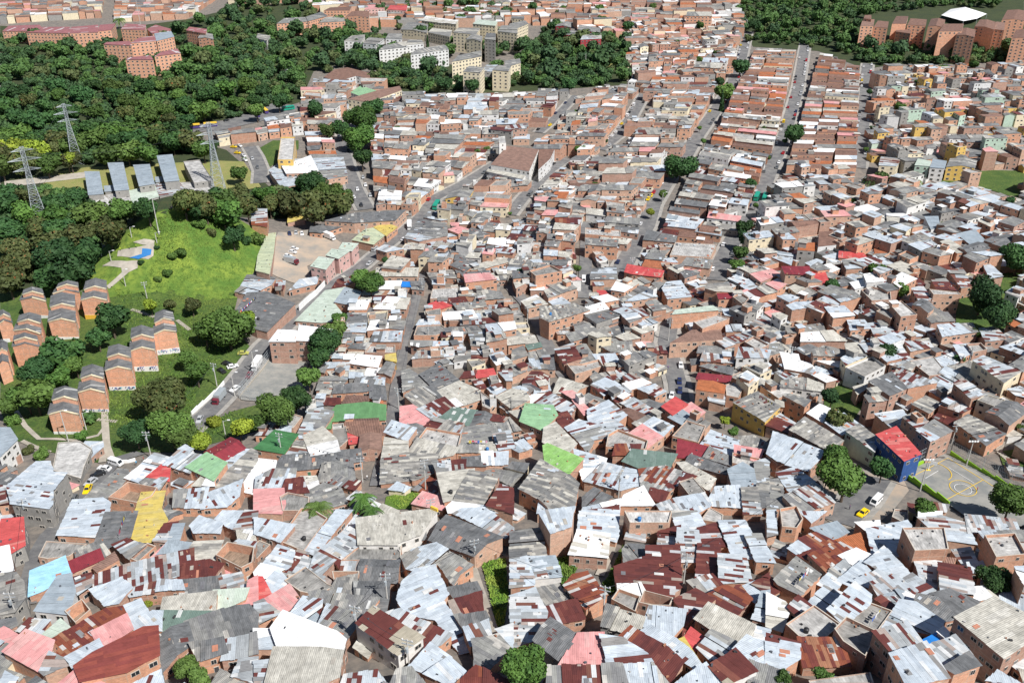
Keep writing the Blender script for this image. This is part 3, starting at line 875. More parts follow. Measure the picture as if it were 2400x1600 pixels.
d b4 197 77 203 65 218 68 212 74
r b4 212 72 216 67 230 70 226 73
r b4 156 78 164 72 175 74 168 82
p b4 168 82 176 74 190 76 186 86
f b3 186 80 212 77 216 93 189 95
f b3 186 102 189 95 218 93 220 102
f b3 214 75 232 72 242 82 218 85
m b4 219 86 232 84 236 97 224 98
r b5 164 111 191 109 191 118 168 121
d b4 191 107 209 106 210 114 192 114
z b4 209 103 230 102 230 112 210 114
c b6 168 122 199 118 198 130 186 143 174 146 # large cream roof left of the leaf green roof
p b6 183 145 197 120 222 123 208 148
r b6 213 150 225 133 235 136 235 157
w b4 177 152 185 145 232 157 178 157
z b4 142 4 142 0 177 0 177 3 150 6
m b4 143 16 148 9 175 8 174 14
K b4 200 27 218 25 221 31 203 34
r b4 187 34 191 28 203 27 201 33
r b4 198 35 206 34 212 43 205 44
z b4 203 6 216 3 218 10 208 12
z b4 214 12 224 10 235 18 221 22
m b4 222 27 235 25 235 36 230 36
z b4 212 43 222 38 230 45 220 50
c b5 220 51 235 44 248 46 252 54 235 62
@ 1200 800
p b4 0 8 10 4 15 13 0 18
D b4 12 4 26 1 28 5 15 8
p b4 15 10 30 8 35 15 15 17
d b4 15 17 38 15 40 26 18 26
f b4 0 22 17 20 20 25 0 33
r b5 39 7 56 2 64 16 48 21
r^ w5 9 38 18 27 35 31 27 43 # dark rusted gable on a white-walled house, centre
f b4 58 4 68 3 78 17 64 22
W b4 50 22 64 22 80 18 84 24 58 32
f b4 80 4 96 0 110 0 111 10 90 10
z b4 74 12 95 11 99 19 80 21
r b5 123 6 140 5 143 12 124 12
d b5 97 18 131 17 131 21 98 24
W b4 84 24 92 22 96 30 90 31
c^ b3 37 47 44 32 70 40 60 48
z b4 72 40 88 32 100 40 84 50
w b4 101 39 120 34 128 38 108 45 # small bright white roof left of the curved road
z b4 115 43 131 39 142 46 132 51
m b4 90 47 102 40 110 46 92 53
r b4 93 54 106 47 113 52 100 60
z b3 21 41 34 40 36 45 20 48
f b4 63 54 70 47 89 55 72 63
m b4 20 56 34 46 60 60 54 68 34 60
k b4 45 46 55 45 64 51 58 54
k b4 57 55 64 57 72 64 66 66
w b3 10 50 30 48 22 57 13 58
c b5 0 45 8 46 14 55 0 62
j b5 9 73 14 58 36 60 40 68 27 80 # soft pale green roof in the middle of the picture
z b4 71 63 88 56 104 68 90 78 72 78
z b4 50 80 62 74 78 78 88 88 74 90 70 101 60 88
m b4 80 77 92 72 106 82 88 92
r b4 40 68 50 66 58 76 48 80
c b4 31 80 40 76 58 94 50 103 30 92
l b7 30 97 33 95 64 108 50 122 32 113 # bright leaf green roof on a tall brick house
p b6 8 135 27 110 52 124 38 135 26 144
p b6 26 144 52 124 60 131 56 150 40 157
z b4 58 100 85 108 82 120 66 128 60 108
m b4 68 128 84 112 100 117 118 120 122 130 100 135
W b4 88 98 90 88 98 84 123 93 121 100 104 98
k b4 106 86 120 78 137 88 122 98 # two-tone pink roof right of centre
r b4 94 105 96 96 117 95 115 104
D b4 103 110 112 100 150 104 142 120 125 118 # wide grey-green roof with skylights right of centre
z b5 122 76 131 71 147 78 138 86
n b4 145 70 156 64 166 70 158 76
K b5 139 60 150 53 160 58 148 66 # bright pinkish red roof below the parked cars of the curved road
k b4 155 62 165 58 176 65 168 70
t b4 101 63 108 62 122 67 115 74
m b4 102 57 112 53 132 64 120 68
f b4 118 54 125 53 140 58 136 64
p b4 112 75 130 66 135 70 120 79
s b5 149 87 161 75 176 79 170 92
p b4 161 74 167 69 181 75 176 79
z b4 175 95 184 83 209 92 203 107 185 98
M b4 152 106 154 91 182 98 177 107
d b4 160 112 166 104 200 116 196 122
f b4 177 106 183 98 204 108 202 114
c b4 153 112 160 112 186 126 180 136 165 124
r b4 118 118 140 116 168 124 150 132 142 138 120 134
r b4 120 134 142 139 138 148 122 142
w b4 99 150 104 142 120 134 130 150
s b5 155 130 166 127 176 138 165 142
z b4 178 150 188 135 208 133 213 152
n b5 200 118 212 113 220 118 224 135 204 132
k b5 206 96 229 100 226 110 206 104
W b4 204 105 226 110 220 117 204 113
p b4 210 88 222 88 236 95 234 100 211 94
z b4 224 112 235 108 235 130 224 128
p b4 212 136 224 136 228 157 214 157
d b4 226 132 235 130 235 150 228 152
z b4 135 150 150 145 175 140 182 150 168 157 140 157
d b4 67 144 75 137 90 143 82 150 66 152
w b4 67 153 98 146 97 157 65 157
z b4 26 148 40 146 56 152 55 157 25 157
o^ b7 169 44 171 35 185 36 197 40 195 48 181 46 # orange tiled roof right of the curved road
M b5 169 35 171 29 202 32 200 38
f b5 172 23 180 21 204 24 202 31
m b5 173 18 175 10 204 14 204 20
f b5 170 10 172 4 204 4 204 12
m w7 206 15 208 5 238 8 236 15
p y7 205 56 226 48 245 60 232 72 # patchwork grey roof on the mustard-yellow walled house
W b5 196 40 204 38 212 44 208 52 197 50
m b4 180 48 196 48 195 58 181 55
@ 1800 800
w b5 11 10 28 12 30 18 39 20 48 31 15 25 # long bright white roof in the right half above the gully
f b4 0 2 12 2 15 10 2 13
p w5 11 41 12 36 32 33 51 40 51 47
p b8 40 8 52 4 70 8 72 14 42 13
p b9 71 2 82 1 90 13 73 13
m b9 84 2 98 1 105 9 90 10
m b5 102 2 120 0 130 15 118 19
m b5 125 0 148 0 152 5 131 9
W b5 130 18 152 14 165 30 148 32
d b9 92 37 114 28 128 43 112 50 # dark grey roof on the tall brick house above the gully, right
p b10 88 50 96 45 110 54 93 56
m b8 114 27 122 25 156 38 129 43
c b5 78 42 92 38 92 42 82 49
w b6 38 66 48 59 70 68 54 75
z b6 54 75 70 68 86 78 68 84
p b7 21 81 35 71 68 91 58 101 # long patchwork grey-beige roof left of the green tree by the court
p b8 13 49 20 48 40 54 34 60
f b5 0 56 8 57 12 60 0 70
m b4 0 78 12 68 25 76 22 86
z b6 0 104 6 85 50 101 46 107 36 118 10 110
z b5 9 121 25 117 45 131 22 139
m b5 15 142 45 131 60 148 30 157
f b4 0 128 12 128 14 152 0 153
p G7 73 83 84 78 100 90 97 100
z b6 100 67 122 64 128 72 118 82
m b9 125 70 136 66 150 78 140 82
z b9 138 82 153 74 168 82 150 90
K B9 101 86 118 80 139 103 125 108 # bright red roof on the deep blue house beside the sports court
p b5 132 58 145 50 160 57 148 66
m b9 170 39 178 35 202 49 187 53
z b4 148 46 155 43 168 53 162 54
r b3 153 70 165 61 182 69 170 77
p b5 173 75 185 69 217 85 200 94
m c9 188 17 198 13 233 28 217 38
z b5 170 3 185 2 190 10 178 16
W b5 182 4 195 3 201 9 188 12
z b5 213 5 225 2 238 8 238 14
W y6 208 55 215 50 238 62 232 66
z b5 220 44 235 40 240 52 228 50
@ 1800 400
n b9 173 58 190 54 203 68 186 68
c b10 158 65 166 63 186 75 174 76 # cream roof of the tall house joined to the slate-blue metal roof, upper right
n w8 144 42 156 42 158 52 150 54
w w6 88 95 100 93 107 101 106 102 91 103 # pure white roof on a white-walled house, right half
w w4 75 103 88 100 92 106 80 109
c b5 109 40 128 40 131 51 110 49
t w7 46 70 47 56 60 55 63 68
M b9 12 88 38 88 39 96 16 95 # maroon roof on a tall brick house in the right half
K b6 40 93 52 92 57 106 43 105
z b5 4 80 5 74 23 77 21 87
o g8 27 73 28 66 43 66 43 74
c b7 110 61 110 53 124 53 125 61
o b5 98 76 97 70 112 69 117 75
K b5 65 80 65 74 88 76 94 83
W b4 53 88 54 81 66 81 68 86
f b6 68 82 80 80 96 85 88 90 72 91
c b5 109 87 128 81 142 93 128 96
W b7 85 111 95 108 112 112 113 120 95 121
W b10 112 124 122 120 137 133 122 135
m b8 132 108 142 105 150 118 140 122
W b9 148 109 175 112 177 114 152 114
r b6 150 100 163 99 173 110 155 109
m b6 165 92 178 90 188 106 178 108
m b6 194 80 202 84 216 98 204 100
p b5 142 133 150 130 165 130 172 138 150 140
z b6 155 142 188 140 193 148 160 153
z b9 17 124 24 121 44 120 47 124 22 128
z b8 52 125 70 124 80 134 60 136
z b6 73 137 88 137 95 145 76 147
m b5 92 140 108 138 118 150 98 152
w b5 30 149 60 147 72 157 30 157
p b5 16 145 50 140 54 149 18 149
f b10 168 22 180 17 194 23 182 27
c b8 114 26 125 25 134 30 130 32
z b5 134 28 140 24 160 33 150 37
m b7 207 50 225 47 235 56 215 58
z b6 209 36 214 35 232 40 231 42 210 42
z b4 197 78 215 76 230 88 210 88
w w4 122 15 126 12 133 13 132 18
f b5 130 42 140 34 150 40 148 46
p b5 153 36 167 36 160 46 157 45
z w6 218 112 226 107 234 114 230 117
o b5 219 140 224 136 236 142 234 148
m b5 194 145 208 143 222 155 200 157
r b4 126 98 134 95 145 105 138 106
@ 1200 400
w b7 91 110 97 100 117 103 103 112
p b9 25 125 58 122 72 128 52 134 34 139 26 135 # long patchwork grey roof beside the dark alley
K b5 103 93 106 86 140 92 137 98 110 95 # long raspberry red roof in the middle distance
G b7 147 132 150 128 185 124 190 128
c b9 177 108 180 104 198 103 205 112 188 111
M b8 188 113 209 112 210 117 190 118
z b6 138 108 142 102 155 101 165 116 143 118
z b6 104 120 128 108 134 116 110 120
f b5 103 116 118 106 128 108 106 119
c b5 8 120 22 114 33 123 15 127
c b5 0 98 8 95 16 102 4 108
w b3 16 105 28 103 30 110 17 110
k b3 28 103 37 102 39 108 30 110
z b6 193 127 208 126 211 135 196 133
z b6 196 142 210 142 212 148 197 148
f b6 122 121 132 118 142 127 130 129
w b5 190 0 220 2 219 8 190 4
d b5 80 140 85 133 103 136 102 138 86 143
p b4 38 141 55 137 66 144 44 146
t b7 145 158 165 146 192 146 194 155
f b4 72 96 74 90 95 88 97 100 72 100
K b5 78 110 85 110 90 115 80 114
W b4 145 78 150 66 188 68 182 80
f b5 155 87 160 80 185 82 182 90
n b4 168 56 170 53 193 56 192 60
d b4 120 64 124 55 152 60 150 66
d b8 144 36 146 33 173 37 172 40
c b4 79 65 83 59 110 63 106 68
@ 600 400
G k8 50 88 58 79 72 81 64 91 # nearest third of the mint-roofed long building with pink walls
G k8 64 78 70 72 86 74 76 81 # middle third of the mint-roofed long building
G k8 76 72 80 66 94 67 88 74 # far third of the mint-roofed long building beside the truck yard
d b6 63 46 90 39 138 36 128 46 90 48 # long dark grey factory roof beside the yellow market roof
Y b4 108 52 118 47 130 52 120 60 # mustard yellow market roof by the main street
h b4 88 64 100 54 110 52 118 60 108 68
Y b3 29 48 30 39 43 38 45 45 # small square yellow roof at the back of the truck yard
d b3 49 57 50 52 80 46 84 50 60 58
d^ b5 -22 135 -8 112 10 111 36 122 10 148 0 146 # big dark grey warehouse roof below the grassy hill
G b3 36 138 64 110 82 107 96 111 88 124 72 122 80 132 75 138 60 140 # long pale green-blue warehouse roof beside the sloping road
n b4 72 121 82 107 97 112 88 124
d b3 -14 106 -8 96 6 95 18 99 14 105 4 110
m b3 18 108 19 100 27 101 25 110
z b3 -20 112 -14 107 2 111 -4 114
w b10 12 157 20 146 38 147 36 157
w b10 36 156 40 142 70 146 60 157
c b6 115 89 125 78 142 81 133 91
z b6 110 72 118 68 136 72 120 75
w w5 112 27 114 17 134 19 133 27
w w5 145 14 150 7 170 9 160 16
f b4 130 12 138 6 150 6 148 14
f y6 174 25 180 19 200 17 195 25
w b3 108 109 111 102 134 101 132 109
B b3 134 102 142 102 142 107 134 107
f b3 142 102 155 102 154 110 143 109
c b3 96 115 100 110 118 111 115 114
c b3 92 121 97 116 115 117 114 121
w b3 116 121 120 116 142 117 140 123
w b4 108 127 112 122 140 122 138 128
w b4 102 147 106 138 122 137 121 145
f b3 121 145 123 137 137 138 136 146
d b4 105 157 108 148 135 147 133 157
K b4 158 123 168 119 180 124 165 129
s b3 145 152 148 143 170 142 178 148 165 152
z b3 147 142 150 137 167 136 170 142
W b3 160 118 162 109 186 107 186 117
p b3 166 98 170 91 183 91 184 99
p b4 186 115 188 106 200 106 205 116
f b4 200 120 205 109 225 112 228 118
d b5 178 87 190 80 204 84 192 93
c b4 197 92 205 86 228 79 232 84 212 90
w b4 212 67 214 62 234 62 232 70
d b4 136 62 150 44 175 48 176 60 150 65
k b4 176 54 186 51 196 54 186 58
f b3 154 43 158 38 190 37 195 42 170 46
d b3 151 72 152 69 180 74 178 77
d b4 192 56 200 53 215 58 205 63
r b3 68 110 75 100 92 95 90 103
z b3 30 110 40 100 58 97 56 104
f b5 24 16 12 0 26 -10 80 -12 84 5 60 9
w b7 28 3 24 -4 50 -14 58 2 # white roof on top of the grey workshop beside the car park
q b6 -4 38 0 35 10 35 10 52 -4 50
h b3 0 92 2 78 10 58 18 57 16 75 12 95
"""

AP = """
@ 0 0
a o11 2 29 8 24 36 23 42 29
a o12 24 30 40 25 64 25 68 31
a o14 64 31 66 25 90 23 90 30
a o13 90 29 92 23 106 22 102 28
a o13 111 27 116 22 134 23 133 28
a o12 135 27 143 23 157 27 153 31 140 31
a o17 95 41 98 39 119 38 121 42
a o16 120 40 128 35 142 33 144 38
n o16 144 38 142 31 157 29 160 34
a o15 115 55 118 53 138 51 141 55
a o16 142 52 148 48 163 45 166 49
a o14 171 28 174 25 190 27 189 31
f o12 182 35 184 31 195 31 196 36
@ 600 0
f o12 19 22 26 17 45 16 48 20
f o12 48 20 46 16 60 11 66 15
p o13 58 21 64 16 80 15 82 20
t o15 82 15 88 11 104 10 104 16
t o10 62 10 68 7 88 6 86 10
k k9 100 9 102 5 120 3 118 8
K k9 121 9 124 4 139 5 138 10
p w14 81 38 88 33 100 32 97 38
p w14 98 40 104 35 118 36 110 41
f w13 119 36 122 31 134 31 134 36
f w14 113 46 118 42 138 38 142 43 
f w15 138 42 140 37 152 37 154 40
f w15 142 50 150 45 172 41 177 45 
p w8 0 36 2 31 13 33 10 38
f c8 133 27 140 20 158 23 157 30
c c9 152 19 156 15 186 19 184 23
f c9 158 30 162 26 180 28 178 34
G c19 199 22 204 18 222 20 220 24
f c17 181 30 186 26 206 26 202 32
f c19 193 36 198 32 208 33 207 38
f g20 210 36 212 31 220 31 220 37
f c17 222 29 226 24 240 24 240 31
f c18 180 57 186 51 207 47 207 52
f c18 190 66 196 61 210 62 206 67
f g12 206 66 212 60 222 60 220 66
f c16 217 65 222 60 234 61 232 66
t w8 62 71 72 64 84 62 92 70 74 75
t w8 92 70 84 62 104 67 105 72
t c7 84 91 112 83 132 79 134 83 104 94
j w6 87 85 96 79 112 84 102 91
W b7 43 88 46 85 60 86 60 90
W y10 20 148 23 127 36 127 34 148
@ 1200 0
f c16 -4 30 -2 22 12 19 15 22 
f c14 -6 62 -6 56 7 54 8 58
f c8 0 17 1 13 11 14 11 18
f r9 40 24 44 20 54 21 54 25
f r9 60 28 62 23 81 26 81 30
f r9 50 32 54 28 63 29 63 33
f r11 63 37 66 31 82 31 82 36
c r8 41 31 43 27 50 28 49 32
f b15 160 15 161 11 183 11 184 15
c b11 167 62 169 57 194 58 192 63
z w11 175 57 176 53 199 54 197 58
@ 1800 0
t o22 85 24 87 18 98 18 97 24
t o24 88 17 89 14 95 14 95 18
t o20 97 25 101 19 111 20 110 26
t o21 114 22 118 15 129 15 127 22
t o20 128 23 131 17 146 18 145 24
t b16 117 29 120 25 132 26 131 31
t o24 147 24 150 17 163 18 161 25
t o25 157 29 162 22 180 22 178 29
t o24 173 32 176 26 191 27 190 34
t o24 190 24 195 18 210 20 208 27
t o23 208 27 210 20 218 21 217 28
t o23 215 18 220 9 236 10 236 19
t o22 224 35 228 27 242 28 242 36
f y9 164 153 168 145 192 147 190 154
n w9 149 154 152 146 164 148 162 155
G G9 135 152 138 146 150 148 148 153
m c8 102 152 104 144 122 146 118 153
"""
ROWB = """
@ 0 800
44 66 50 43 70 43 72 66
71 46 76 23 94 23 96 46
96 26 100 4 119 5 121 25
119 8 121 -13 140 -13 142 7
11 4 13 -6 33 -6 36 4
-2 22 -2 0 6 0 7 18
@ 0 400
18 118 22 109 38 108 42 119
74 118 79 101 97 100 98 118
44 138 47 114 68 113 69 138
48 112 54 103 71 102 72 111
12 146 18 132 37 132 37 149
-2 140 -2 129 8 130 11 139
140 150 143 130 158 129 162 147
"""
# ------------------------------------------------------------------ setting: terrain, roads, grass, courts
def F(s): return pxs(s, 0, 0, FS)
def X(s): return pxs(s)
def build_terrain():
    mb = MB(); ys = [-100]; y = -100
    while y < 4200: y += 6 if y < 520 else (14 if y < 1300 else 90); ys.append(y)
    def xs(y):
        h = 0.75 * max(y, 60) + 160; st = 6 if y < 520 else (14 if y < 1300 else 90); n = int(h / st); return [i * st for i in range(-n, n + 1)]
    def blk(y0, y1, st, half):
        n = int(half / st); vx = [i * st for i in range(-n, n + 1)]; vy = []; y = y0
        while y < y1 + 0.1: vy.append(y); y += st
        base = len(V); 
        for yy in vy:
            for xx in vx: V.append((xx, yy, tz(xx, yy)))
        W_ = len(vx)
        for j in range(len(vy) - 1):
            for i in range(W_ - 1): Fc.append((base + j * W_ + i, base + j * W_ + i + 1, base + (j + 1) * W_ + i + 1, base + (j + 1) * W_ + i))
    V = []; Fc = []
    blk(-60, 540, 6, 480); blk(540, 1340, 16, 912); blk(1340, 4140, 100, 2600)
    me = bpy.data.meshes.new('ground'); me.from_pydata(V, [], Fc); me.materials.append(M['ground'])
    me.polygons.foreach_set('use_smooth', [True] * len(Fc)); me.update()
    o = bpy.data.objects.new('ground', me); COL.objects.link(o); tag(o, kind='structure')
build_terrain()
ROADPTS = {}
def R_(key, name, pts, w, ex=1.0, mat='asphalt', walk=True):
    if walk: road('pavement', 'paving', pts, w + 3.6, 0.28)
    ROADPTS[key] = road(name, mat, pts, w, 0.42, ex + (1.8 if walk else 0))
R_('S1', 'road', X("1890 95 1885 118 1870 210 1850 280 1828 350 1805 400 1787 450 1761 507 1723 553 1697 604 1678 658"), 8.5)
R_('S2', 'road', X("2034 150 2030 175 2027 250 2018 330 2012 395"), 8.5)
R_('S0', 'road', X("1752 75 1735 150 1715 200 1677 260 1634 320 1605 370 1560 430 1530 480 1515 530 1480 590 1452 640"), 9)
R_('SM', 'road', X("1510 222 1480 275 1450 318 1405 352"), 8)
R_('CH', 'road', X("1350 225 1289 290 1262 312"), 6)
R_('CH2', 'road', X("1330 372 1289 400 1255 435 1225 466 1195 505"), 7)
R_('MA', 'road', X("1180 372 1136 400 1085 432 1021 464 985 510 944 545 890 590 842 630 763 680 702 738 660 775 620 812 590 850 548 905 500 955 465 990 440 1012"), 7)
R_('LS', 'road', X("850 240 830 270 808 305 802 345 815 400 835 450 858 492"), 9)
R_('AA', 'street', X("988 640 975 700 960 760 945 805 942 850 928 910 922 960 912 1010 905 1060 890 1105 883 1140"), 4.2, 0.8, walk=False)
R_('AB', 'street', X("1195 672 1230 710 1262 762 1292 830 1325 885"), 5.4, 0.8, walk=False)
R_('AC', 'street', X("1375 522 1373 600 1370 700"), 6, 0.8, walk=False)
R_('AD', 'road', X("1585 720 1568 770 1562 805 1575 850 1588 900 1594 945"), 7, 0.8)
R_('RV', 'road', X("2050 1120 2020 1165 1975 1215 1960 1225"), 9, 1.0)
R_('BL', 'street', X("330 1062 275 1078 228 1130 165 1205 115 1255 88 1300 75 1350 60 1420"), 4.5, 0.8, walk=False)
R_('PA', 'path', X("1098 1312 1110 1345 1128 1400 1148 1460 1162 1500"), 2.6, 0.6, 'path', False)
R_('PB', 'path', X("1450 1232 1428 1300 1405 1350"), 2.2, 0.5, 'path', False)
R_('PC', 'path', X("240 1085 250 1040 247 990 245 960"), 2.2, 0.5, 'path', False)
R_('PD', 'path', X("38 965 60 1000 92 1030 130 1030 180 1034 230 1022 248 1000"), 1.6, 0.3, 'path', False)
R_('PK', 'road', X("585 345 600 370 612 400 610 430"), 8, 0.5)
area_sheet('grass', 'darkgrass', X("160 655 230 590 290 545 345 505 400 490 470 495 560 520 610 545 600 600 560 680 540 760 600 830 480 950 440 1010 560 960 640 940 600 1010 430 1060 330 1060 230 1085 120 1060 30 1030 0 960 0 690"), 0.2)
area_sheet('grass', 'grass', X("160 655 235 590 300 540 355 505 405 492 470 500 555 512 618 552 612 600 590 650 555 700 480 705 400 690 300 690 250 700 170 672"), 0.3)
area_sheet('hilltop_plaza', 'path', X("277 590 320 582 362 574 360 602 348 610 310 606 275 603"), 0.5, excl=False)
area_sheet('hilltop_plaza', 'path', X("312 570 338 562 363 566 361 578 335 576"), 0.52, excl=False)
area_sheet('hilltop_plaza', 'path', X("240 625 262 613 298 614 325 612 323 630 302 640 256 679 250 672 286 640 285 630"), 0.46, excl=False)
area_sheet('painted_plaza', 'blue', X("304 607 333 598 334 585 356 587 354 600 325 610"), 0.62, excl=False)
area_sheet('parking_lot', 'dirt', X("630 640 652 545 745 535 800 570 790 590 720 625 728 652 700 668"), 0.3)
area_sheet('sports_ground', 'court', X("636 840 722 850 716 900 690 935 668 960 640 945 565 938 563 930"), 0.35)
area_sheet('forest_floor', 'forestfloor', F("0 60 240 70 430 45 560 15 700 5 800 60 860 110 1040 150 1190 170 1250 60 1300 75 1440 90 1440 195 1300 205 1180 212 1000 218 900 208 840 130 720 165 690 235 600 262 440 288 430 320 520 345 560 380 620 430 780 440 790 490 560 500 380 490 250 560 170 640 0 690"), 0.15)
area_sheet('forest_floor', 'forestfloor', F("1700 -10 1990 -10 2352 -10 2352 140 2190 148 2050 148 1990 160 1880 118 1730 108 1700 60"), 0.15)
area_sheet('lawn', 'lawn', F("100 400 200 385 500 370 560 372 600 430 520 445 400 450 200 450 100 440"), 0.25)
area_sheet('lawn', 'lawn', X("1372 142 1463 146 1458 162 1372 160"), 0.3)
area_sheet('path', 'path', F("10 418 200 396 208 408 12 432"), 0.4, excl=False)
area_sheet('bus_yard', 'asphalt', X("440 298 520 285 600 258 640 243 700 248 690 266 600 288 520 306 445 312"), 0.3)
area_sheet('grass', 'darkgrass', X("565 372 640 330 700 330 700 350 620 400"), 0.25, excl=False)
area_sheet('grass', 'darkgrass', X("1128 1318 1185 1308 1188 1345 1192 1400 1180 1475 1165 1472 1150 1400"), 0.3)
area_sheet('grass', 'darkgrass', X("1305 1308 1345 1305 1352 1335 1332 1372 1305 1390"), 0.3)
area_sheet('grass', 'darkgrass', X("1430 1345 1462 1275 1450 1330 1446 1385 1430 1395 1412 1370"), 0.3)
area_sheet('grass', 'grass', X("905 1165 990 1145 1008 1190 930 1195 900 1192"), 0.3)
area_sheet('grass', 'darkgrass', X("272 1402 340 1388 388 1400 385 1416 280 1416"), 0.3)
area_sheet('grass', 'darkgrass', X("1935 905 2000 880 2030 940 1990 1000 1930 960"), 0.3)
area_sheet('grass', 'darkgrass', X("2160 412 2330 400 2400 402 2400 470 2300 440 2210 430"), 0.3)
area_sheet('grass', 'darkgrass', X("2240 690 2360 640 2400 640 2400 720 2330 800 2240 760"), 0.3)
area_sheet('grass', 'darkgrass', X("2340 1060 2400 1050 2400 1110 2350 1090"), 0.3)
area_sheet('grass', 'darkgrass', X("815 655 905 625 900 665 850 680 818 675"), 0.3)
area_sheet('stream_bank', 'dirt', X("1930 1130 2000 1100 2110 1110 2130 1150 2090 1200 2060 1225 1975 1240 1930 1215"), 0.2)

area_sheet('sports_court', 'court', X("2114 1114 2215 1062 2400 1165 2400 1235 2300 1240 2225 1186"), 0.5, 4)
for q in (X("2090 1095 2215 1045 2400 1130 2400 1240 2300 1230 2225 1200"), X("1185 335 1305 345 1245 425 1135 405"), X("615 560 900 560 860 600 690 660")): EXCL.append(q)
# ------------------------------------------------------------------ the traced houses
hr = random.Random(11)
for code, gab, wc, h, pts, lab in parse_tiles(TR): trace_house(code, gab, wc, h, pts, lab, hr)
for code, gab, wc, h, pts, lab in parse_tiles(AP):
    trace_house(code, gab, wc, h, pts, lab, hr); HOUSES[-1]['apt'] = True
POLYS = [(H['px'], H['c']) for H in HOUSES]
def blocked(x, y, gx, gy):
    for p in EXCL:
        if inpoly(x, y, p): return True
    for p, c in POLYS:
        if abs(c[0] - x) < 90 and abs(c[1] - y) < 80 and inpoly(x, y, p): return True
    for qx, qy, rx in ROADPX.get((int(x // 40), int(y // 40)), ()):
        if abs(qx - x) < rx and abs(qy - y) < max(4, rx * 0.9): return True
    return near_road(gx, gy)
# ------------------------------------------------------------------ filler rows between the streets
def cell(P4, pal, hlo, hhi, rng, wc, skip, low, tilt=True):
    c = sum(P4, Vector()) / 4
    if rng.random() < skip: return
    h = rng.choice([hlo, hlo, (hlo + hhi) / 2, hhi]) + rng.uniform(-0.5, 0.5)
    pz = tz(c.x, c.y); px, py = P((c.x, c.y, pz + h))
    if px < -250 or px > 2650 or py > 1750: return
    if blocked(px, py, c.x, c.y): return
    if low:
        cs = [P((c.x + (p.x - c.x) * 0.8, c.y + (p.y - c.y) * 0.8, pz + h)) for p in P4]
        if sum(blocked(a, b, c.x, c.y) for a, b in cs) > 1: return
    px2, py2 = P((c.x, c.y, pz))
    if any(inpoly(px2, py2, e) for e in EXCL): return
    for o in OCC.get((int(c.x // 12), int(c.y // 12)), []):
        if (o[0] - c.x) ** 2 + (o[1] - c.y) ** 2 < MD[0]: return
    OCC.setdefault((int(c.x // 12), int(c.y // 12)), []).append((c.x, c.y))
    code = rng.choice(pal); sh = rng.uniform(0.02, 0.12); tl = rng.choice([0.0, 0.03, -0.03])
    top = [Vector((c.x + (p.x - c.x) * (1 - sh), c.y + (p.y - c.y) * (1 - sh), pz + h + (p.y - c.y) * tl)) for p in P4]
    g = HouseGeo(top, code, rng.choice(wc), h, rng, code in 'dft' and rng.random() < 0.3); g.mixed = rng.random() < 0.5
    pp = [P(t) for t in top]; A = abs(area2(pp)); HOUSES.append(dict(g=g, c=(px, py), A=A, lab=None, px=pp, fill=True))
OCC = {}; MD = [42]
WCD = 'bbbbbbbwcbgb'
def zone(q, pal, hlo, hhi, w=7.5, d=11.0, irr=0.12, wc=WCD, seed=1, skip=0.02, low=False):
    rng = random.Random(seed); G = [U(x, y) for x, y in q]
    Lx = ((G[1] - G[0]).length + (G[2] - G[3]).length) / 2; Ly = ((G[3] - G[0]).length + (G[2] - G[1]).length) / 2
    nc, nr = max(1, round(Lx / w)), max(1, round(Ly / d))
    def bl(a, b): return G[0] * (1 - a) * (1 - b) + G[1] * a * (1 - b) + G[2] * a * b + G[3] * (1 - a) * b
    J = {(i, j): bl((i + (rng.uniform(-irr, irr) if 0 < i < nc else 0)) / nc, (j + rng.uniform(-irr, irr)) / nr) for i in range(nc + 1) for j in range(nr + 1)}
    for j in range(nr):
        i = 0
        while i < nc:
            k = 1 if rng.random() < 0.6 or i == nc - 1 else 2
            P4 = [J[i, j], J[i + k, j], J[i + k, j + 1], J[i, j + 1]]; i += k; cell(P4, pal, hlo, hhi, rng, wc, skip, low)
def zone2(q, pal, hlo, hhi, w, d, rot, irr=0.15, wc=WCD, seed=1, skip=0.02, low=False):
    """irregular quarter: a grid turned by rot degrees inside the outline"""
    rng = random.Random(seed); G = [U(x, y) for x, y in q]; poly = [(g.x, g.y) for g in G]; ca, sa = math.cos(R(rot)), math.sin(R(rot))
    ab = [(x * ca + y * sa, -x * sa + y * ca) for x, y in poly]
    i0, i1 = int(min(a for a, _ in ab) / w) - 1, int(max(a for a, _ in ab) / w) + 1; j0, j1 = int(min(b for _, b in ab) / d) - 1, int(max(b for _, b in ab) / d) + 1
    def pt(i, j):
        r = random.Random(i * 7919 + j * 104729 + seed); a, b = (i + r.uniform(-irr, irr)) * w, (j + r.uniform(-irr, irr)) * d
        return Vector((a * ca - b * sa, a * sa + b * ca, 0))
    for j in range(j0, j1):
        i = i0
        while i < i1:
            k = 1 if rng.random() < 0.65 else 2; P4 = [pt(i, j), pt(i + k, j), pt(i + k, j + 1), pt(i, j + 1)]; i += k
            c = sum(P4, Vector()) / 4
            if inpoly(c.x, c.y, poly): cell(P4, pal, hlo, hhi, rng, wc, skip, low)
pm = 'tttoffffffdddpppwzzcmWrkss'; pf = 'tttttoffpdwWcksf'; pn = 'fffdddpppzzzzmmmrccwWsskf'
zone(F("0 -28 245 -28 234 42 0 56"), pf, 4, 7, 9, 12, seed=2)
zone(F("270 -28 540 -28 430 45 262 52"), pf, 4, 7, 9, 12, seed=3)
zone(F("690 -28 1190 -28 1165 40 760 28"), pf + 'ff', 5, 9, 9, 12, seed=4, skip=0.1)
zone(F("1270 -28 1620 -28 1640 62 1262 60"), pf, 4, 9, 9, 12, seed=5)
zone(F("1420 62 1640 62 1690 110 1450 135"), pf, 4, 9, 8, 12, seed=6)
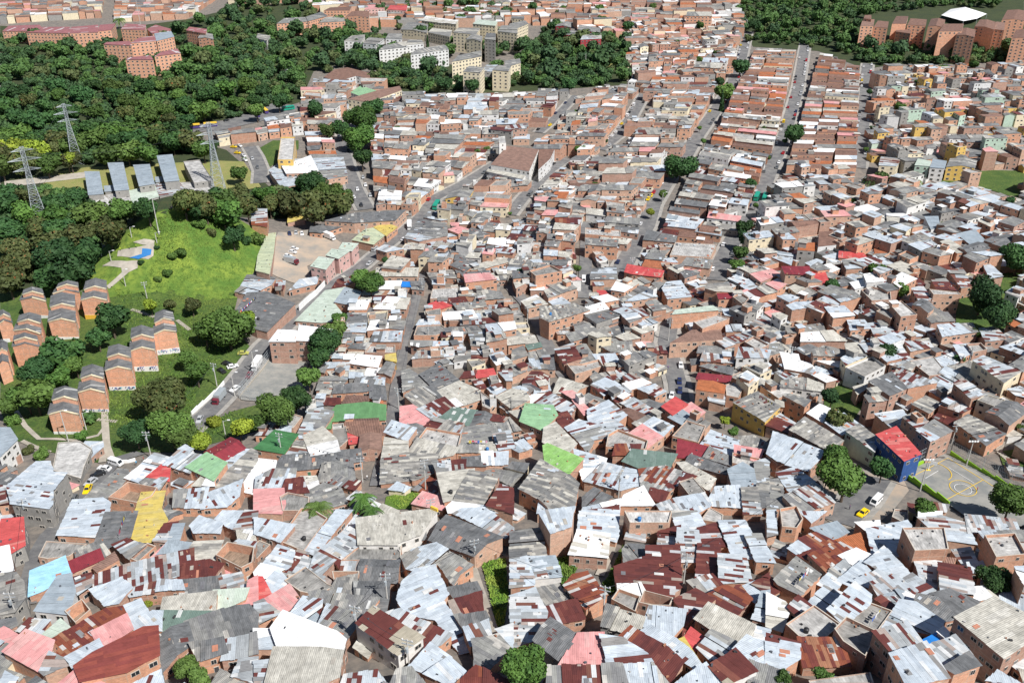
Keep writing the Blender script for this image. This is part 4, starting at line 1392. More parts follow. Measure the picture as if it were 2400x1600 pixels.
zone(F("1450 135 1690 112 1650 185 1450 190"), pf + 'ww', 4, 8, 8, 11, seed=7)
zone(F("1450 192 1500 200 1380 330 1310 330"), pm, 4, 8, 8, 12, seed=8)
zone(F("1500 190 1660 190 1580 330 1420 330"), pm, 4, 8, 11, 8, seed=9)
zone(F("880 215 1310 205 1290 330 850 325"), pm + 'fdw', 4, 9, 8, 11, 0.2, seed=10)
zone(F("1310 205 1445 192 1360 320 1270 330"), pm, 4, 9, 8, 10, seed=11)
zone(F("850 325 1190 335 1000 480 860 455"), pm, 4, 8, 8, 11, seed=12)
zone(F("1200 330 1400 330 1250 470 1040 470"), pm, 4, 8, 9, 10, seed=13)
zone(F("1400 330 1590 330 1480 490 1260 490"), pm, 4, 9, 9, 10, seed=14)
zone(F("1738 112 1832 112 1775 360 1630 340"), 'ttttttoofpwWcmk', 4, 7, 12, 8, 0.06, seed=15)
zone(F("1620 345 1765 372 1655 640 1470 630"), pm + 'fdp', 4, 7, 11, 8, 0.08, seed=16)
zone(F("1882 128 1975 138 1965 405 1800 405"), 'ttttttoofpwcmk', 4, 7, 12, 8, 0.06, seed=17)
zone2(F("1800 412 1965 420 1900 570 1710 640"), pm, 4, 10, 7, 8, 12, seed=18)
zone2(F("2012 145 2360 150 2370 400 2000 398"), pm + "ffdpffdd", 4, 12, 7.5, 8, 8, 0.2, wc="bbbbbbwwcgbbyG", seed=19)
zone2(F("1965 430 2420 430 2420 660 1880 640"), pn, 4, 10, 7, 8, 32, 0.2, seed=20)
zone2(F("930 480 1340 480 1340 640 930 640"), pn + "ff", 3.5, 8, 7, 7.5, -10, 0.15, seed=21, low=True)
zone(F("1345 480 1480 495 1450 650 1335 650"), pn + 't', 4, 7, 9, 9, 0.1, seed=22)
zone(F("815 635 965 635 930 800 790 810"), pn + 'w', 3.5, 5, 10, 9, 0.1, seed=23)
zone2(F("975 640 1200 640 1290 850 930 830"), pn, 3.5, 7, 7, 7, 12, 0.2, seed=24, low=True)
zone2(F("1200 640 1650 640 1600 860 1300 860"), pn, 3.5, 8, 7, 7, 28, 0.2, seed=25, low=True)
zone2(F("1640 640 2420 640 2420 1030 1600 900"), pn, 3.5, 8, 7, 7, 35, 0.25, seed=26, low=True)
zone(F("720 800 930 800 900 1010 700 1000"), pn, 2.6, 3.4, 6, 6, 0.2, seed=27, low=True)
zone2(F("930 830 1600 850 1640 1080 880 1060"), pn, 2.4, 3.6, 5.5, 5.5, 28, 0.25, seed=28, low=True)
zone2(F("-60 1060 2440 1060 2440 1640 -60 1640"), pn, 1.8, 2.8, 5, 5, -25, 0.25, seed=29, low=True)
zone(F("490 306 690 272 700 310 505 338"), pm, 4, 7, 9, 9, 0.15, seed=30)
zone(F("690 205 920 205 900 262 690 292"), pm, 4, 8, 9, 10, 0.2, seed=31)
zone(F("700 318 765 318 785 400 715 400"), pm + 'ww', 3.5, 6, 9, 9, 0.15, seed=34)
zone(F("0 300 180 300 180 345 0 350"), pf, 3, 5, 9, 10, 0.2, seed=32, skip=0.5)
zone(F("1700 0 1830 -10 1820 60 1750 62"), 'tttaaK', 5, 8, 14, 14, 0.1, seed=33, skip=0.3)

zone2(F("540 -30 1750 -30 1720 120 1440 130 1300 60 1180 62 860 62 540 10"), pf + 'ww', 4, 9, 10, 12, 8, 0.2, seed=40)
zone2(F("1440 90 1750 60 1700 200 1440 195"), pf + 'wf', 4, 10, 9, 10, 6, 0.2, seed=41)
zone2(F("690 205 1440 195 1300 340 840 340 690 300"), pm, 4, 9, 9, 10, -8, 0.2, seed=42, low=True)
zone2(F("-300 1000 0 1000 -20 1640 -400 1640"), pn, 3, 6, 9, 9, 20, seed=43)
zone2(F("2400 420 2700 420 2800 1640 2400 1640"), pn, 4, 8, 9, 9, 35, seed=44)
MD[0] = 24
zone2(F("930 480 1340 480 1480 500 1640 640 1600 860 1300 860 930 830"), pn, 2.5, 3.6, 4.6, 4.8, 10, 0.2, seed=50, low=True)
zone2(F("1640 420 2420 430 2420 1030 1600 900"), pn, 2.5, 4, 4.8, 5, 30, 0.2, seed=51, low=True)
zone2(F("860 330 1480 330 1480 490 870 480"), pm, 3, 4, 5.5, 6, 5, 0.2, seed=52, low=True)
zone2(F("815 635 970 635 930 1010 700 1000"), pn, 2.5, 3.5, 4.6, 4.8, 0, 0.2, seed=53, low=True)
# landmark names used in the labels of the other houses
LM = [H for H in HOUSES if H.get('lab')]
def shortlm(s):
    for cut in (' beside', ' above', ' below', ' left of', ' right of', ' at the', ' in the', ' on a', ' on the', ' running', ' level', ' near', ' overlapping', ', ', ' of the', ' directly', ' behind', ' with', ' by the', ' just', ' to the', ' between', ' under'):
        k = s.find(cut)
        if k > 10: s = s[:k]
    return s
def direction(dx, dy):
    dy *= 1.3
    if abs(dx) > 2.2 * abs(dy): return 'right of' if dx > 0 else 'left of'
    if abs(dy) > 2.2 * abs(dx): return 'below' if dy > 0 else 'above'
    return ('lower right of' if dx > 0 else 'lower left of') if dy > 0 else ('upper right of' if dx > 0 else 'upper left of')
def finish_houses():
    apts = [H for H in HOUSES if H.get('apt')]; rest = [H for H in HOUSES if not H.get('apt')]
    def vis(H):
        x, y = H['c']; return 0 < x < 2400 and 0 < y < 1600
    ind = sorted([H for H in rest if vis(H)], key=lambda H: -H['A'] * (3 if H.get('lab') else 1))[:296]
    ids = set(id(H) for H in ind)
    used = {}
    cl = {}
    for H in ind:
        if H.get('lab'): continue
        g = H['g']; d = PAL[g.code][4]; L = min(LM, key=lambda q: (q['c'][0] - H['c'][0]) ** 2 + (q['c'][1] - H['c'][1]) ** 2)
        dr = direction(H['c'][0] - L['c'][0], H['c'][1] - L['c'][1])
        dist = math.hypot(H['c'][0] - L['c'][0], H['c'][1] - L['c'][1]); cl.setdefault((d, g.w if g.w != 'b' else '', dr, id(L)), []).append((dist, H, L))
    for (d, w, dr, _), lst in cl.items():
        for k, (_, H, L) in enumerate(sorted(lst, key=lambda t: t[0])):
            near = '' if len(lst) == 1 else (('nearest ' if k == 0 else ORD[k]))
            wd = (WALL[w][2] + ' ') if w and w not in 'bo' else ''
            s = shortlm(L['lab']); nd = 'roof' in d
            H['lab'] = f"{near}{wd}house with {d} {'top' if d.startswith('roofless') else 'roof'} {dr} the {s}"
            if len(H['lab'].split()) > 16: H['lab'] = ' '.join(H['lab'].replace('house with ', '').split()[:16])
    seen = {}
    for H in ind:
        n = seen[H['lab']] = seen.get(H['lab'], 0) + 1
        if n > 1: H['lab'] = ' '.join(('another ' + H['lab'] + ' farther out').split()[:16])
    # apartment blocks: numbered from the left within each kind
    ag = {}
    for H in apts: g = H['g']; ag.setdefault((g.w, g.code), []).append(H)
    for (w, c), lst in ag.items():
        lst.sort(key=lambda H: H['c'][0]); nm = {'b': 'tall brown brick', 'o': 'orange brick'}.get(w, WALL[w][2])
        for k, H in enumerate(lst):
            o = '' if len(lst) == 1 else ('leftmost ' if k == 0 else (ORD[k] if k < len(ORD) else '') )
            t = '' if len(lst) == 1 else (' of its kind' if k == 0 else ' counting from the left')
            H['lab'] = f"{o}{nm} apartment block with {PAL[c][4]} roof{t}"
            H['grp'] = nm + ' apartment blocks'
    SB = MB(); sw = stuff_win(SB)
    for H in rest:
        if id(H) in ids: continue
        g = H['g']; dist = math.hypot(g.c.x, g.c.y)
        g.wall(SB); g.roof(SB, max(1.0, dist / 220.0))
        if dist < 450: g.patches(SB)
        if 230 < dist < 1000 and g.rng.random() < 0.3: annex(g, SB)
        if dist < 900: g.windows(sw, 0.7)
    for H in ind + apts:
        g = H['g']; apt = H.get('apt'); dist = math.hypot(g.c.x, g.c.y)
        base = (g.c.x, g.c.y, g.zb)
        t = thing('apartment_block' if apt else 'house', base, H['lab'], 'apartment block' if apt else 'house', H.get('grp', 'houses packed on the hillside') if not apt else H['grp'])
        mw = MB(); g.wall(mw); mw.obj('wall', t, base)
        mr = MB(); g.roof(mr, 1.0 if dist < 450 else 1.6); None if apt else g.patches(mr)
        ro = mr.obj('roof', t, base)

        if 'yellow edge' in H['lab'] and g.code == 'c' and not apt and 'below' not in H['lab']:
            a, b, L = max(g.edges, key=lambda e: e[0][1] + e[1][1]); ye = MB(); ye.box(((a[0] + b[0]) / 2 - base[0], (a[1] + b[1]) / 2 - base[1], (a[2] + b[2]) / 2 - base[2] + 0.5), (L + 0.4, 0.5, 1.1), 'yellowpaint', rz=math.atan2(b[1] - a[1], b[0] - a[0])); ye.obj('yellow_parapet', t)
        cnt = [0]; dm = g.rng.choice(DOORS); big = H['A'] > 5200 and not apt
        def add(x, y, z, rz, w, h, kd):
            if cnt[0] >= 90: return
            cnt[0] += 1
            if big and kd == 'window':
                f_ = inst(kd, WFR, t, (x - base[0], y - base[1], z - base[2]), rz, (w, 1, h)); inst('pane', PANE, f_); return
            inst(kd, WIN if kd == 'window' else dm, t, (x - base[0], y - base[1], z - base[2]), rz, (w, 1, h))
        if apt:
            st = g.edges
            for a, b, L in g.edges:
                if L < 3: continue
                dx, dy = b[0] - a[0], b[1] - a[1]; nx, ny = dy / L, -dx / L
                if nx * -(a[0] + b[0]) / 2 + ny * -(a[1] + b[1]) / 2 < 0: continue
                nw = max(1, int(L / 3.4))
                for k in range(min(7, int(g.h / 2.75))):
                    zc = a[2] - 1.5 - 2.75 * k
                    for i in range(nw):
                        tt = (i + 0.5) / nw; add(a[0] + dx * tt + nx * 0.02, a[1] + dy * tt + ny * 0.02, zc, math.atan2(dy, dx), 1.3 if i % 2 else 1.7, 1.3, 'window')
        else: g.windows(add, 0.75)
    o = SB.obj('house_rows'); tag(o, 'dense mass of small brick houses with mixed roofs filling the streets beyond', 'houses', None, 'stuff')
    print('houses', len(rest), 'individual', len(ind), 'apts', len(apts), 'stuff faces', len(SB.f))
finish_houses()
# ------------------------------------------------------------------ trees
def rsph(rng):
    while True:
        v = Vector((rng.uniform(-1, 1), rng.uniform(-1, 1), rng.uniform(-1, 1)))
        if 0.05 < v.length < 1: return v.normalized()
def crown_data(seed, nleaf, lobes=10, leaf=0.05, shape='round', core=True):
    rng = random.Random(seed); L = []
    if shape == 'round':
        for i in range(lobes):
            a = rng.random() * 6.28; r = 0.31 * math.sqrt(rng.random()); z = rng.uniform(-0.16, 0.2) * (1 - r)
            L.append((Vector((r * math.cos(a), r * math.sin(a), z)), rng.uniform(0.13, 0.23)))
        L.append((Vector((0, 0, -0.02)), 0.27))
    elif shape == 'flat':
        for i in range(lobes):
            a = rng.random() * 6.28; r = 0.36 * math.sqrt(rng.random()); L.append((Vector((r * math.cos(a), r * math.sin(a), rng.uniform(-0.05, 0.13))), rng.uniform(0.09, 0.16)))
    else:
        for i in range(lobes):
            t = (i + 0.5) / lobes; L.append((Vector((rng.uniform(-.05, .05), rng.uniform(-.05, .05), -0.5 + 1.1 * t)), 0.22 * (1.05 - t) + 0.03))
    V = []; Fc = []
    def quad(c, n, s):
        u = n.orthogonal().normalized(); w = n.cross(u); a = rng.random() * 6.28
        u, w = u * math.cos(a) + w * math.sin(a), w * math.cos(a) - u * math.sin(a); b = len(V)
        k = rng.uniform(0.5, 0.9)
        V.extend([c - u * s - w * s * k, c + u * s * 1.1 - w * s * k * 0.6, c + u * s * 0.8 + w * s * k, c - u * s * 0.9 + w * s * k * 1.1]); Fc.append((b, b + 1, b + 2, b + 3))
    tot = sum(r * r for _, r in L)
    for c, r in L:
        for _ in range(int(nleaf * r * r / tot)):
            d = rsph(rng); p = c + d * r * rng.uniform(0.86, 1.12) * Vector((1, 1, 0.9)).length / 1.68
            if any((p - c2).length < r2 * 0.78 for c2, r2 in L if c2 is not c): continue
            n = (d + rsph(rng) * 0.75).normalized(); quad(p, n, leaf * rng.uniform(0.6, 1.3))
        if core:
            bm = bmesh.new(); bmesh.ops.create_icosphere(bm, subdivisions=1, radius=r * 0.84, matrix=Matrix.Translation(c)); b = len(V)
            for v in bm.verts: V.append(v.co + rsph(rng) * r * 0.12)
            for f in bm.faces: Fc.append(tuple(b + q.index for q in f.verts))
            bm.free()
    return V, Fc
def mk(name, V, Fc, mat):
    me = bpy.data.meshes.new(name); me.from_pydata([tuple(v) for v in V], [], Fc); me.materials.append(M[mat]); me.update(); return me
CROWN = {}
def crown(kind, mat, var, big):
    key = (kind, mat, var, big)
    if key not in CROWN:
        n, lf = (5200, 0.026) if big else (1500, 0.043)
        if kind == 'cone': n, lf = 900, 0.045
        V, Fc = crown_data(hash((kind, var)) % 999 if False else var * 17 + (5 if kind == 'flat' else 1), n, 13 if big else 10, lf, kind)
        CROWN[key] = mk('crown', V, Fc, mat)
    return CROWN[key]
def trunk_mesh(seed):
    rng = random.Random(seed); mb = MB(); mb.tube((0, 0, -0.3), (0.01, 0.0, 0.42), 0.035, 'bark', 6, 0.022)
    for k in range(4):
        a = k * 1.57 + rng.random(); e = (0.2 * math.cos(a), 0.2 * math.sin(a), rng.uniform(0.5, 0.66)); mb.tube((0.01, 0, rng.uniform(0.28, 0.4)), e, 0.018, 'bark', 5, 0.008)
    return mb.mesh('trunk')
TRUNK = [trunk_mesh(i) for i in range(3)]
def palm_mesh(seed):
    rng = random.Random(seed); mb = MB(); fr = []
    V = []; Fc = []
    for k in range(22):
        a = k * 2.4 + rng.random() * 0.4; up = rng.uniform(-0.1, 1.1); pts = []
        for i in range(7):
            t = i / 6; r = 0.5 * t * (0.9 if up > 0.8 else 1); z = up * 0.35 * t - 0.45 * t * t; pts.append(Vector((r * math.cos(a), r * math.sin(a), z)))
        s = Vector((-math.sin(a), math.cos(a), 0))
        for i in range(6):
            for sg in (-1, 1):
                for q in range(2):
                    t = (i + q * 0.5) / 6; p = pts[i].lerp(pts[i + 1], q * 0.5); p2 = pts[i].lerp(pts[i + 1], q * 0.5 + 0.4); w = 0.13 * (1 - t * 0.75)
                    b = len(V); V += [p, p2, p2 + s * sg * w + Vector((0, 0, -0.05)) + (p2 - p) * 0.8, p + s * sg * w * 0.8 + Vector((0, 0, -0.05)) + (p2 - p) * 0.8]; Fc.append((b, b + 1, b + 2, b + 3))
    return mk('fronds', V, Fc, 'leaf_mid')
PALM = [palm_mesh(1), palm_mesh(2)]
TREEN = [0]
def tree(px, py, dpx, tone='dark', label=None, group=None, kind='round', big=None, cat='tree', hk=1.0):
    """crown centred on photo pixel px,py and dpx wide"""
    c0 = U(px, py, 4); dist = c0.y * cp - (c0.z - CH) * sp; D = dpx * dist / FPX
    if cat == 'bush': Hc = 0.3 * D
    elif kind == 'cone': Hc = D * 0.95
    else: Hc = min(0.62 * D + 1.2, 9.5) * hk
    c = U(px, py, Hc); base = Vector((c.x, c.y, c.z - Hc)); TREEN[0] += 1; rng = RND
    if big is None: big = dpx > 62
    nm = {'bush': 'bush', 'tree': 'tree', 'palm tree': 'palm_tree', 'cypress': 'cypress_tree'}[cat]
    t = thing(nm, base, label or 'leafy tree', cat, group, rng.random() * 6.28)
    if cat == 'palm tree':
        mb = MB(); mb.tube((0, 0, -0.5), (0.2, 0, Hc), 0.28, 'bark', 7, 0.18); mb.obj('trunk', t)
        inst('fronds', PALM[TREEN[0] % 2], t, (0.2, 0, Hc), 0, (D, D, D)); return t
    var = rng.randrange(4)
    cr = inst('crown', crown(kind, 'leaf_' + tone, var, big), t, (0, 0, Hc), rng.random() * 6.28, (D * 1.12, D * 1.12, D * (rng.uniform(0.9, 1.1) if kind != 'cone' else 2.2)))
    if cat != 'bush': inst('trunk', TRUNK[TREEN[0] % 3], t, (0, 0, 0), 0, (max(D, 4), max(D, 4), Hc * 1.6 if kind != 'cone' else Hc))
    else: inst('stem', TRUNK[0], t, (0, 0, 0), 0, (D * .6, D * .6, Hc * 1.4))
    return t
# named trees
STL = []
NT = """
645 960 92 mid|wide round tree beside the sports ground, left one of the close pair
690 935 78 dark|darker round tree of the close pair beside the sports ground
762 800 82 dark|large tree on the slope above the sports ground
742 838 62 dark|middle tree on the slope beside the sports ground
722 880 60 mid|lowest tree on the strip between sports ground and roofs
795 745 40 mid|small tree at the top of the strip beside the long pale warehouse
785 775 60 mid|tree below the long pale warehouse roof
535 770 120 mid|large spreading tree over the parked cars below the grassy hill
480 775 62 mid|tree left of the large spreading tree below the hill
570 750 56 lime|light green tree beside the big dark warehouse
376 932 108 red|very large brownish tree in the lower left above the footpath
400 1000 100 mid|bushy tree touching the right of the very large brownish tree
318 1012 70 dark|dark lower part tree beside the stepped path
430 1020 78 mid|rounded green tree above the maroon gable
475 1030 60 lime|lime green tree in front of the maroon gable
545 555 52 dark|lone dark tree on the right flank of the grassy hill
1985 1115 118 mid|large bright tree left of the sports court road
2070 1095 62 dark|round dark tree in front of the deep blue house
1955 1060 70 mid|upper tree behind the large bright tree left of the court
2370 1170 90 mid|tree at the right edge below the court
2175 1190 60 mid|small tree below the lime green court wall
2305 690 92 dark|large round tree between brick houses at the right
2345 740 80 dark|darker lower tree in the hollow at the right edge
2390 600 90 dark|tree at the right edge beside the white stairs
2330 1355 74 dark|dark tree in the lower right behind the maroon roof
1230 1560 112 mid|large round tree at the bottom edge beside the pink roof
430 1560 70 mid|light tree in front of the corrugated roofs, bottom left
465 1590 60 mid|second low tree at the bottom left edge
1596 390 72 dark|wide dark tree in the middle of the square on the street
1862 312 52 dark|round tree at the crossing of the wide straight streets
1553 455 26 mid|small tree with lamp on the square
1527 497 24 lime|lime round tree on the traffic island
1745 530 40 dark|tree row upper one beside the straight street
1748 560 44 dark|tree row middle one beside the straight street
1735 590 40 mid|tree row lower one beside the straight street
1727 620 34 mid|bushy tree at the lower end of the straight street
1762 430 30 dark|dark tree left of the green buses
2070 415 44 mid|tree at the crossing below the right street
845 275 70 mid|broad tree above the left street junction
840 320 74 mid|tree in the middle of the left street cluster
848 368 50 dark|lowest round tree of the left street cluster
800 300 50 dark|tree at the left of the street cluster
765 305 40 mid|tree beside the white low houses at left
875 250 46 dark|upper tree by the school corner
735 255 46 dark|leafy tree behind the green roofed school
1700 215 50 mid|tree row on the avenue, upper one
1735 155 46 dark|tree on the avenue beside white awnings
1240 410 10 mid|tiny street tree by the white church wall
1360 350 28 mid|small round tree behind the white church
730 430 70 dark|spreading cedar-like tree beside the grey workshop
770 455 70 mid|round tree right of the spreading cedar
805 460 50 mid|bright tree beside the left street
620 455 50 mid|tree left of the cedar by the workshop
560 405 40 mid|small tree on the dry lawn beside the library
1220 640 36 dark|dark tree between small houses in the centre
1352 628 22 mid|small tree at the top of the dark side street
2080 830 60 dark|tree between tall brick houses at the right
1955 670 40 dark|upper small tree beside the tall brick house at right
1955 708 36 mid|lower small tree beside the tall brick house at right
2115 680 42 mid|round tree beside the patchwork roofed tall house
2055 630 38 mid|tree below the white and zinc roofs at right
228 790 52 dark|dark tree between the orange row blocks
265 755 44 dark|dark tree right of the yellow-based row block
80 870 80 dark|dark tree in the cluster at the left edge
140 885 60 mid|middle tree in the lower left cluster
175 850 56 mid|right tree in the lower left cluster
60 925 76 mid|lower tree in the cluster at the left edge
20 950 60 mid|lowest tree at the left edge
442 838 50 mid|tree above the street wall beside the cars
460 870 60 mid|tree beside the black roofed hut
190 1022 34 mid|small tree in front of the lowest orange row block
353 715 38 lime|rounded golden shrub-like tree on the slope
395 712 36 red|red-flowering tree left of the small shack
450 715 40 red|red-flowering tree right of the small shack
868 665 66 mid|dense green shrubs beside the sloping street
845 650 50 mid|taller shrubs at the top of the vacant lot
2140 1480 36 dark|small dark tree between roofs, lower right
1835 1588 40 mid|light bushy tree at the bottom right edge
1930 1585 50 mid|bright bushes at the bottom edge, right
600 990 50 mid|rounded shrub tree below the sports ground fence
560 1000 60 lime|yellowish shrub tree below the sports ground
1965 985 60 red|brownish shrub in the gully at right
1950 930 50 dark|upper dark shrub in the gully at right
1700 985 26 lime|lime shrub in the small triangular garden
1720 1012 30 mid|green shrub in the small triangular garden
130 600 110 dark|big domed tree at the left flank of the hill
480 480 80 red|brownish-red tree behind the hilltop, left one
430 470 80 red|brownish-red tree behind the flagpole
520 470 60 mid|green tree at the back edge of the hill
"""
for ln in NT.strip().split('\n'):
    a, lab = ln.split('|'); q = a.split(); small = float(q[2]) < 34
    tree(float(q[0]), float(q[1]), float(q[2]), q[3], lab, 'trees standing among the houses')
ST = "1590 100 18;1470 60 30;1405 20 26;1320 20 22;1250 18 30;1530 15 20;1640 60 24;1770 60 26;1060 60 20;980 70 22;930 45 20;1150 95 26;1190 80 22;1240 120 30;1300 105 26;1010 60 16;890 100 24;820 85 22;1410 45 22;1290 60 24;1640 140 20;1680 125 22;1600 175 18;1345 120 20;1570 215 14;1690 190 26;1700 290 12;1640 300 14;1745 250 16;1790 300 14;1820 260 12;1840 330 16;1800 370 14;1832 240 10;2040 215 16;2065 245 18;2090 210 20;2045 300 14;2030 350 14;2110 250 26;2150 195 24;2210 160 22;2280 150 26;2340 155 24;2300 240 16;2370 280 18;2230 290 14;2180 335 16;1460 365 12;1420 330 12;1380 300 12;1650 330 16;1625 420 18;1590 520 14;1570 560 12;1765 640 20;1770 480 16;1860 450 14;1460 520 12;1440 560 14;1395 430 14;1290 440 10;1000 420 14;1100 300 12;1035 262 14;960 260 16;930 300 16;885 330 16;1160 260 12;1350 262 12;1560 300 12;1900 540 12;2000 470 16;2080 520 16;2200 520 20;2270 480 18;2365 470 26;2220 600 24;2160 560 16;2010 560 14;2045 700 24;2180 620 22;2250 840 26;2390 860 24;2290 780 30;2060 780 22;2100 910 28;2160 1000 20;2330 1020 26;1700 880 20;1790 960 22;1640 960 18;2390 1000 24;1450 700 12;1300 540 12;1090 560 12;1195 500 10;905 610 20"
for i, sx in enumerate(ST.split(';')):
    a = [float(v) for v in sx.split()]; t_ = ('mid', 'dark', 'mid')[i % 3]; STL.append((tree(a[0], a[1], a[2], t_, None, 'small trees along the streets', big=False), a[0], a[1], {'mid': 'mid green', 'dark': 'dark green'}[t_]))
PT = "850 1165 70;745 1188 78;870 1195 60;2045 415 46;2105 425 40;2145 425 40;1012 280 22;278 45 30;1118 352 22;1140 345 22;735 285 20;735 870 30"
for i, s in enumerate(PT.split(';')):
    a = [float(v) for v in s.split()]
    lab = ['taller palm of the clump beside the vacant lot, centre', 'spiky palm right of the large pink roof', 'low palm leaning towards the vacant lot', 'leftmost palm above the teal houses at right', 'middle palm on the green bank at right', 'rightmost palm on the green bank at right', 'palm in front of a tall brick house, upper middle', 'palm beside the far maroon-roofed blocks', 'left palm of the pair on the market street', 'right palm of the pair on the market street', 'palm beside the low white houses at left', 'palm-like tree on the strip beside the sports ground'][i]
    tree(a[0], a[1], a[2], 'mid', lab, 'palm trees', cat='palm tree')
CT = "1692 240 22;497 55 12;522 62 10;836 58 12;890 58 12;1002 100 14;1110 30 9;1160 50 10;1175 20 9;112 812 16;128 815 16;143 820 15;1345 10 8"
for i, s in enumerate(CT.split(';')):
    a = [float(v) for v in s.split()]
    lab = ['tall dark cypress on the avenue beside the round trees', 'tall cypress right of the maroon blocks', 'shorter cypress right of the maroon blocks', 'left cypress before the blue-ended blocks', 'right cypress before the blue-ended blocks', 'cypress in front of the white apartment blocks', 'far thin cypress above the cream blocks', 'thin cypress beside the cream blocks', 'far cypress at the top middle', 'leftmost cypress in front of the orange row blocks', 'middle cypress in front of the orange row blocks', 'right cypress in front of the orange row blocks', 'tiny far cypress at the top'][i]
    tree(a[0], a[1], a[2], 'dark', lab, 'cypress trees', kind='cone', cat='cypress')
# woodland: individual crowns, then the mass between them
WOODS = [
 ("0 62 235 80 300 130 430 60 560 15 700 5 790 35 800 62 870 112 700 165 690 235 600 262 440 288 430 325 0 325", 'the wood behind the pylons, upper left', 128, ['dark'] * 5 + ['mid'] * 4 + ['red']),
 ("0 325 430 325 500 345 480 372 200 380 0 400", 'the strip of trees behind the library building', 20, ['mid', 'mid', 'dark', 'red']),
 ("0 455 190 450 350 462 500 440 540 520 380 478 330 495 240 555 170 620 160 660 0 670", 'the dark belt around the grassy hill', 40, ['dark', 'red', 'red', 'mid', 'dark']),
 ("0 352 60 345 120 360 190 372 0 392", 'the scrub', 5, ['mid', 'lime']),
 ("700 55 800 62 870 112 1000 165 860 140 720 100", 'scattered trees', 12, ['mid', 'dark']),
 ("800 62 1240 62 1240 175 1040 172 860 112", 'the cream apartment blocks', 10, ['mid', 'dark', 'dark']),
 ("0 800 250 830 250 1000 100 950 0 960", 'the lower left trees', 2, ['mid', 'dark', 'mid', 'red']),
 ("190 690 260 745 330 760 400 800 380 850 300 750 200 760", 'slope trees', 1, ['mid', 'dark']),
 ("850 20 1180 20 1190 60 1040 60 1000 30 860 40", 'far city trees', 10, ['mid', 'dark']),
 ("540 455 700 455 790 480 740 500 560 500", 'the belt behind the truck yard', 10, ['red', 'dark', 'red']),
 ("720 170 860 112 1000 170 1190 175 1235 90 1290 30 1300 75 1440 95 1440 192 1300 205 1200 200 1000 215 900 205", 'the belt behind the cream and white apartment blocks', 46, ['dark', 'dark', 'mid', 'mid', 'red']),
 ("1700 -8 1960 0 2330 -8 2300 20 2160 20 1990 40 1960 100 2180 128 2352 112 2352 140 2190 150 2020 150 1980 145 1880 112 1720 105 1690 60", 'the green belt below the brick towers, upper right', 56, ['dark', 'dark', 'mid', 'mid']),
]
def sample(poly, rng):
    xs = [p[0] for p in poly]; ys = [p[1] for p in poly]
    while True:
        x, y = rng.uniform(min(xs), max(xs)), rng.uniform(min(ys), max(ys))
        if inpoly(x, y, poly): return x, y
KEEP = [X("360 365 520 365 520 500 200 500 190 395 250 375")]
def freepx(x, y):
    for p, c in POLYS:
        if abs(c[0] - x) < 60 and abs(c[1] - y) < 50:
            if inpoly(x, y, p) or inpoly(x, y - 14, p): return False
    return not any(inpoly(x, y, k) for k in KEEP)
for ln in ROWB.strip().split('\n'):
    if ln[0] == '@': ox, oy = (float(q) for q in ln[1:].split()); continue
    v = [float(q) for q in ln.split()]; xs_ = [ox + v[k] / 0.392 for k in range(0, 8, 2)]; ys_ = [oy + v[k] / 0.392 for k in range(1, 8, 2)]
    KEEP.append([(min(xs_) - 8, min(ys_) - 6), (max(xs_) + 8, min(ys_) - 6), (max(xs_) + 8, max(ys_) + 72), (min(xs_) - 8, max(ys_) + 72)])
wr = random.Random(5); mass = ([], []); small = [crown_data(60 + i, 260, 7, 0.075) for i in range(3)]
tw = {'dark': 'dark green', 'mid': 'mid green', 'red': 'brownish', 'lime': 'yellow-green'}
WT = []; CAND = []; MC = ['leaf_mass_a', 'leaf_mass_b', 'leaf_mass_c', 'leaf_mass_d', 'leaf_mass_e']; MI = []
for k_, a_, b_ in (('a', (0.024, 0.062, 0.02), (0.05, 0.108, 0.028)), ('b', (0.04, 0.10, 0.022), (0.075, 0.15, 0.03)), ('c', (0.06, 0.09, 0.028), (0.095, 0.12, 0.035)), ('d', (0.10, 0.16, 0.03), (0.15, 0.21, 0.04)), ('e', (0.025, 0.065, 0.025), (0.045, 0.10, 0.03))):
    M['leaf_mass_' + k_] = plain('woodland_leaves_' + k_, a_, 0.8, scale=0.5, col2=b_)
def mass_crown(g, D, hh, mi, src):
    V, Fc = src[wr.randrange(len(src))]; b = len(mass[0]); an = wr.random() * 6.28; ca, sa = math.cos(an), math.sin(an)
    mass[0].extend([Vector((g.x + (v.x * ca - v.y * sa) * D, g.y + (v.x * sa + v.y * ca) * D, g.z + hh + v.z * D)) for v in V])
    mass[1].extend([tuple(b + q for q in f) for f in Fc]); MI.extend([mi] * len(Fc))
for poly, nm, n, tones in WOODS:
    poly = F(poly); pts = []; tries = 0
    while len(pts) < n and tries < 9000:
        tries += 1; x, y = sample(poly, wr)
        if not freepx(x, y) or y < -4: continue
        g = U(x, y); d = (g.y * cp - (g.z - CH) * sp); r = FPX / d * 9.0
        if any(abs(x - a) < r * 1.15 and abs(y - b) < r * 0.75 for a, b in pts): continue
        pts.append((x, y)); tn = wr.choice(tones); D = wr.uniform(12, 19)
        CAND.append((x, y, r, D, d, tn, nm))
    A = 0
    for _ in range(n * 9):
        x, y = sample(poly, wr)
        if not freepx(x, y): continue
        g = U(x, y); D = wr.uniform(6, 12); mass_crown(g, D, D * 0.42, wr.choice([0, 0, 1, 1, 2, 4]), small)
CAND.sort(key=lambda q: -q[1] - q[2] * 4); NI = 297 - sum(1 for o in COL.objects if o.get('category') == 'tree')
bigc = [crown_data(80 + i, 420, 9, 0.062) for i in range(5)]
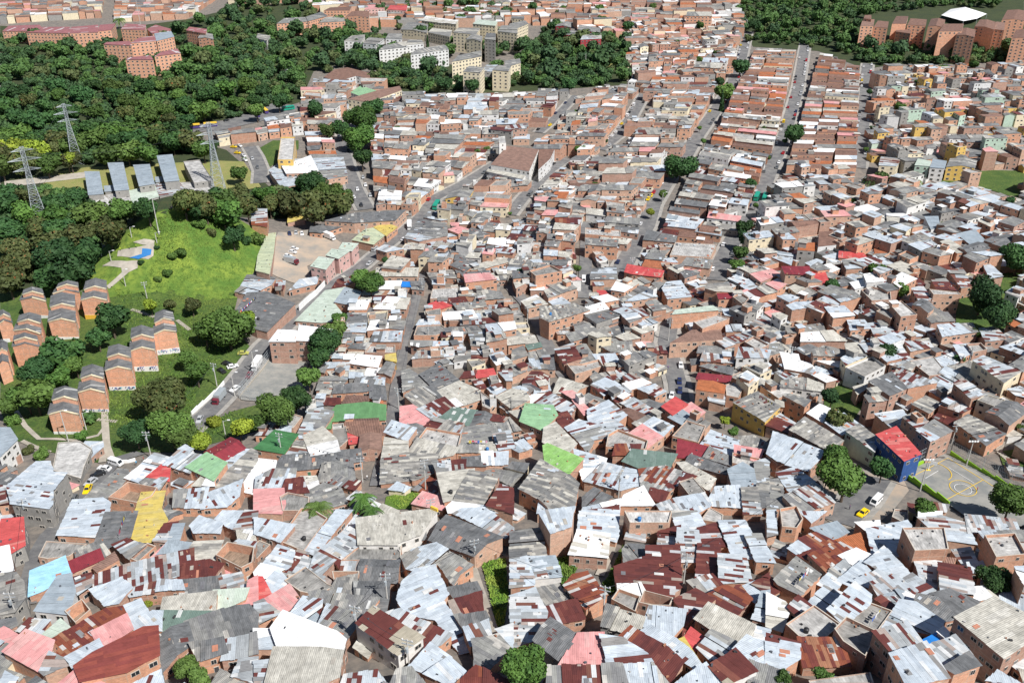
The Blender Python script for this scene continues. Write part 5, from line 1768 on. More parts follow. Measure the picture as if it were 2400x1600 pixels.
for i, (x, y, r, D, d, tn, nm) in enumerate(CAND):
    if i < NI: WT.append((tree(x, y - r * 0.3, D * FPX / d, tn, None, 'trees of ' + nm, big=False), x, y, tw[tn]))
    else: mass_crown(U(x, y), D * wr.uniform(0.8, 1.1), D * 0.5, {'dark': wr.choice([0, 4]), 'mid': 1, 'red': 2, 'lime': 3}[tn], bigc)
WL = [(150, 300, 'pylon before the dark wood'), (62, 440, 'pylon nearest the left edge'), (500, 380, 'pylon by the library'), (90, 80, 'long row of maroon-roofed blocks'), (330, 130, 'maroon-roofed block cluster'), (470, 90, 'right-hand small maroon-roofed block'), (715, 60, 'blue-ended brick blocks'), (660, 265, 'yellow and purple buses'), (310, 430, 'library'), (820, 190, 'tiled school'), (980, 110, 'white apartment blocks'), (1120, 165, 'cream apartment blocks'), (1370, 80, 'crimson apartment blocks'), (1415, 150, 'yellow playing field'), (360, 500, 'tall thin hilltop pole'), (130, 600, 'big domed tree by the hill'), (60, 690, 'row blocks at the left edge'), (690, 480, 'small square yellow roof'), (2050, 70, 'leftmost brick tower'), (2250, 45, 'bright white tent'), (2330, 130, 'rightmost brick towers'), (1890, 120, 'top of the long straight street'), (2060, 150, 'far end of the short right street'), (1740, 60, 'far end of the avenue'), (420, 300, 'left end of the bus yard'), (20, 350, 'dirt path at left')]
cl = {}
WL2 = WL + [(L['c'][0], L['c'][1], shortlm(L['lab'])) for L in LM if len(shortlm(L['lab']).split()) < 9] + [(1190, 370, 'white-walled church'), (1596, 390, 'wide tree of the square'), (1862, 312, 'round tree at the street crossing'), (2305, 690, 'large round tree at right'), (1700, 230, 'cypress of the avenue'), (2070, 415, 'palms above the teal houses'), (1050, 240, 'palm in the upper middle'), (1300, 150, 'cream apartment blocks'), (1610, 35, 'large brick block at the top')]
for t, x, y, tn in WT + STL:
    L = min(WL2 if tn and (t, x, y, tn) in STL else WL, key=lambda q: (q[0] - x) ** 2 + (q[1] - y) ** 2); cl.setdefault((tn, direction(x - L[0], y - L[1]), L[2]), []).append((math.hypot(x - L[0], y - L[1]), t))
for (tn, dr, nm), lst in cl.items():
    for k, (_, t) in enumerate(sorted(lst, key=lambda q: q[0])):
        t['label'] = (('nearest ' if k == 0 else ORD[min(k, 21)]) if len(lst) > 1 else 'broad ') + f"{tn} tree {dr} the {nm}"
wme = mk('woodland', mass[0], mass[1], MC[0])
for k_ in MC[1:]: wme.materials.append(M[k_])
wme.polygons.foreach_set('material_index', MI)
wm = bpy.data.objects.new('woodland', wme); COL.objects.link(wm)
tag(wm, 'continuous mass of lower green trees and undergrowth between the tall crowns', 'woodland', None, 'stuff')
# rough grass, tufts
def tufts(name, poly, n, s, mat, seed, lab):
    rng = random.Random(seed); V = []; Fc = []; poly = X(poly)
    for _ in range(n):
        x, y = sample(poly, rng); g = U(x, y)
        for k in range(3):
            a = rng.random() * 6.28; h = s * rng.uniform(0.5, 1.3); w = s * 0.28; b = len(V); l = Vector((math.cos(a * 3), math.sin(a * 3), 0)) * h * 0.7
            d = Vector((math.cos(a), math.sin(a), 0)) * w; V += [g - d, g + d, g + d * 0.4 + l + Vector((0, 0, h)), g - d * 0.4 + l + Vector((0, 0, h))]; Fc.append((b, b + 1, b + 2, b + 3))
    o = bpy.data.objects.new(name, mk(name, V, Fc, mat)); COL.objects.link(o); tag(o, lab, 'grass', None, 'stuff')
M['tuft'] = plain('grass_blades', (0.075, 0.15, 0.022), 0.9, scale=0.05, col2=(0.17, 0.225, 0.04))
M['tuft3'] = plain('bright_grass_blades', (0.14, 0.27, 0.03), 0.9, scale=0.15, col2=(0.28, 0.36, 0.06))
M['tuft2'] = plain('dark_grass_blades', (0.07, 0.15, 0.02), 0.9, scale=0.1, col2=(0.15, 0.22, 0.035))
tufts('hill_grass', "340 520 420 497 490 515 555 530 590 565 590 620 550 680 530 740 440 720 380 690 330 670 370 600", 9000, 0.5, 'tuft', 1, 'tall yellow-green grass covering the round hill')
tufts('rough_grass', "260 670 330 690 430 720 540 750 560 800 470 900 440 1000 560 960 600 1000 430 1040 250 1000 200 900 300 800 290 720", 4200, 0.7, 'tuft2', 2, 'rough dark green grass below the hill and around the row blocks')
tufts('alley_grass', "1130 1320 1183 1310 1186 1345 1190 1400 1178 1470 1166 1468 1150 1400", 1300, 0.6, 'tuft3', 3, 'long grass on the strip beside the concrete footpath')
tufts('lot_grass', "908 1166 988 1148 1004 1188 930 1192", 700, 0.5, 'tuft3', 4, 'weeds growing on the vacant lot beside the palms')
tufts('yard_grass', "1306 1310 1343 1308 1350 1335 1330 1370 1307 1385", 600, 0.8, 'tuft2', 6, 'dense grass between the brick houses at the bottom')
tufts('bank_grass', "1430 1345 1462 1275 1450 1330 1446 1385 1430 1395 1412 1370", 300, 0.6, 'tuft2', 7, 'grass beside the stepped alley at the bottom')
for i, (x, y, d, t, l) in enumerate([(425, 590, 34, 'mid', 'dark green shrub on the middle of the grassy hill'), (405, 600, 28, 'mid', 'shrub left of the middle shrub on the hill'), (468, 522, 38, 'mid', 'shrub near the top right of the hill'), (495, 545, 26, 'red', 'brownish shrub on the right slope of the hill'), (392, 640, 24, 'mid', 'small shrub low on the hill'), (370, 655, 20, 'mid', 'smallest shrub low on the hill'), (330, 615, 16, 'dark', 'dark clipped bush beside the painted plaza'), (368, 580, 14, 'dark', 'round dark bush at the plaza edge'), (530, 520, 36, 'dark', 'upper dark shrub on the right rim of the hill'), (560, 540, 36, 'dark', 'lower dark shrub on the right rim of the hill'), (575, 565, 30, 'dark', 'shrub at the right foot of the hill'), (600, 560, 44, 'mid', 'bright shrub beside the green-roofed shed'), (330, 1400, 40, 'mid', 'bush between two long roofs, lower left'), (295, 1404, 36, 'mid', 'left bush between two long roofs, lower left'), (362, 1403, 36, 'mid', 'right bush between two long roofs, lower left'), (350, 1410, 30, 'lime', 'pale bush in front of the zinc sheds'), (505, 985, 44, 'lime', 'yellow-green bush below the street wall'), (30, 985, 36, 'mid', 'bush above the white-walled house at the left edge'), (65, 1055, 30, 'red', 'reddish bush by the steps at left'), (95, 1065, 40, 'mid', 'green bush by the steps at left'), (650, 1035, 34, 'mid', 'bush beside the deep green roof'), (1170, 1420, 24, 'mid', 'small bush beside the concrete footpath'), (1815, 1285, 20, 'lime', 'lime bush between roofs, lower right')]):
    tree(x, y, d, t, l, 'bushes', cat='bush')

# ------------------------------------------------------------------ orange row blocks
def row_block(pts, k, lab):
    pts = [(x, y) for x, y in pts]; c = (sum(p[0] for p in pts) / 4, sum(p[1] for p in pts) / 4)
    h = 10.0; z0 = U(c[0], c[1], h).z; FL, BL, BR, FR = pts; lr = lambda a, b, t: (a[0] + (b[0] - a[0]) * t, a[1] + (b[1] - a[1]) * t)
    ML, MR = lr(FL, BL, 0.56), lr(FR, BR, 0.56); ML2, MR2 = lr(FL, BL, 0.44), lr(FR, BR, 0.44)
    top = [UZ(x, y, z0 - 0.9) for x, y in (FL, ML2, MR2, FR)]; topb = [UZ(x, y, z0 + 1.0) for x, y in (ML, BL, BR, MR)]
    g = HouseGeo(top, 'd', 'o', h - 0.9, random.Random(k)); gb = HouseGeo(topb, 'd', 'o', h + 1.0, random.Random(k + 50)); gb.zb = g.zb
    for q_ in (g, gb):
        e = Vector((q_.top[0].xy + q_.top[1].xy + q_.top[2].xy + q_.top[3].xy)) / 4; q_.eu = (UZ(*lr(BL, BR, .5), z0).xy - UZ(*lr(FL, FR, .5), z0).xy).normalized(); q_.ev = Vector((-q_.eu.y, q_.eu.x))
        q_.loc = [((p.xy - q_.c.xy).dot(q_.eu), (p.xy - q_.c.xy).dot(q_.ev)) for p in q_.top]; vv = [v for _, v in q_.loc]; q_.v0, q_.v1 = min(vv), max(vv); q_.vc = (q_.v0 + q_.v1) / 2; q_.a = q_.b = 0; q_.gable = True; q_.rise = 1.5
    base = (g.c.x, g.c.y, g.zb); t = thing('row_block', base, lab, 'apartment block', 'orange brick row blocks on the slope')
    mw = MB(); g.wall(mw); mw.obj('wall', t, base); mr = MB(); g.roof(mr, 1); ro = mr.obj('roof', t, base)
    mw = MB(); gb.wall(mw); mw.obj('wall', t, base); mr = MB(); gb.roof(mr, 1); mr.obj('roof', t, base)
    front = [e for e in g.edges if e[2] > 2]; front.sort(key=lambda e: (e[0][1] + e[1][1]))
    a, b, L = front[0]; tr = MB(); col = (0.72, 0.62, 0.42)
    fe = [e for e in g.edges if e[2] > 0.5 and (e[0][1] + e[1][1]) / 2 < g.c.y - 2 and abs(e[1][0] - e[0][0]) > abs(e[1][1] - e[0][1])]
    fb = [(e, False) for e in gb.edges if e[2] > 0.5 and (e[0][1] + e[1][1]) / 2 < gb.c.y - 1.5 and abs(e[1][0] - e[0][0]) > abs(e[1][1] - e[0][1])]
    for (a, b, L), low_ in [(e, True) for e in fe] + fb:
        dx, dy = (b[0] - a[0]) / L, (b[1] - a[1]) / L; nx, ny = dy, -dx
        A = Vector(a) + Vector((nx, ny, 0)) * 0.15; B_ = Vector(b) + Vector((nx, ny, 0)) * 0.15
        tr = MB(); up = Vector((0, 0, 0.35)); tr.face([A - up * 0.4, B_ - up * 0.4, B_ + up * 0.6, A + up * 0.6], 'plaster', col); tr.face([A + up * 0.6, B_ + up * 0.6, B_ + up * 0.6 - Vector((nx, ny, 0)) * 0.5, A + up * 0.6 - Vector((nx, ny, 0)) * 0.5], 'plaster', col)
        tr.obj('roof_trim', t, base)
        if not low_: continue
        wb_ = MB(); zb = g.zb - 1.5; q0 = Vector((a[0] + nx * 0.12, a[1] + ny * 0.12, zb)); q1 = Vector((b[0] + nx * 0.12, b[1] + ny * 0.12, zb)); U_ = Vector((0, 0, 3.4))
        wb_.face([q0, q1, q1 + U_, q0 + U_], 'plaster', (0.74, 0.74, 0.72) if k != 7 else (0.7, 0.42, 0.05)); wb_.face([q0 + U_, q1 + U_, q1 + U_ - Vector((nx, ny, 0)) * 0.12, q0 + U_ - Vector((nx, ny, 0)) * 0.12], 'plaster', (0.6, 0.6, 0.58))
        pb = wb_.obj('painted_base', t, base)
        if k in (1, 2, 3, 12):
            gm = MB(); rg = random.Random(k)
            for j in range(14):
                s0 = rg.uniform(0.1, 0.85); z1 = zb + rg.uniform(1.9, 3.0); p0 = q0.lerp(q1, s0) + Vector((nx, ny, 0)) * 0.05; p0.z = z1; p1 = q0.lerp(q1, s0 + 0.08) + Vector((nx, ny, 0)) * 0.05; p1.z = z1 + rg.uniform(0.1, 0.8)
                gm.tube(p0, p1, 0.14, 'plaster', 4, col=rg.choice([(0.06, 0.06, 0.35), (0.1, 0.1, 0.4), (0.1, 0.4, 0.45), (0.03, 0.03, 0.08)]))
            gm.obj('graffiti', t, base)
    n = [0]
    def add(x, y, z, rz, w, h_, kd): n[0] += 1; inst('window', WIN, t, (x - base[0], y - base[1], z - base[2]), rz, (w, 1, h_))
    for a, b, L in g.edges:
        dx, dy = b[0] - a[0], b[1] - a[1]
        if L < 4 or abs(dy) < abs(dx): continue
        nx, ny = dy / L, -dx / L
        if nx * -a[0] + ny * -a[1] < 0: continue
        for kz in range(3):
            for i in range(int(L / 3)): add(a[0] + dx * (i + .5) / int(L / 3) + nx * .02, a[1] + dy * (i + .5) / int(L / 3) + ny * .02, a[2] - 1.4 - 2.6 * kz, math.atan2(dy, dx), 1.4, 1.2, 'window')
rows = []; ox = oy = 0
for ln in ROWB.strip().split('\n'):
    if ln[0] == '@': ox, oy = (float(q) for q in ln[1:].split()); continue
    v = [float(q) for q in ln.split()]; rows.append([(ox + v[k] / 0.392, oy + v[k + 1] / 0.392) for k in range(0, 8, 2)])
RL = ['lowest orange brick row block, with a zinc lean-to at its foot', 'row block with blue graffiti on its white base, left of the very large tree', 'row block with purple graffiti on its white base', 'row block with teal graffiti on its white base', 'row block behind the dark trees at the left, cut by trees', 'row block cut by the left edge, lowest one', 'small row block behind the others at the far left', 'row block with a yellow painted base under the hill path', 'row block behind the three cypresses', 'row block with a white sheet roof behind, top of its row', 'row block second from the left edge with split orange terrace', 'upper row block cut by the left edge', 'uppermost row block beside the hillside stairs, blue graffiti base']
for k, p in enumerate(rows): row_block(p, k, RL[k])

# ------------------------------------------------------------------ library, tent, court, ground, pylons
def composite(name, lab, cat, specs, seed=3):
    gs = []; rng = random.Random(seed)
    for code, wc, h, pts in specs:
        c = (sum(p[0] for p in pts) / len(pts), sum(p[1] for p in pts) / len(pts)); z0 = U(c[0], c[1], h).z
        gs.append(HouseGeo([UZ(x, y, z0) for x, y in pts], code, wc, h, rng))
    base = (gs[0].c.x, gs[0].c.y, gs[0].zb); t = thing(name, base, lab, cat)
    for g in gs:
        mw = MB(); g.wall(mw); w = mw.obj('wall', t, base); mr = MB(); g.roof(mr, 1.5); mr.obj('roof', t, base)
        cnt = [0]
        def add(x, y, z, rz, w_, h, kd): inst('window', WIN, t, (x - base[0], y - base[1], z - base[2]), rz, (w_, 1, h))
        g.windows(add, 0.5)
    return t
composite('library_building', 'low library of five slate-blue roofed wings with mottled grey lower roofs', 'library', [
 ('n', 'g', 7, X("199 402 232 402 242 455 208 458")), ('n', 'g', 8, X("253 382 288 381 302 445 270 448")), ('n', 'g', 8, X("313 387 350 385 362 432 327 437")),
 ('n', 'g', 9, X("368 365 403 362 420 424 387 427")), ('W', 'g', 7, X("430 380 468 376 500 425 455 430")),
 ('W', 'g', 4, X("208 460 244 457 268 470 276 492 224 484")), ('G', 'g', 4, X("302 447 362 434 372 462 310 478")), ('W', 'g', 4, X("246 458 300 448 310 476 276 490")), ('m', 'g', 4, X("364 432 420 426 440 452 374 460")),
 ('W', 'g', 4, X("422 428 500 427 512 462 440 454")), ('n', 'g', 3, X("244 436 266 434 268 448 246 450")), ('n', 'g', 3, X("364 415 384 413 386 425 366 428"))])
composite('church', 'white-walled church with a large brown tiled roof beside the market street', 'church', [
 ('t', 'w', 9, X("1188 342 1263 350 1240 402 1150 386")), ('t', 'w', 8, X("1262 352 1272 346 1300 350 1290 372 1262 398")), ('W', 'w', 13, X("1168 322 1184 320 1186 336 1170 338")), ('c', 'w', 6, X("1150 388 1238 404 1225 420 1140 402"))])
tt = thing('event_tent', U(2257, 42, 0), 'huge bright white peaked tent beyond the brick towers, upper right', 'tent')
tb = tt.location; mb = MB(); q = [UZ(x, y, tb.z + 5) - tb for x, y in X("2206 36 2228 22 2262 17 2313 33 2290 44 2258 50")]; cc = sum(q, Vector()) / 6 + Vector((0, 0, 6))
for i in range(6): mb.face([q[i], q[(i + 1) % 6], cc], 'white')
mb.obj('canopy', tt); mb = MB()
for v in q: mb.tube(v - Vector((0, 0, 6)), v, 0.25, 'steel')
mb.obj('posts', tt)
M['line_y'] = M['yellowpaint']
def wallrun(name, pts, h, mat, w, lab, cat, dz=0.0, group=None):
    g = [U(x, y) for x, y in pts]; base = g[0]; mb = MB()
    for a, b in zip(g[:-1], g[1:]):
        n = max(1, int((b - a).length / 4))
        for k in range(n):
            p, r = a.lerp(b, k / n), a.lerp(b, (k + 1) / n); p.z = tz(p.x, p.y); r.z = tz(r.x, r.y); m_ = (p + r) / 2; L = (r - p).length
            mb.box((m_.x - base.x, m_.y - base.y, m_.z - base.z + h / 2 - 0.3), (L + 0.05, w, h + 0.8), mat, (0.5, 0.48, 0.44), math.atan2(r.y - p.y, r.x - p.x))
    o = mb.obj(name); o.location = base; return tag(o, lab, cat, group)
wallrun('court_wall', X("2214 1061 2112 1113"), 1.6, 'limegreen', 0.3, 'lime green low wall along the upper left side of the court', 'wall', group='lime walls')
wallrun('court_wall', X("2112 1113 2165 1147 2223 1184"), 1.6, 'limegreen', 0.3, 'lime green wall along the lower left side of the court', 'wall', group='lime walls')
wallrun('court_wall', X("2226 1068 2300 1108 2395 1162"), 1.4, 'limegreen', 0.3, 'lime green wall along the far right side of the court', 'wall', group='lime walls')
def gl(name, mat, pts, w, dz):
    road(name, mat, pts, w, dz)
road('court_line', 'line_y', X("2134 1121 2221 1076 2355 1160"), 0.22, 0.56)
road('court_line', 'line_y', X("2215 1175 2302 1128"), 0.22, 0.57)
road('court_line', 'white', X("2222 1098 2282 1135"), 0.15, 0.58); road('court_line', 'white', X("2132 1122 2215 1175"), 0.15, 0.58)
road('court_line', 'white', X("2168 1124 2198 1106"), 0.15, 0.58)
def ring(cx, cy, r, a0, a1, mat, dz=0.6, w=0.22):
    c = U(cx, cy); pts = []
    for k in range(25):
        a = R(a0 + (a1 - a0) * k / 24); pts.append(P((c.x + r * math.cos(a), c.y + r * math.sin(a), c.z)))
    road('court_line', mat, pts, w, dz)
ring(2256, 1147, 3.6, 0, 360, 'line_y'); ring(2256, 1149, 2.3, 0, 360, 'white', 0.61, 0.14); ring(2190, 1108, 4.6, -60, 110, 'line_y')
ring(2184, 1156, 0.1, 0, 1, 'white')
def pole(px, py, h, lab, cat='street lamp', kind='lamp', lean=0, mat='pole', arm=(1, 0), group='street lamps'):
    b = U(px, py); nm = {'lamp': 'street_lamp', 'power': 'utility_pole', 'flag': 'tall_pole', 'flood': 'floodlight'}[kind]
    t = thing(nm, b, lab, cat, group); mb = MB(); r = 0.2 if kind != 'flag' else 0.25
    mb.tube((0, 0, -0.5), (0, 0, h), r, mat, 6, r * 0.6); mb.obj('pole', t)
    ax, ay = arm; L = math.hypot(ax, ay) or 1; ax /= L; ay /= L
    if kind == 'lamp':
        mb = MB(); mb.tube((0, 0, h - 0.2), (ax * 1.6, ay * 1.6, h + 0.4), 0.08, 'steel', 5); arm_o = mb.obj('arm', t)
        mb = MB(); mb.box((ax * 1.9, ay * 1.9, h + 0.42), (0.9, 0.4, 0.2), 'white', rz=math.atan2(ay, ax)); mb.obj('lamp_head', arm_o)
    elif kind == 'power':
        for z in (h - 0.4, h - 1.3):
            mb = MB(); mb.box((0, 0, z), (2.4, 0.16, 0.16), 'steel', rz=math.atan2(ay, ax)); mb.obj('crossarm', t)
        mb = MB()
        for s in (-1, 0, 1): mb.box((ax * s, ay * s, h - 0.2), (0.18, 0.18, 0.3), 'white')
        mb.obj('insulators', t); mb = MB(); mb.tube((ay * 0.45, -ax * 0.45, h - 3.0), (ay * 0.45, -ax * 0.45, h - 1.9), 0.32, 'steel', 8); mb.obj('transformer', t)
    elif kind == 'flood':
        mb = MB(); mb.box((0, 0, h), (3.0, 0.2, 0.2), 'steel'); mb.obj('crossarm', t); mb = MB()
        for s in (-1.2, -0.4, 0.4, 1.2): mb.box((s, -0.2, h + 0.3), (0.55, 0.25, 0.5), 'white')
        mb.obj('lamps', t)
    return t
pole(2156, 1151, 11, 'floodlight pole standing at the near wall of the court', 'floodlight', 'flood', group='court floodlights')
pole(2264, 1093, 9, 'floodlight pole on the far side of the court', 'floodlight', 'flood', group='court floodlights')
def fence(name, pts, h, lab, step=4.0):
    g = [U(x, y) for x, y in pts]; base = g[0]; t = thing(name, base, lab, 'fence'); P_ = []
    for a, b in zip(g[:-1], g[1:]):
        n = max(1, int((b - a).length / step)); P_ += [a.lerp(b, k / n) for k in range(n)]
    P_.append(g[-1])
    for p in P_: p.z = tz(p.x, p.y)
    mb = MB()
    for p in P_: q = p - base; mb.tube(q - Vector((0, 0, 0.3)), q + Vector((0, 0, h)), 0.07, 'steel', 4)
    mb.obj('posts', t); mb = MB()
    for k in range(5):
        for a, b in zip(P_[:-1], P_[1:]):
            z = Vector((0, 0, 0.3 + (h - 0.35) * k / 4)); mb.tube(a - base + z, b - base + z, 0.045, 'steel', 3)
    for a, b in zip(P_[:-1], P_[1:]):
        for s in range(8):
            p = a.lerp(b, s / 8) - base; q = a.lerp(b, min(1, (s + 1.6) / 8)) - base; mb.tube(p + Vector((0, 0, .3)), q + Vector((0, 0, h)), 0.012, 'steel', 3); mb.tube(p + Vector((0, 0, h)), q + Vector((0, 0, .3)), 0.012, 'steel', 3)
    mb.obj('wire_mesh', t)
fence('court_fence', X("2112 1113 2214 1060 2226 1066"), 6, 'tall wire mesh fence on the upper left side of the lime green court')
fence('court_fence', X("2226 1066 2300 1106 2398 1160"), 5, 'wire mesh fence along the far right side of the lime green court')
fence('ground_fence', X("634 842 600 885 561 933 640 947"), 5, 'wire mesh fence between the street and the grey sports ground')
wallrun('low_wall', X("634 842 600 885 562 931"), 0.8, 'path', 0.3, 'low concrete wall on the street side of the sports ground', 'wall')
wallrun('low_wall', X("636 841 725 852"), 0.8, 'path', 0.3, 'low concrete wall behind the goal of the sports ground', 'wall')
wallrun('low_wall', X("560 938 600 1000 540 985"), 0.01, 'path', 0.3, 'thin kerb wall below the sports ground corner', 'wall') if False else None
wallrun('street_wall', X("526 903 505 925 478 948 450 973"), 1.6, 'white', 0.35, 'white topped retaining wall curving along the street above the grass', 'wall')
wallrun('white_wall', X("262 1086 300 1084 318 1080"), 1.0, 'white', 0.3, 'small white wall behind the two parked white cars', 'wall')
wallrun('mural_wall', X("702 730 720 712 742 694 762 672"), 3.0, 'white', 0.3, 'white wall with coloured murals along the sloping street', 'wall')
# goal, hoop
gp = U(684, 850); t = thing('football_goal', gp, 'white football goal at the far end of the grey sports ground', 'goal'); mb = MB()
for s in (-1.8, 1.8): mb.tube((s, 0, 0), (s, 0, 2.4), 0.1, 'white')
mb.tube((-1.8, 0, 2.4), (1.8, 0, 2.4), 0.1, 'white'); mb.obj('frame', t); mb = MB()
for s in (-1.8, 1.8): mb.tube((s, 0, 2.4), (s, 1.1, 0), 0.05, 'steel')
mb.tube((-1.8, 1.1, 0.05), (1.8, 1.1, 0.05), 0.05, 'steel'); mb.obj('net_stays', t)
hp = U(2174, 1104); t = thing('basketball_hoop', hp, 'white basketball stand with an orange base on the court', 'basketball hoop'); mb = MB()
mb.tube((0, 0, 0), (0, 0, 2.6), 0.14, 'white'); mb.tube((0, 0, 2.6), (0.9, -0.5, 3.1), 0.1, 'white'); mb.obj('post', t); mb = MB(); mb.box((1.0, -0.55, 3.3), (1.8, 0.08, 1.1), 'white', rz=-0.5); mb.obj('backboard', t); mb = MB(); mb.box((0, 0, 0.3), (1.4, 0.8, 0.6), 'yellowpaint'); mb.obj('base', t)
def pylon(px, py, h, rz, lab):
    t = thing('electricity_pylon', U(px, py), lab, 'pylon', 'lattice electricity pylons', rz); mb = MB(); w0, w1 = h * 0.09, h * 0.022
    def cor(z):
        w = w0 + (w1 - w0) * min(1, z / (h * 0.72)); return [Vector((sx * w, sy * w, z)) for sx, sy in ((-1, -1), (1, -1), (1, 1), (-1, 1))]
    zs = [0]; st = h * 0.13
    while zs[-1] < h * 0.97: zs.append(min(h, zs[-1] + st)); st = max(h * 0.05, st * 0.85)
    for a, b in zip(zs[:-1], zs[1:]):
        A, B_ = cor(a), cor(b)
        for i in range(4):
            j = (i + 1) % 4; mb.tube(A[i], B_[i], 0.16, 'steel', 4); mb.tube(A[i], B_[j], 0.09, 'steel', 3); mb.tube(A[j], B_[i], 0.09, 'steel', 3); mb.tube(B_[i], B_[j], 0.09, 'steel', 3)
    mb.obj('tower_body', t)
    for z, L in ((h * 0.72, h * 0.15), (h * 0.84, h * 0.18), (h * 0.95, h * 0.12)):
        mb = MB()
        for s in (-1, 1):
            tip = Vector((s * L, 0, z)); 
            for q in (-1, 1): mb.tube(Vector((0, q * w1, z)), tip, 0.1, 'steel', 3); mb.tube(Vector((0, q * w1, z + h * 0.035)), tip, 0.1, 'steel', 3)
            mb.tube(Vector((s * L * .5, 0, z)), Vector((s * L * .5, 0, z + h * 0.018)), 0.06, 'steel', 3)
        mb.obj('crossarm', t)
    return t
PY = [(182, 385, 38, 'lattice electricity pylon in front of the dark wood, tallest of the left pair'), (100, 535, 44, 'lattice electricity pylon nearest the left edge'), (515, 456, 42, 'lattice electricity pylon right of the library building')]
pys = [pylon(x, y, h, 0.5, l) for x, y, h, l in PY]
def wire(a, b, sag, name='power_line', lab=None, r=0.035):
    mb = MB(); prev = None; n = 10
    for k in range(n + 1):
        s = k / n; p = a.lerp(b, s) - Vector((0, 0, sag * 4 * s * (1 - s)))
        if prev is not None: mb.tube(prev - a, p - a, r * 1.6, 'wire', 3)
        prev = p
    o = mb.obj(name); o.location = a; tag(o, lab, 'power line', 'overhead wires')
p0, p1, p2 = [p.location + Vector((0, 0, h)) for p, (_, _, h, _) in zip(pys, PY)]
wire(p1 - Vector((0, 0, 6)), p0 - Vector((0, 0, 6)), 4, lab='lower overhead wire joining the two left pylons', r=0.06); wire(p1, p0, 4, lab='upper overhead wire joining the two left pylons', r=0.06)
wire(p1 - Vector((0, 0, 3)), p2 - Vector((0, 0, 3)), 6, lab='overhead wire from the left pylon towards the library pylon', r=0.06); wire(p0 - Vector((0, 0, 3)), p2 - Vector((0, 0, 3)), 6, lab='overhead wire from the far pylon towards the library pylon', r=0.06)
pole(373, 549, 17, 'very tall thin pole on top of the grassy hill', 'pole', 'flag', group='tall poles')
pole(329, 57, 26, 'very tall mast beyond the maroon-roofed blocks', 'mast', 'flag', group='tall poles')
pole(1372, 162, 13, 'tall pole beside the yellow playing field', 'pole', 'flag', group='tall poles')
for x, y, h, l in [(239, 602, 6, 'street lamp left of the hilltop plaza'), (269, 573, 5, 'lamp behind the hilltop plaza'), (309, 557, 5, 'lamp at the top left rim of the hill'), (368, 570, 5, 'lamp at the right corner of the hilltop plaza'), (295, 672, 8, 'tall lamp beside the hill ramp'), (261, 613, 5, 'lamp beside the lower plaza triangle'), (161, 1036, 12, 'white lamp pole before the lowest row block'), (203, 1008, 7, 'lamp pole right of the lowest row block'), (551, 930, 10, 'lamp over the street beside the white car'), (598, 878, 10, 'lamp over the street beside the white truck'), (530, 1028, 7, 'lamp pole in the bushes above the maroon gable'), (671, 190, 9, 'pale lamp pole at the edge of the wood'), (836, 160, 8, 'pole behind the school'), (1552, 480, 7, 'lamp on the square beside the small tree'), (1710, 255, 8, 'lamp on the avenue by the cypress'), (2395, 690, 8, 'lamp at the right edge'), (1865, 412, 8, 'lamp beside the straight street crossing')]:
    pole(x, y, h, l)
UP = [(509, 906, 10), (355, 1073, 10), (345, 700, 8), (661, 1070, 9), (850, 1129, 9), (998, 1155, 12), (842, 1520, 12), (910, 1430, 11), (1113, 1330, 9), (1412, 1470, 12), (1600, 1380, 11), (1449, 1170, 10), (1930, 1157, 10), (1566, 800, 10), (1236, 760, 9), (935, 960, 9), (990, 690, 8), (2010, 760, 9), (2170, 745, 8), (2230, 1040, 8), (1375, 760, 9), (1850, 860, 9), (2265, 870, 10), (1012, 1230, 9), (960, 1575, 9), (45, 1460, 9), (70, 1230, 9), (1005, 800, 8), (1640, 640, 8), (1480, 640, 8), (860, 560, 8), (1130, 450, 7)]
near_l = ['beside the street wall and parked cars', 'behind the parked white van, lower left', 'on the grass slope of the hill', 'with lamps above the deep green roof', 'at the end of the central alley', 'right of the vacant lot', 'in front of the chequered roof', 'beside the dark grey roofs, bottom centre', 'at the head of the concrete footpath', 'over the stepped alley, bottom', 'between rusty roofs, bottom right centre', 'above the zinc roofs, centre', 'left of the large bright tree by the court', 'at the top of the curved road', 'in the dark alley behind the teal building', 'half way along the central alley', 'at the top of the central alley', 'below the white-walled houses at right', 'in the hollow at right', 'behind the lime court wall', 'above the white-walled rust gable', 'between the brick houses right of the curved road', 'in the steep alley at the right edge', 'below the cream building with yellow edge', 'at the bottom edge, centre', 'in the steep alley at the left edge', 'above the sky-blue roof', 'beside the alley bend, upper part', 'near the lower end of the straight street', 'at the lower end of the square street', 'beside the main sloping street', 'on the market street']
ups = []
for i, (x, y, h) in enumerate(UP): ups.append(pole(x, y, h, 'utility pole with crossarms ' + near_l[i], 'utility pole', 'power', group='utility poles', arm=(1, 0.3 * ((i % 3) - 1))))
def link(i, j, k=0):
    a = ups[i].location + Vector((0, 0, UP[i][2] - 0.5 - k)); b = ups[j].location + Vector((0, 0, UP[j][2] - 0.5 - k)); wire(a, b, 1.2 + k, 'cable', ' '.join(f"black cable from the pole {near_l[i]} to the pole {near_l[j]}".split()[:16]), 0.03)
for i, j in ((0, 1), (3, 4), (4, 5), (5, 11), (7, 8), (6, 7), (9, 10), (10, 12), (15, 16), (13, 20), (14, 27), (17, 18), (19, 22), (8, 9), (11, 12), (6, 24), (26, 25)): link(i, j)

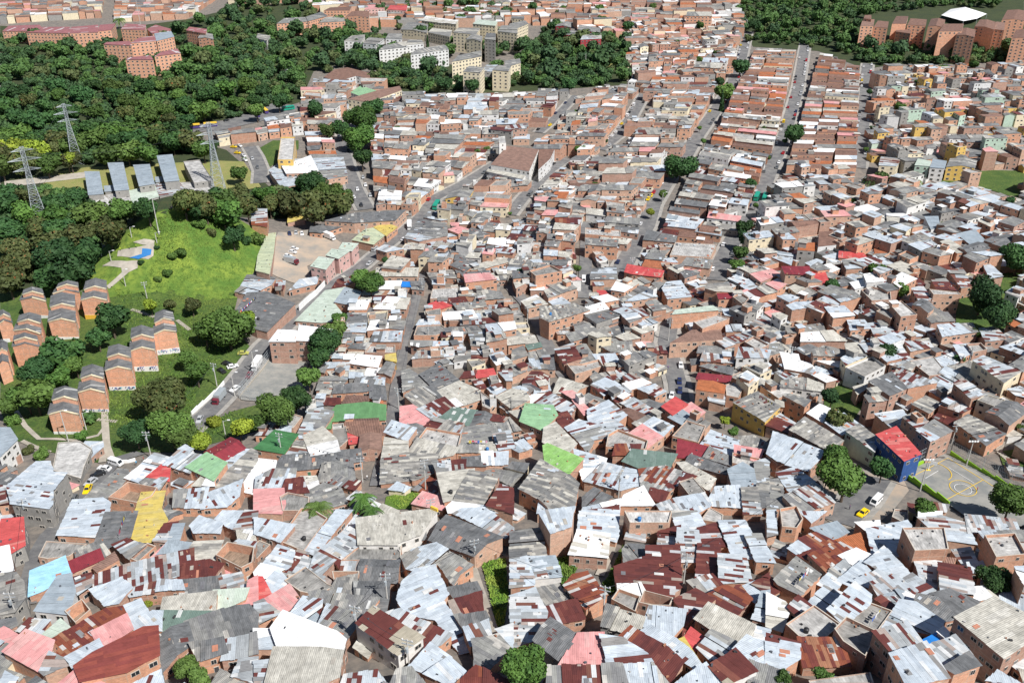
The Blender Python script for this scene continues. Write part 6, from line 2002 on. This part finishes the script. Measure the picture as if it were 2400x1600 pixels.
# ------------------------------------------------------------------ vehicles
CC = {'white': (0.75, 0.75, 0.75), 'silver': (0.42, 0.43, 0.44), 'black': (0.02, 0.02, 0.022), 'red': (0.4, 0.015, 0.02), 'yellow': (0.8, 0.55, 0.01), 'navy': (0.02, 0.03, 0.09), 'green': (0.02, 0.3, 0.2), 'olive': (0.45, 0.45, 0.12), 'grey': (0.12, 0.125, 0.13), 'maroon': (0.16, 0.02, 0.035), 'orange': (0.75, 0.2, 0.03), 'purple': (0.08, 0.05, 0.2)}
for k, c in CC.items(): M['car_' + k] = plain('car_paint_' + k, c, 0.25)
def prof(mb, pts, w, mat, w2=None, xo=0):
    """side profile (x,z) extruded across the width"""
    n = len(pts); zt = max(p[1] for p in pts); w2 = w2 or w
    def ww(z): return (w + (w2 - w) * max(0, (z - pts[0][1]) / max(0.01, zt - pts[0][1]))) / 2
    A = [(x, -ww(z), z) for x, z in pts]; B_ = [(x, ww(z), z) for x, z in pts]
    mb.face(A, mat); mb.face(B_[::-1], mat)
    for i in range(n): j = (i + 1) % n; mb.face([A[j], A[i], B_[i], B_[j]], mat)
def wheel_mesh(r, w):
    mb = MB(); mb.tube((0, -w / 2, 0), (0, w / 2, 0), r, 'black', 10); mb.tube((0, -w / 2 - 0.01, 0), (0, w / 2 + 0.01, 0), r * 0.5, 'steel', 8); return mb.mesh('wheel')
WH = wheel_mesh(0.32, 0.22); WH2 = wheel_mesh(0.48, 0.3); VM = {}
def veh_meshes(kind, col):
    key = (kind, col)
    if key in VM: return VM[key]
    b, g = MB(), MB(); c = 'car_' + col; ex = []
    if kind == 'car':
        prof(b, [(-2.1, 0.28), (2.1, 0.28), (2.15, 0.62), (2.0, 0.8), (0.95, 0.92), (-1.75, 0.95), (-2.12, 0.85)], 1.74, c, 1.66)
        prof(b, [(-1.7, 0.93), (0.95, 0.9), (0.25, 1.42), (-1.2, 1.45)], 1.62, c, 1.25)
        prof(g, [(-1.5, 0.99), (0.72, 0.97), (0.2, 1.34), (-1.1, 1.36)], 1.655, 'glass', 1.33)
        g.face([(0.93, -0.68, 0.96), (0.93, 0.68, 0.96), (0.33, 0.55, 1.39), (0.33, -0.55, 1.39)], 'glass'); g.face([(-1.7, 0.68, 0.99), (-1.7, -0.68, 0.99), (-1.27, -0.55, 1.4), (-1.27, 0.55, 1.4)], 'glass'); wp, r = (1.35, 0.78), 0.32
    elif kind == 'van':
        prof(b, [(-2.4, 0.3), (2.4, 0.3), (2.45, 0.8), (2.2, 1.1), (1.5, 1.95), (-2.35, 2.0)], 1.85, c, 1.65)
        for x in (-1.9, -1.0, -0.1, 0.8): g.box((x, 0, 1.48), (0.72, 1.78, 0.5), 'glass')
        g.face([(2.2, -0.72, 1.14), (2.2, 0.72, 1.14), (1.6, 0.66, 1.86), (1.6, -0.66, 1.86)], 'glass'); g.face([(-2.42, 0.7, 1.2), (-2.42, -0.7, 1.2), (-2.4, -0.65, 1.75), (-2.4, 0.65, 1.75)], 'glass'); wp, r = (1.55, 0.82), 0.34
    elif kind == 'truck':
        b.box((-0.9, 0, 1.95), (5.6, 2.3, 2.5), 'white' if col == 'white' else 'steel'); ex.append(('cab', 'c')); cb = MB(); cb.box((2.85, 0, 1.35), (1.6, 2.1, 1.9), c, taper=0.9); ex = [('cab', cb.mesh('cab'))]
        g.box((3.3, 0, 1.7), (0.7, 1.9, 0.6), 'glass'); b.box((0, 0, 0.6), (7.0, 1.0, 0.25), 'black'); wp, r = (2.5, 0.95), 0.48
    else:
        top = 'yellowpaint' if col == 'purple' else c
        prof(b, [(-4.6, 0.4), (4.6, 0.4), (4.7, 1.6), (4.4, 2.9), (-4.6, 2.9)], 2.45, c, 2.35); b.box((-0.1, 0, 2.98), (8.8, 2.4, 0.2), top)
        if col == 'purple': b.box((0, 0, 2.6), (9.0, 2.46, 0.5), 'yellowpaint')
        for k in range(7): g.box((-3.8 + k * 1.2, 0, 1.95), (1.0, 2.47, 0.8), 'glass')
        g.box((4.55, 0, 1.95), (0.2, 2.1, 1.1), 'glass'); wp, r = (3.0, 1.05), 0.48
    VM[key] = (b.mesh('body'), g.mesh('windows'), ex, wp, r); return VM[key]
def vehicle(kind, col, px, py, d, lab, group=None, world=None, ang=None):
    if world is None:
        p = U(px, py); q = U(px + d[0], py + d[1]); ang = math.atan2(q.y - p.y, q.x - p.x)
    else: p = world
    z = tz(p.x, p.y) + (0.44 if near_road(p.x, p.y) else 0.32)
    nm = {'car': 'parked_car', 'van': 'minivan', 'truck': 'box_truck', 'bus': 'bus'}[kind]
    t = thing(nm, (p.x, p.y, z), lab, {'car': 'car', 'van': 'van', 'truck': 'truck', 'bus': 'bus'}[kind], group, ang)
    b, g, ex, wp, r = veh_meshes(kind, col); inst('body', b, t); inst('windows', g, t)
    for n, me in ex: inst(n, me, t)
    for sx in (-1, 1):
        for sy in (-1, 1): inst('wheel', WH if r < 0.4 else WH2, t, (sx * wp[0], sy * wp[1], r))
    VEH.append((p.x, p.y)); return t
VEH = []
VL = """van white 2052 1180 -20 18|white minivan parked on the street left of the lime green court
car yellow 2021 1208 -18 12|yellow taxi parked behind the white minivan near the court
truck white 773 561 40 17|white box truck in the dirt truck yard
truck maroon 684 618 40 14|grey box truck with a maroon cab in the dirt truck yard
car white 690 586 25 9|uppermost white car of the row in the truck yard
car white 686 594 25 9|white car in the middle of the row in the truck yard
car white 675 603 25 9|white car right behind the grey truck in the yard
car navy 679 551 3 10|navy car against the brick wall of the truck yard
car silver 694 549 0 10|silver car against the brick wall of the truck yard
car white 708 551 2 10|white car against the brick wall of the truck yard
car white 643 560 -6 12|upper white car beside the green shed in the yard
car silver 637 577 -5 12|lower silver car beside the green shed in the yard
car olive 571 832 30 1|olive yellow car under the large spreading tree
car black 533 856 22 6|black car left of the small white pickup below the tree
car white 546 863 18 -4|small white pickup parked beside the street kerb
car black 520 873 20 12|large black car beside the hut with the grey roof
truck white 603 862 -12 16|white truck driving beside the sports ground
car maroon 585 884 -10 13|maroon car driving beside the sports ground fence
car white 551 916 -18 11|white car driving down the street by the sports ground
truck maroon 515 940 -16 16|tipper truck with a maroon body below the white car
car silver 469 988 -8 14|silver car at the foot of the street by the bushes
car white 246 1103 -22 -3|white estate car parked at the foot of the stepped path
van white 273 1090 24 6|white minivan parked behind the white estate car, lower left
car black 231 1117 -18 5|black car in front of the white estate car, lower left
car silver 214 1135 -14 8|silver car above the yellow taxi, lower left
car yellow 207 1152 -9 13|yellow taxi in the steep street, lower left
car grey 174 1176 -10 13|dark grey car below the yellow taxi, lower left
car white 1595 860 2 14|white car in the upper part of the curved road
car navy 1592 898 0 13|upper dark blue car parked on the curved road
car navy 1593 920 0 13|lower dark blue car parked on the curved road
car white 1574 931 -3 12|white car at the lower end of the curved road
van white 1368 660 0 14|white van in the dark side street, centre
bus green 1773 468 -8 16|left green bus on the straight street
bus green 1792 470 -6 16|right green bus on the straight street
truck white 1788 490 -6 14|white truck below the green buses
car yellow 1530 438 14 2|yellow taxi crossing the square
car white 1548 434 14 -6|white car crossing the square
car red 1532 454 -8 12|red car at the head of the taxi queue
car yellow 1526 462 -8 12|second taxi of the queue on the square
car yellow 1519 470 -8 12|last taxi of the queue on the square
car yellow 1711 537 16 2|yellow taxi at the crossing of the straight street
car white 1729 535 16 -1|white car beside the taxi at the crossing
car yellow 1277 441 14 -2|yellow taxi on the market street
bus green 1023 488 -8 13|green bus on the main sloping street
truck white 960 536 0 12|white truck parked on the main sloping street
car black 980 529 12 -5|black car beside the white truck on the main street
car black 847 484 3 12|black car at the lower end of the left street
car silver 868 461 3 12|silver car in the lower part of the left street
car white 838 447 2 12|white car on the left kerb of the left street
car white 857 437 2 12|white car on the right kerb of the left street
car silver 851 419 2 12|silver car in the upper part of the left street
car white 947 564 8 -6|white car beside the black canopy on the main street
car grey 790 672 14 -9|dark car beside the dense shrubs of the sloping street
car yellow 548 347 14 1|upper yellow taxi behind the long yellow-fronted building
car yellow 557 361 14 1|lower yellow taxi behind the long yellow-fronted building
car white 571 368 12 5|white car in the car park beside the dry lawn
car white 574 378 12 5|second white car in the car park beside the dry lawn
car white 562 345 12 5|white car near the upper taxi in the car park
car silver 592 375 3 10|silver car on the car park road
car grey 604 395 3 10|dark car on the car park road
bus purple 454 302 22 -2|left yellow-roofed purple bus in the long bus yard
bus purple 494 298 22 -2|second yellow-roofed purple bus in the bus yard
bus purple 279 306 22 1|yellow-roofed bus alone among the trees at left
bus purple 622 265 10 8|yellow-roofed bus in the upper part of the bus yard
bus purple 604 273 6 10|yellow-roofed bus beside the upper one in the yard
bus green 676 259 20 -3|green bus at the right end of the bus yard
car black 531 285 14 -3|black car parked by the white wall of the bus yard"""
for ln in VL.split('\n'):
    a, lab = ln.split('|'); k, c, x, y, dx, dy = a.split(); vehicle(k, c, float(x), float(y), (float(dx), float(dy)), lab)
vr = random.Random(21); NUM = {}
def park(key, off, step, nm, prob=0.55):
    pts = ROADPTS[key]; acc = 0
    for a, b in zip(pts[:-1], pts[1:]):
        acc += (b - a).length
        if acc < step: continue
        acc = 0
        if vr.random() > prob: continue
        d = (b - a).normalized(); s = Vector((d.y, -d.x, 0)); sg = vr.choice((-1, 1)); p = a + s * off * sg
        if any((p.x - x) ** 2 + (p.y - y) ** 2 < 30 for x, y in VEH): continue
        col = vr.choice(['white', 'white', 'silver', 'black', 'grey', 'red', 'navy', 'yellow', 'white', 'silver']); kd = 'van' if vr.random() < 0.15 else 'car'
        k = (key, col, kd); NUM[k] = NUM.get(k, 0) + 1; n = NUM[k]
        o = 'first ' if n == 1 else (ORD[n - 1] if n <= len(ORD) else '')
        vehicle(kd, col, 0, 0, None, f"{o}{col} {kd} from the far end of {nm}", 'cars along ' + nm, Vector((p.x, p.y, 0)), math.atan2(d.y, d.x) + (math.pi if sg > 0 else 0))
park('S1', 3.2, 9, 'the long straight street', 0.75); park('S2', 3.2, 9, 'the short right street', 0.7); park('S0', 3.3, 10, 'the street through the square', 0.6)
park('SM', 3.0, 9, 'the short upper street', 0.7); park('CH2', 2.6, 9, 'the street beside the church', 0.6); park('CH', 2.2, 12, 'the narrow upper street', 0.5); park('LS', 3.2, 10, 'the left street', 0.5)
park('MA', 2.6, 16, 'the main sloping street', 0.35)

# ------------------------------------------------------------------ people, water tanks, stairs
def person_mesh(cloth, legs):
    V = [(0, 0, 0.95), (0, 0, 1.2), (0, 0, 1.42), (0, 0, 1.52), (0, 0, 1.68), (0.1, 0, 0.88), (0.12, 0.06, 0.5), (0.12, 0, 0.06), (-0.1, 0, 0.88), (-0.12, -0.04, 0.5), (-0.12, 0, 0.06), (0.2, 0, 1.4), (0.27, 0.02, 1.1), (0.25, 0.12, 0.86), (-0.2, 0, 1.4), (-0.27, 0.02, 1.1), (-0.25, 0.1, 0.86), (0.13, 0.16, 0.03), (-0.12, 0.15, 0.03)]
    E = [(0, 1), (1, 2), (2, 3), (3, 4), (0, 5), (5, 6), (6, 7), (0, 8), (8, 9), (9, 10), (2, 11), (11, 12), (12, 13), (2, 14), (14, 15), (15, 16), (7, 17), (10, 18)]
    Rr = [0.16, 0.15, 0.17, 0.07, 0.12, 0.1, 0.075, 0.05, 0.1, 0.075, 0.05, 0.07, 0.05, 0.04, 0.07, 0.05, 0.04, 0.045, 0.045]
    me = bpy.data.meshes.new('p'); me.from_pydata(V, E, []); o = bpy.data.objects.new('p', me); COL.objects.link(o)
    md = o.modifiers.new('s', 'SKIN'); o.modifiers.new('b', 'SUBSURF').levels = 1
    for i, v in enumerate(me.skin_vertices[0].data): v.radius = (Rr[i], Rr[i] * 0.75); v.use_root = i == 0
    dg = bpy.context.evaluated_depsgraph_get(); dg.update(); m2 = bpy.data.meshes.new_from_object(o.evaluated_get(dg)); bpy.data.objects.remove(o)
    for k in ('skin', cloth, legs, 'hair'): m2.materials.append(M[k])
    for p in m2.polygons:
        z = p.center.z; x = abs(p.center.x)
        p.material_index = 3 if z > 1.68 else (0 if z > 1.47 or (x > 0.21 and z < 1.15) else (1 if z > 0.9 else 2)); p.use_smooth = True
    m2.name = 'person'; return m2
M['skin'] = plain('skin', (0.35, 0.2, 0.13), 0.6); M['hair'] = plain('hair', (0.02, 0.015, 0.012), 0.7)
M['c_white'] = M['white']; M['c_red'] = plain('red_cloth', (0.45, 0.02, 0.03), 0.9); M['c_blue'] = plain('light_blue_cloth', (0.1, 0.4, 0.65), 0.9); M['c_dark'] = plain('dark_cloth', (0.03, 0.03, 0.06), 0.9); M['c_vest'] = plain('lime_vest', (0.45, 0.65, 0.02), 0.9); M['c_purple'] = plain('purple_cloth', (0.12, 0.06, 0.25), 0.9)
PM = {c: person_mesh(c, 'c_dark') for c in ('c_white', 'c_red', 'c_blue', 'c_vest', 'c_purple')}
for x, y, c, l in [(283, 590, 'c_vest', 'person in a lime vest standing left on the hilltop plaza'), (304, 586, 'c_vest', 'person in a lime vest in the middle of the hilltop plaza'), (320, 583, 'c_vest', 'person in a lime vest at the right of the hilltop plaza'), (882, 1124, 'c_white', 'person in white walking at the end of the central alley'), (890, 1120, 'c_blue', 'person in light blue walking at the end of the central alley'), (861, 1126, 'c_white', 'person beside the utility pole at the alley end'), (338, 1083, 'c_red', 'person in red on the street behind the white van'), (321, 1092, 'c_blue', 'person in light blue beside the blue-grey roof'), (708, 875, 'c_white', 'person in white on the sports ground'), (2288, 1154, 'c_red', 'person in red standing on the court'), (1990, 1196, 'c_purple', 'person in purple walking left of the yellow taxi'), (545, 893, 'c_purple', 'person on the pavement beside the street wall'), (1565, 868, 'c_purple', 'person walking on the curved road'), (1002, 590, 'c_white', 'person on the main street pavement')]:
    o = bpy.data.objects.new('person', PM[c]); COL.objects.link(o); b = U(x, y); o.location = (b.x, b.y, b.z + 0.5); o.rotation_euler = (0, 0, x); tag(o, l, 'person', 'people')
def tank_mesh(mat):
    mb = MB(); mb.tube((0, 0, 0), (0, 0, 0.9), 0.5, mat, 10, 0.55); mb.tube((0, 0, 0.9), (0, 0, 1.1), 0.55, mat, 10, 0.28); mb.tube((0, 0, 1.1), (0, 0, 1.18), 0.26, mat, 8); return mb.mesh('water_tank')
TM = [tank_mesh('black'), tank_mesh('blue')]; tn = 0
for H in HOUSES:
    if not H.get('lab') or H.get('apt') or not H['lab'] or tn >= 30 or H['g'].code not in 'sWpfdc': continue
    if hash((round(H['c'][0]), 3)) % 3 or len(H['lab'].split()) > 10: continue
    g = H['g']; p = g.wp(g.loc[0][0] * 0.5, g.loc[0][1] * 0.5, 0.1); k = tn % 2
    o = bpy.data.objects.new('water_tank', TM[k]); COL.objects.link(o); o.location = p; tag(o, ('black', 'blue')[k] + ' water tank on the ' + H['lab'], 'water tank', 'rooftop water tanks'); tn += 1
def stairs(pts, w, lab):
    g = [U(x, y) for x, y in pts]; base = g[0]; mb = MB(); L = 0
    for a, b in zip(g[:-1], g[1:]):
        n = max(1, int((b - a).length / 0.9)); an = math.atan2(b.y - a.y, b.x - a.x)
        for k in range(n):
            p = a.lerp(b, (k + 0.5) / n) - base; mb.box((p.x, p.y, tz(p.x + base.x, p.y + base.y) - base.z + 0.45), (0.5, w, 0.22), 'path', rz=an)
    o = mb.obj('staircase'); o.location = base; tag(o, lab, 'stairs')
stairs(X("262 1078 252 1050 248 1020 246 985"), 2.2, 'long concrete stairway climbing beside the very large brownish tree')
stairs(X("308 727 332 734 362 745"), 1.6, 'pale steps crossing the slope below the hill')
stairs(X("415 752 432 765 445 775"), 1.6, 'short steps beside the uppermost row block')
stairs(X("2375 580 2350 592"), 2.4, 'white stairway at the right edge beside the teal-based house')
stairs(X("52 1035 85 1050 118 1062"), 1.4, 'short stairway down to the white-walled house at the left edge')
stairs(X("2380 1095 2340 1060 2350 1030"), 1.8, 'concrete steps behind the court at the right edge')
stairs(X("228 985 275 990"), 1.4, 'short flight of white steps right of the lowest row blocks')


# ------------------------------------------------------------------ washing lines
M['cloth'] = M['plaster']
LH = [H for H in HOUSES if H.get('lab') and not H.get('apt') and H['g'].code in 'sWfpcdz' and len(H['lab'].split()) <= 9 and H['c'][1] > 700][:22]
for n_, H in enumerate(LH):
    if n_ % 2: continue
    g = H['g']; rg = random.Random(n_); us = [u for u, _ in g.loc]; u0, u1 = min(us) * 0.55, max(us) * 0.55; v = g.vc + (g.v1 - g.v0) * 0.2; a = Vector(g.wp(u0, v, 0.1)); b = Vector(g.wp(u1, v, 0.1))
    t = thing('washing_line', a, 'washing line with clothes on the ' + H['lab'], 'washing line', 'washing lines'); mb = MB(); d = b - a
    mb.tube((0, 0, 0), (0, 0, 1.9), 0.05, 'steel', 4); mb.tube(d, d + Vector((0, 0, 1.9)), 0.05, 'steel', 4); mb.tube((0, 0, 1.8), d + Vector((0, 0, 1.8)), 0.02, 'wire', 3); mb.obj('frame', t); s_ = 0.12
    dn = d.normalized()
    while s_ < 0.9:
        w_ = rg.uniform(0.4, 0.9); p = d * s_ + Vector((0, 0, 1.78)); q = p + dn * w_; h_ = rg.uniform(0.5, 1.1); mb = MB(); mb.face([p, q, q - Vector((0, 0.1, h_)), p - Vector((0, 0.1, h_))], 'plaster', rg.choice([(0.7, 0.7, 0.7), (0.5, 0.05, 0.08), (0.08, 0.15, 0.45), (0.6, 0.5, 0.1), (0.05, 0.05, 0.06), (0.6, 0.3, 0.4)]))
        mb.obj('garment', t); s_ += (w_ + 0.15) / max(1, d.length)
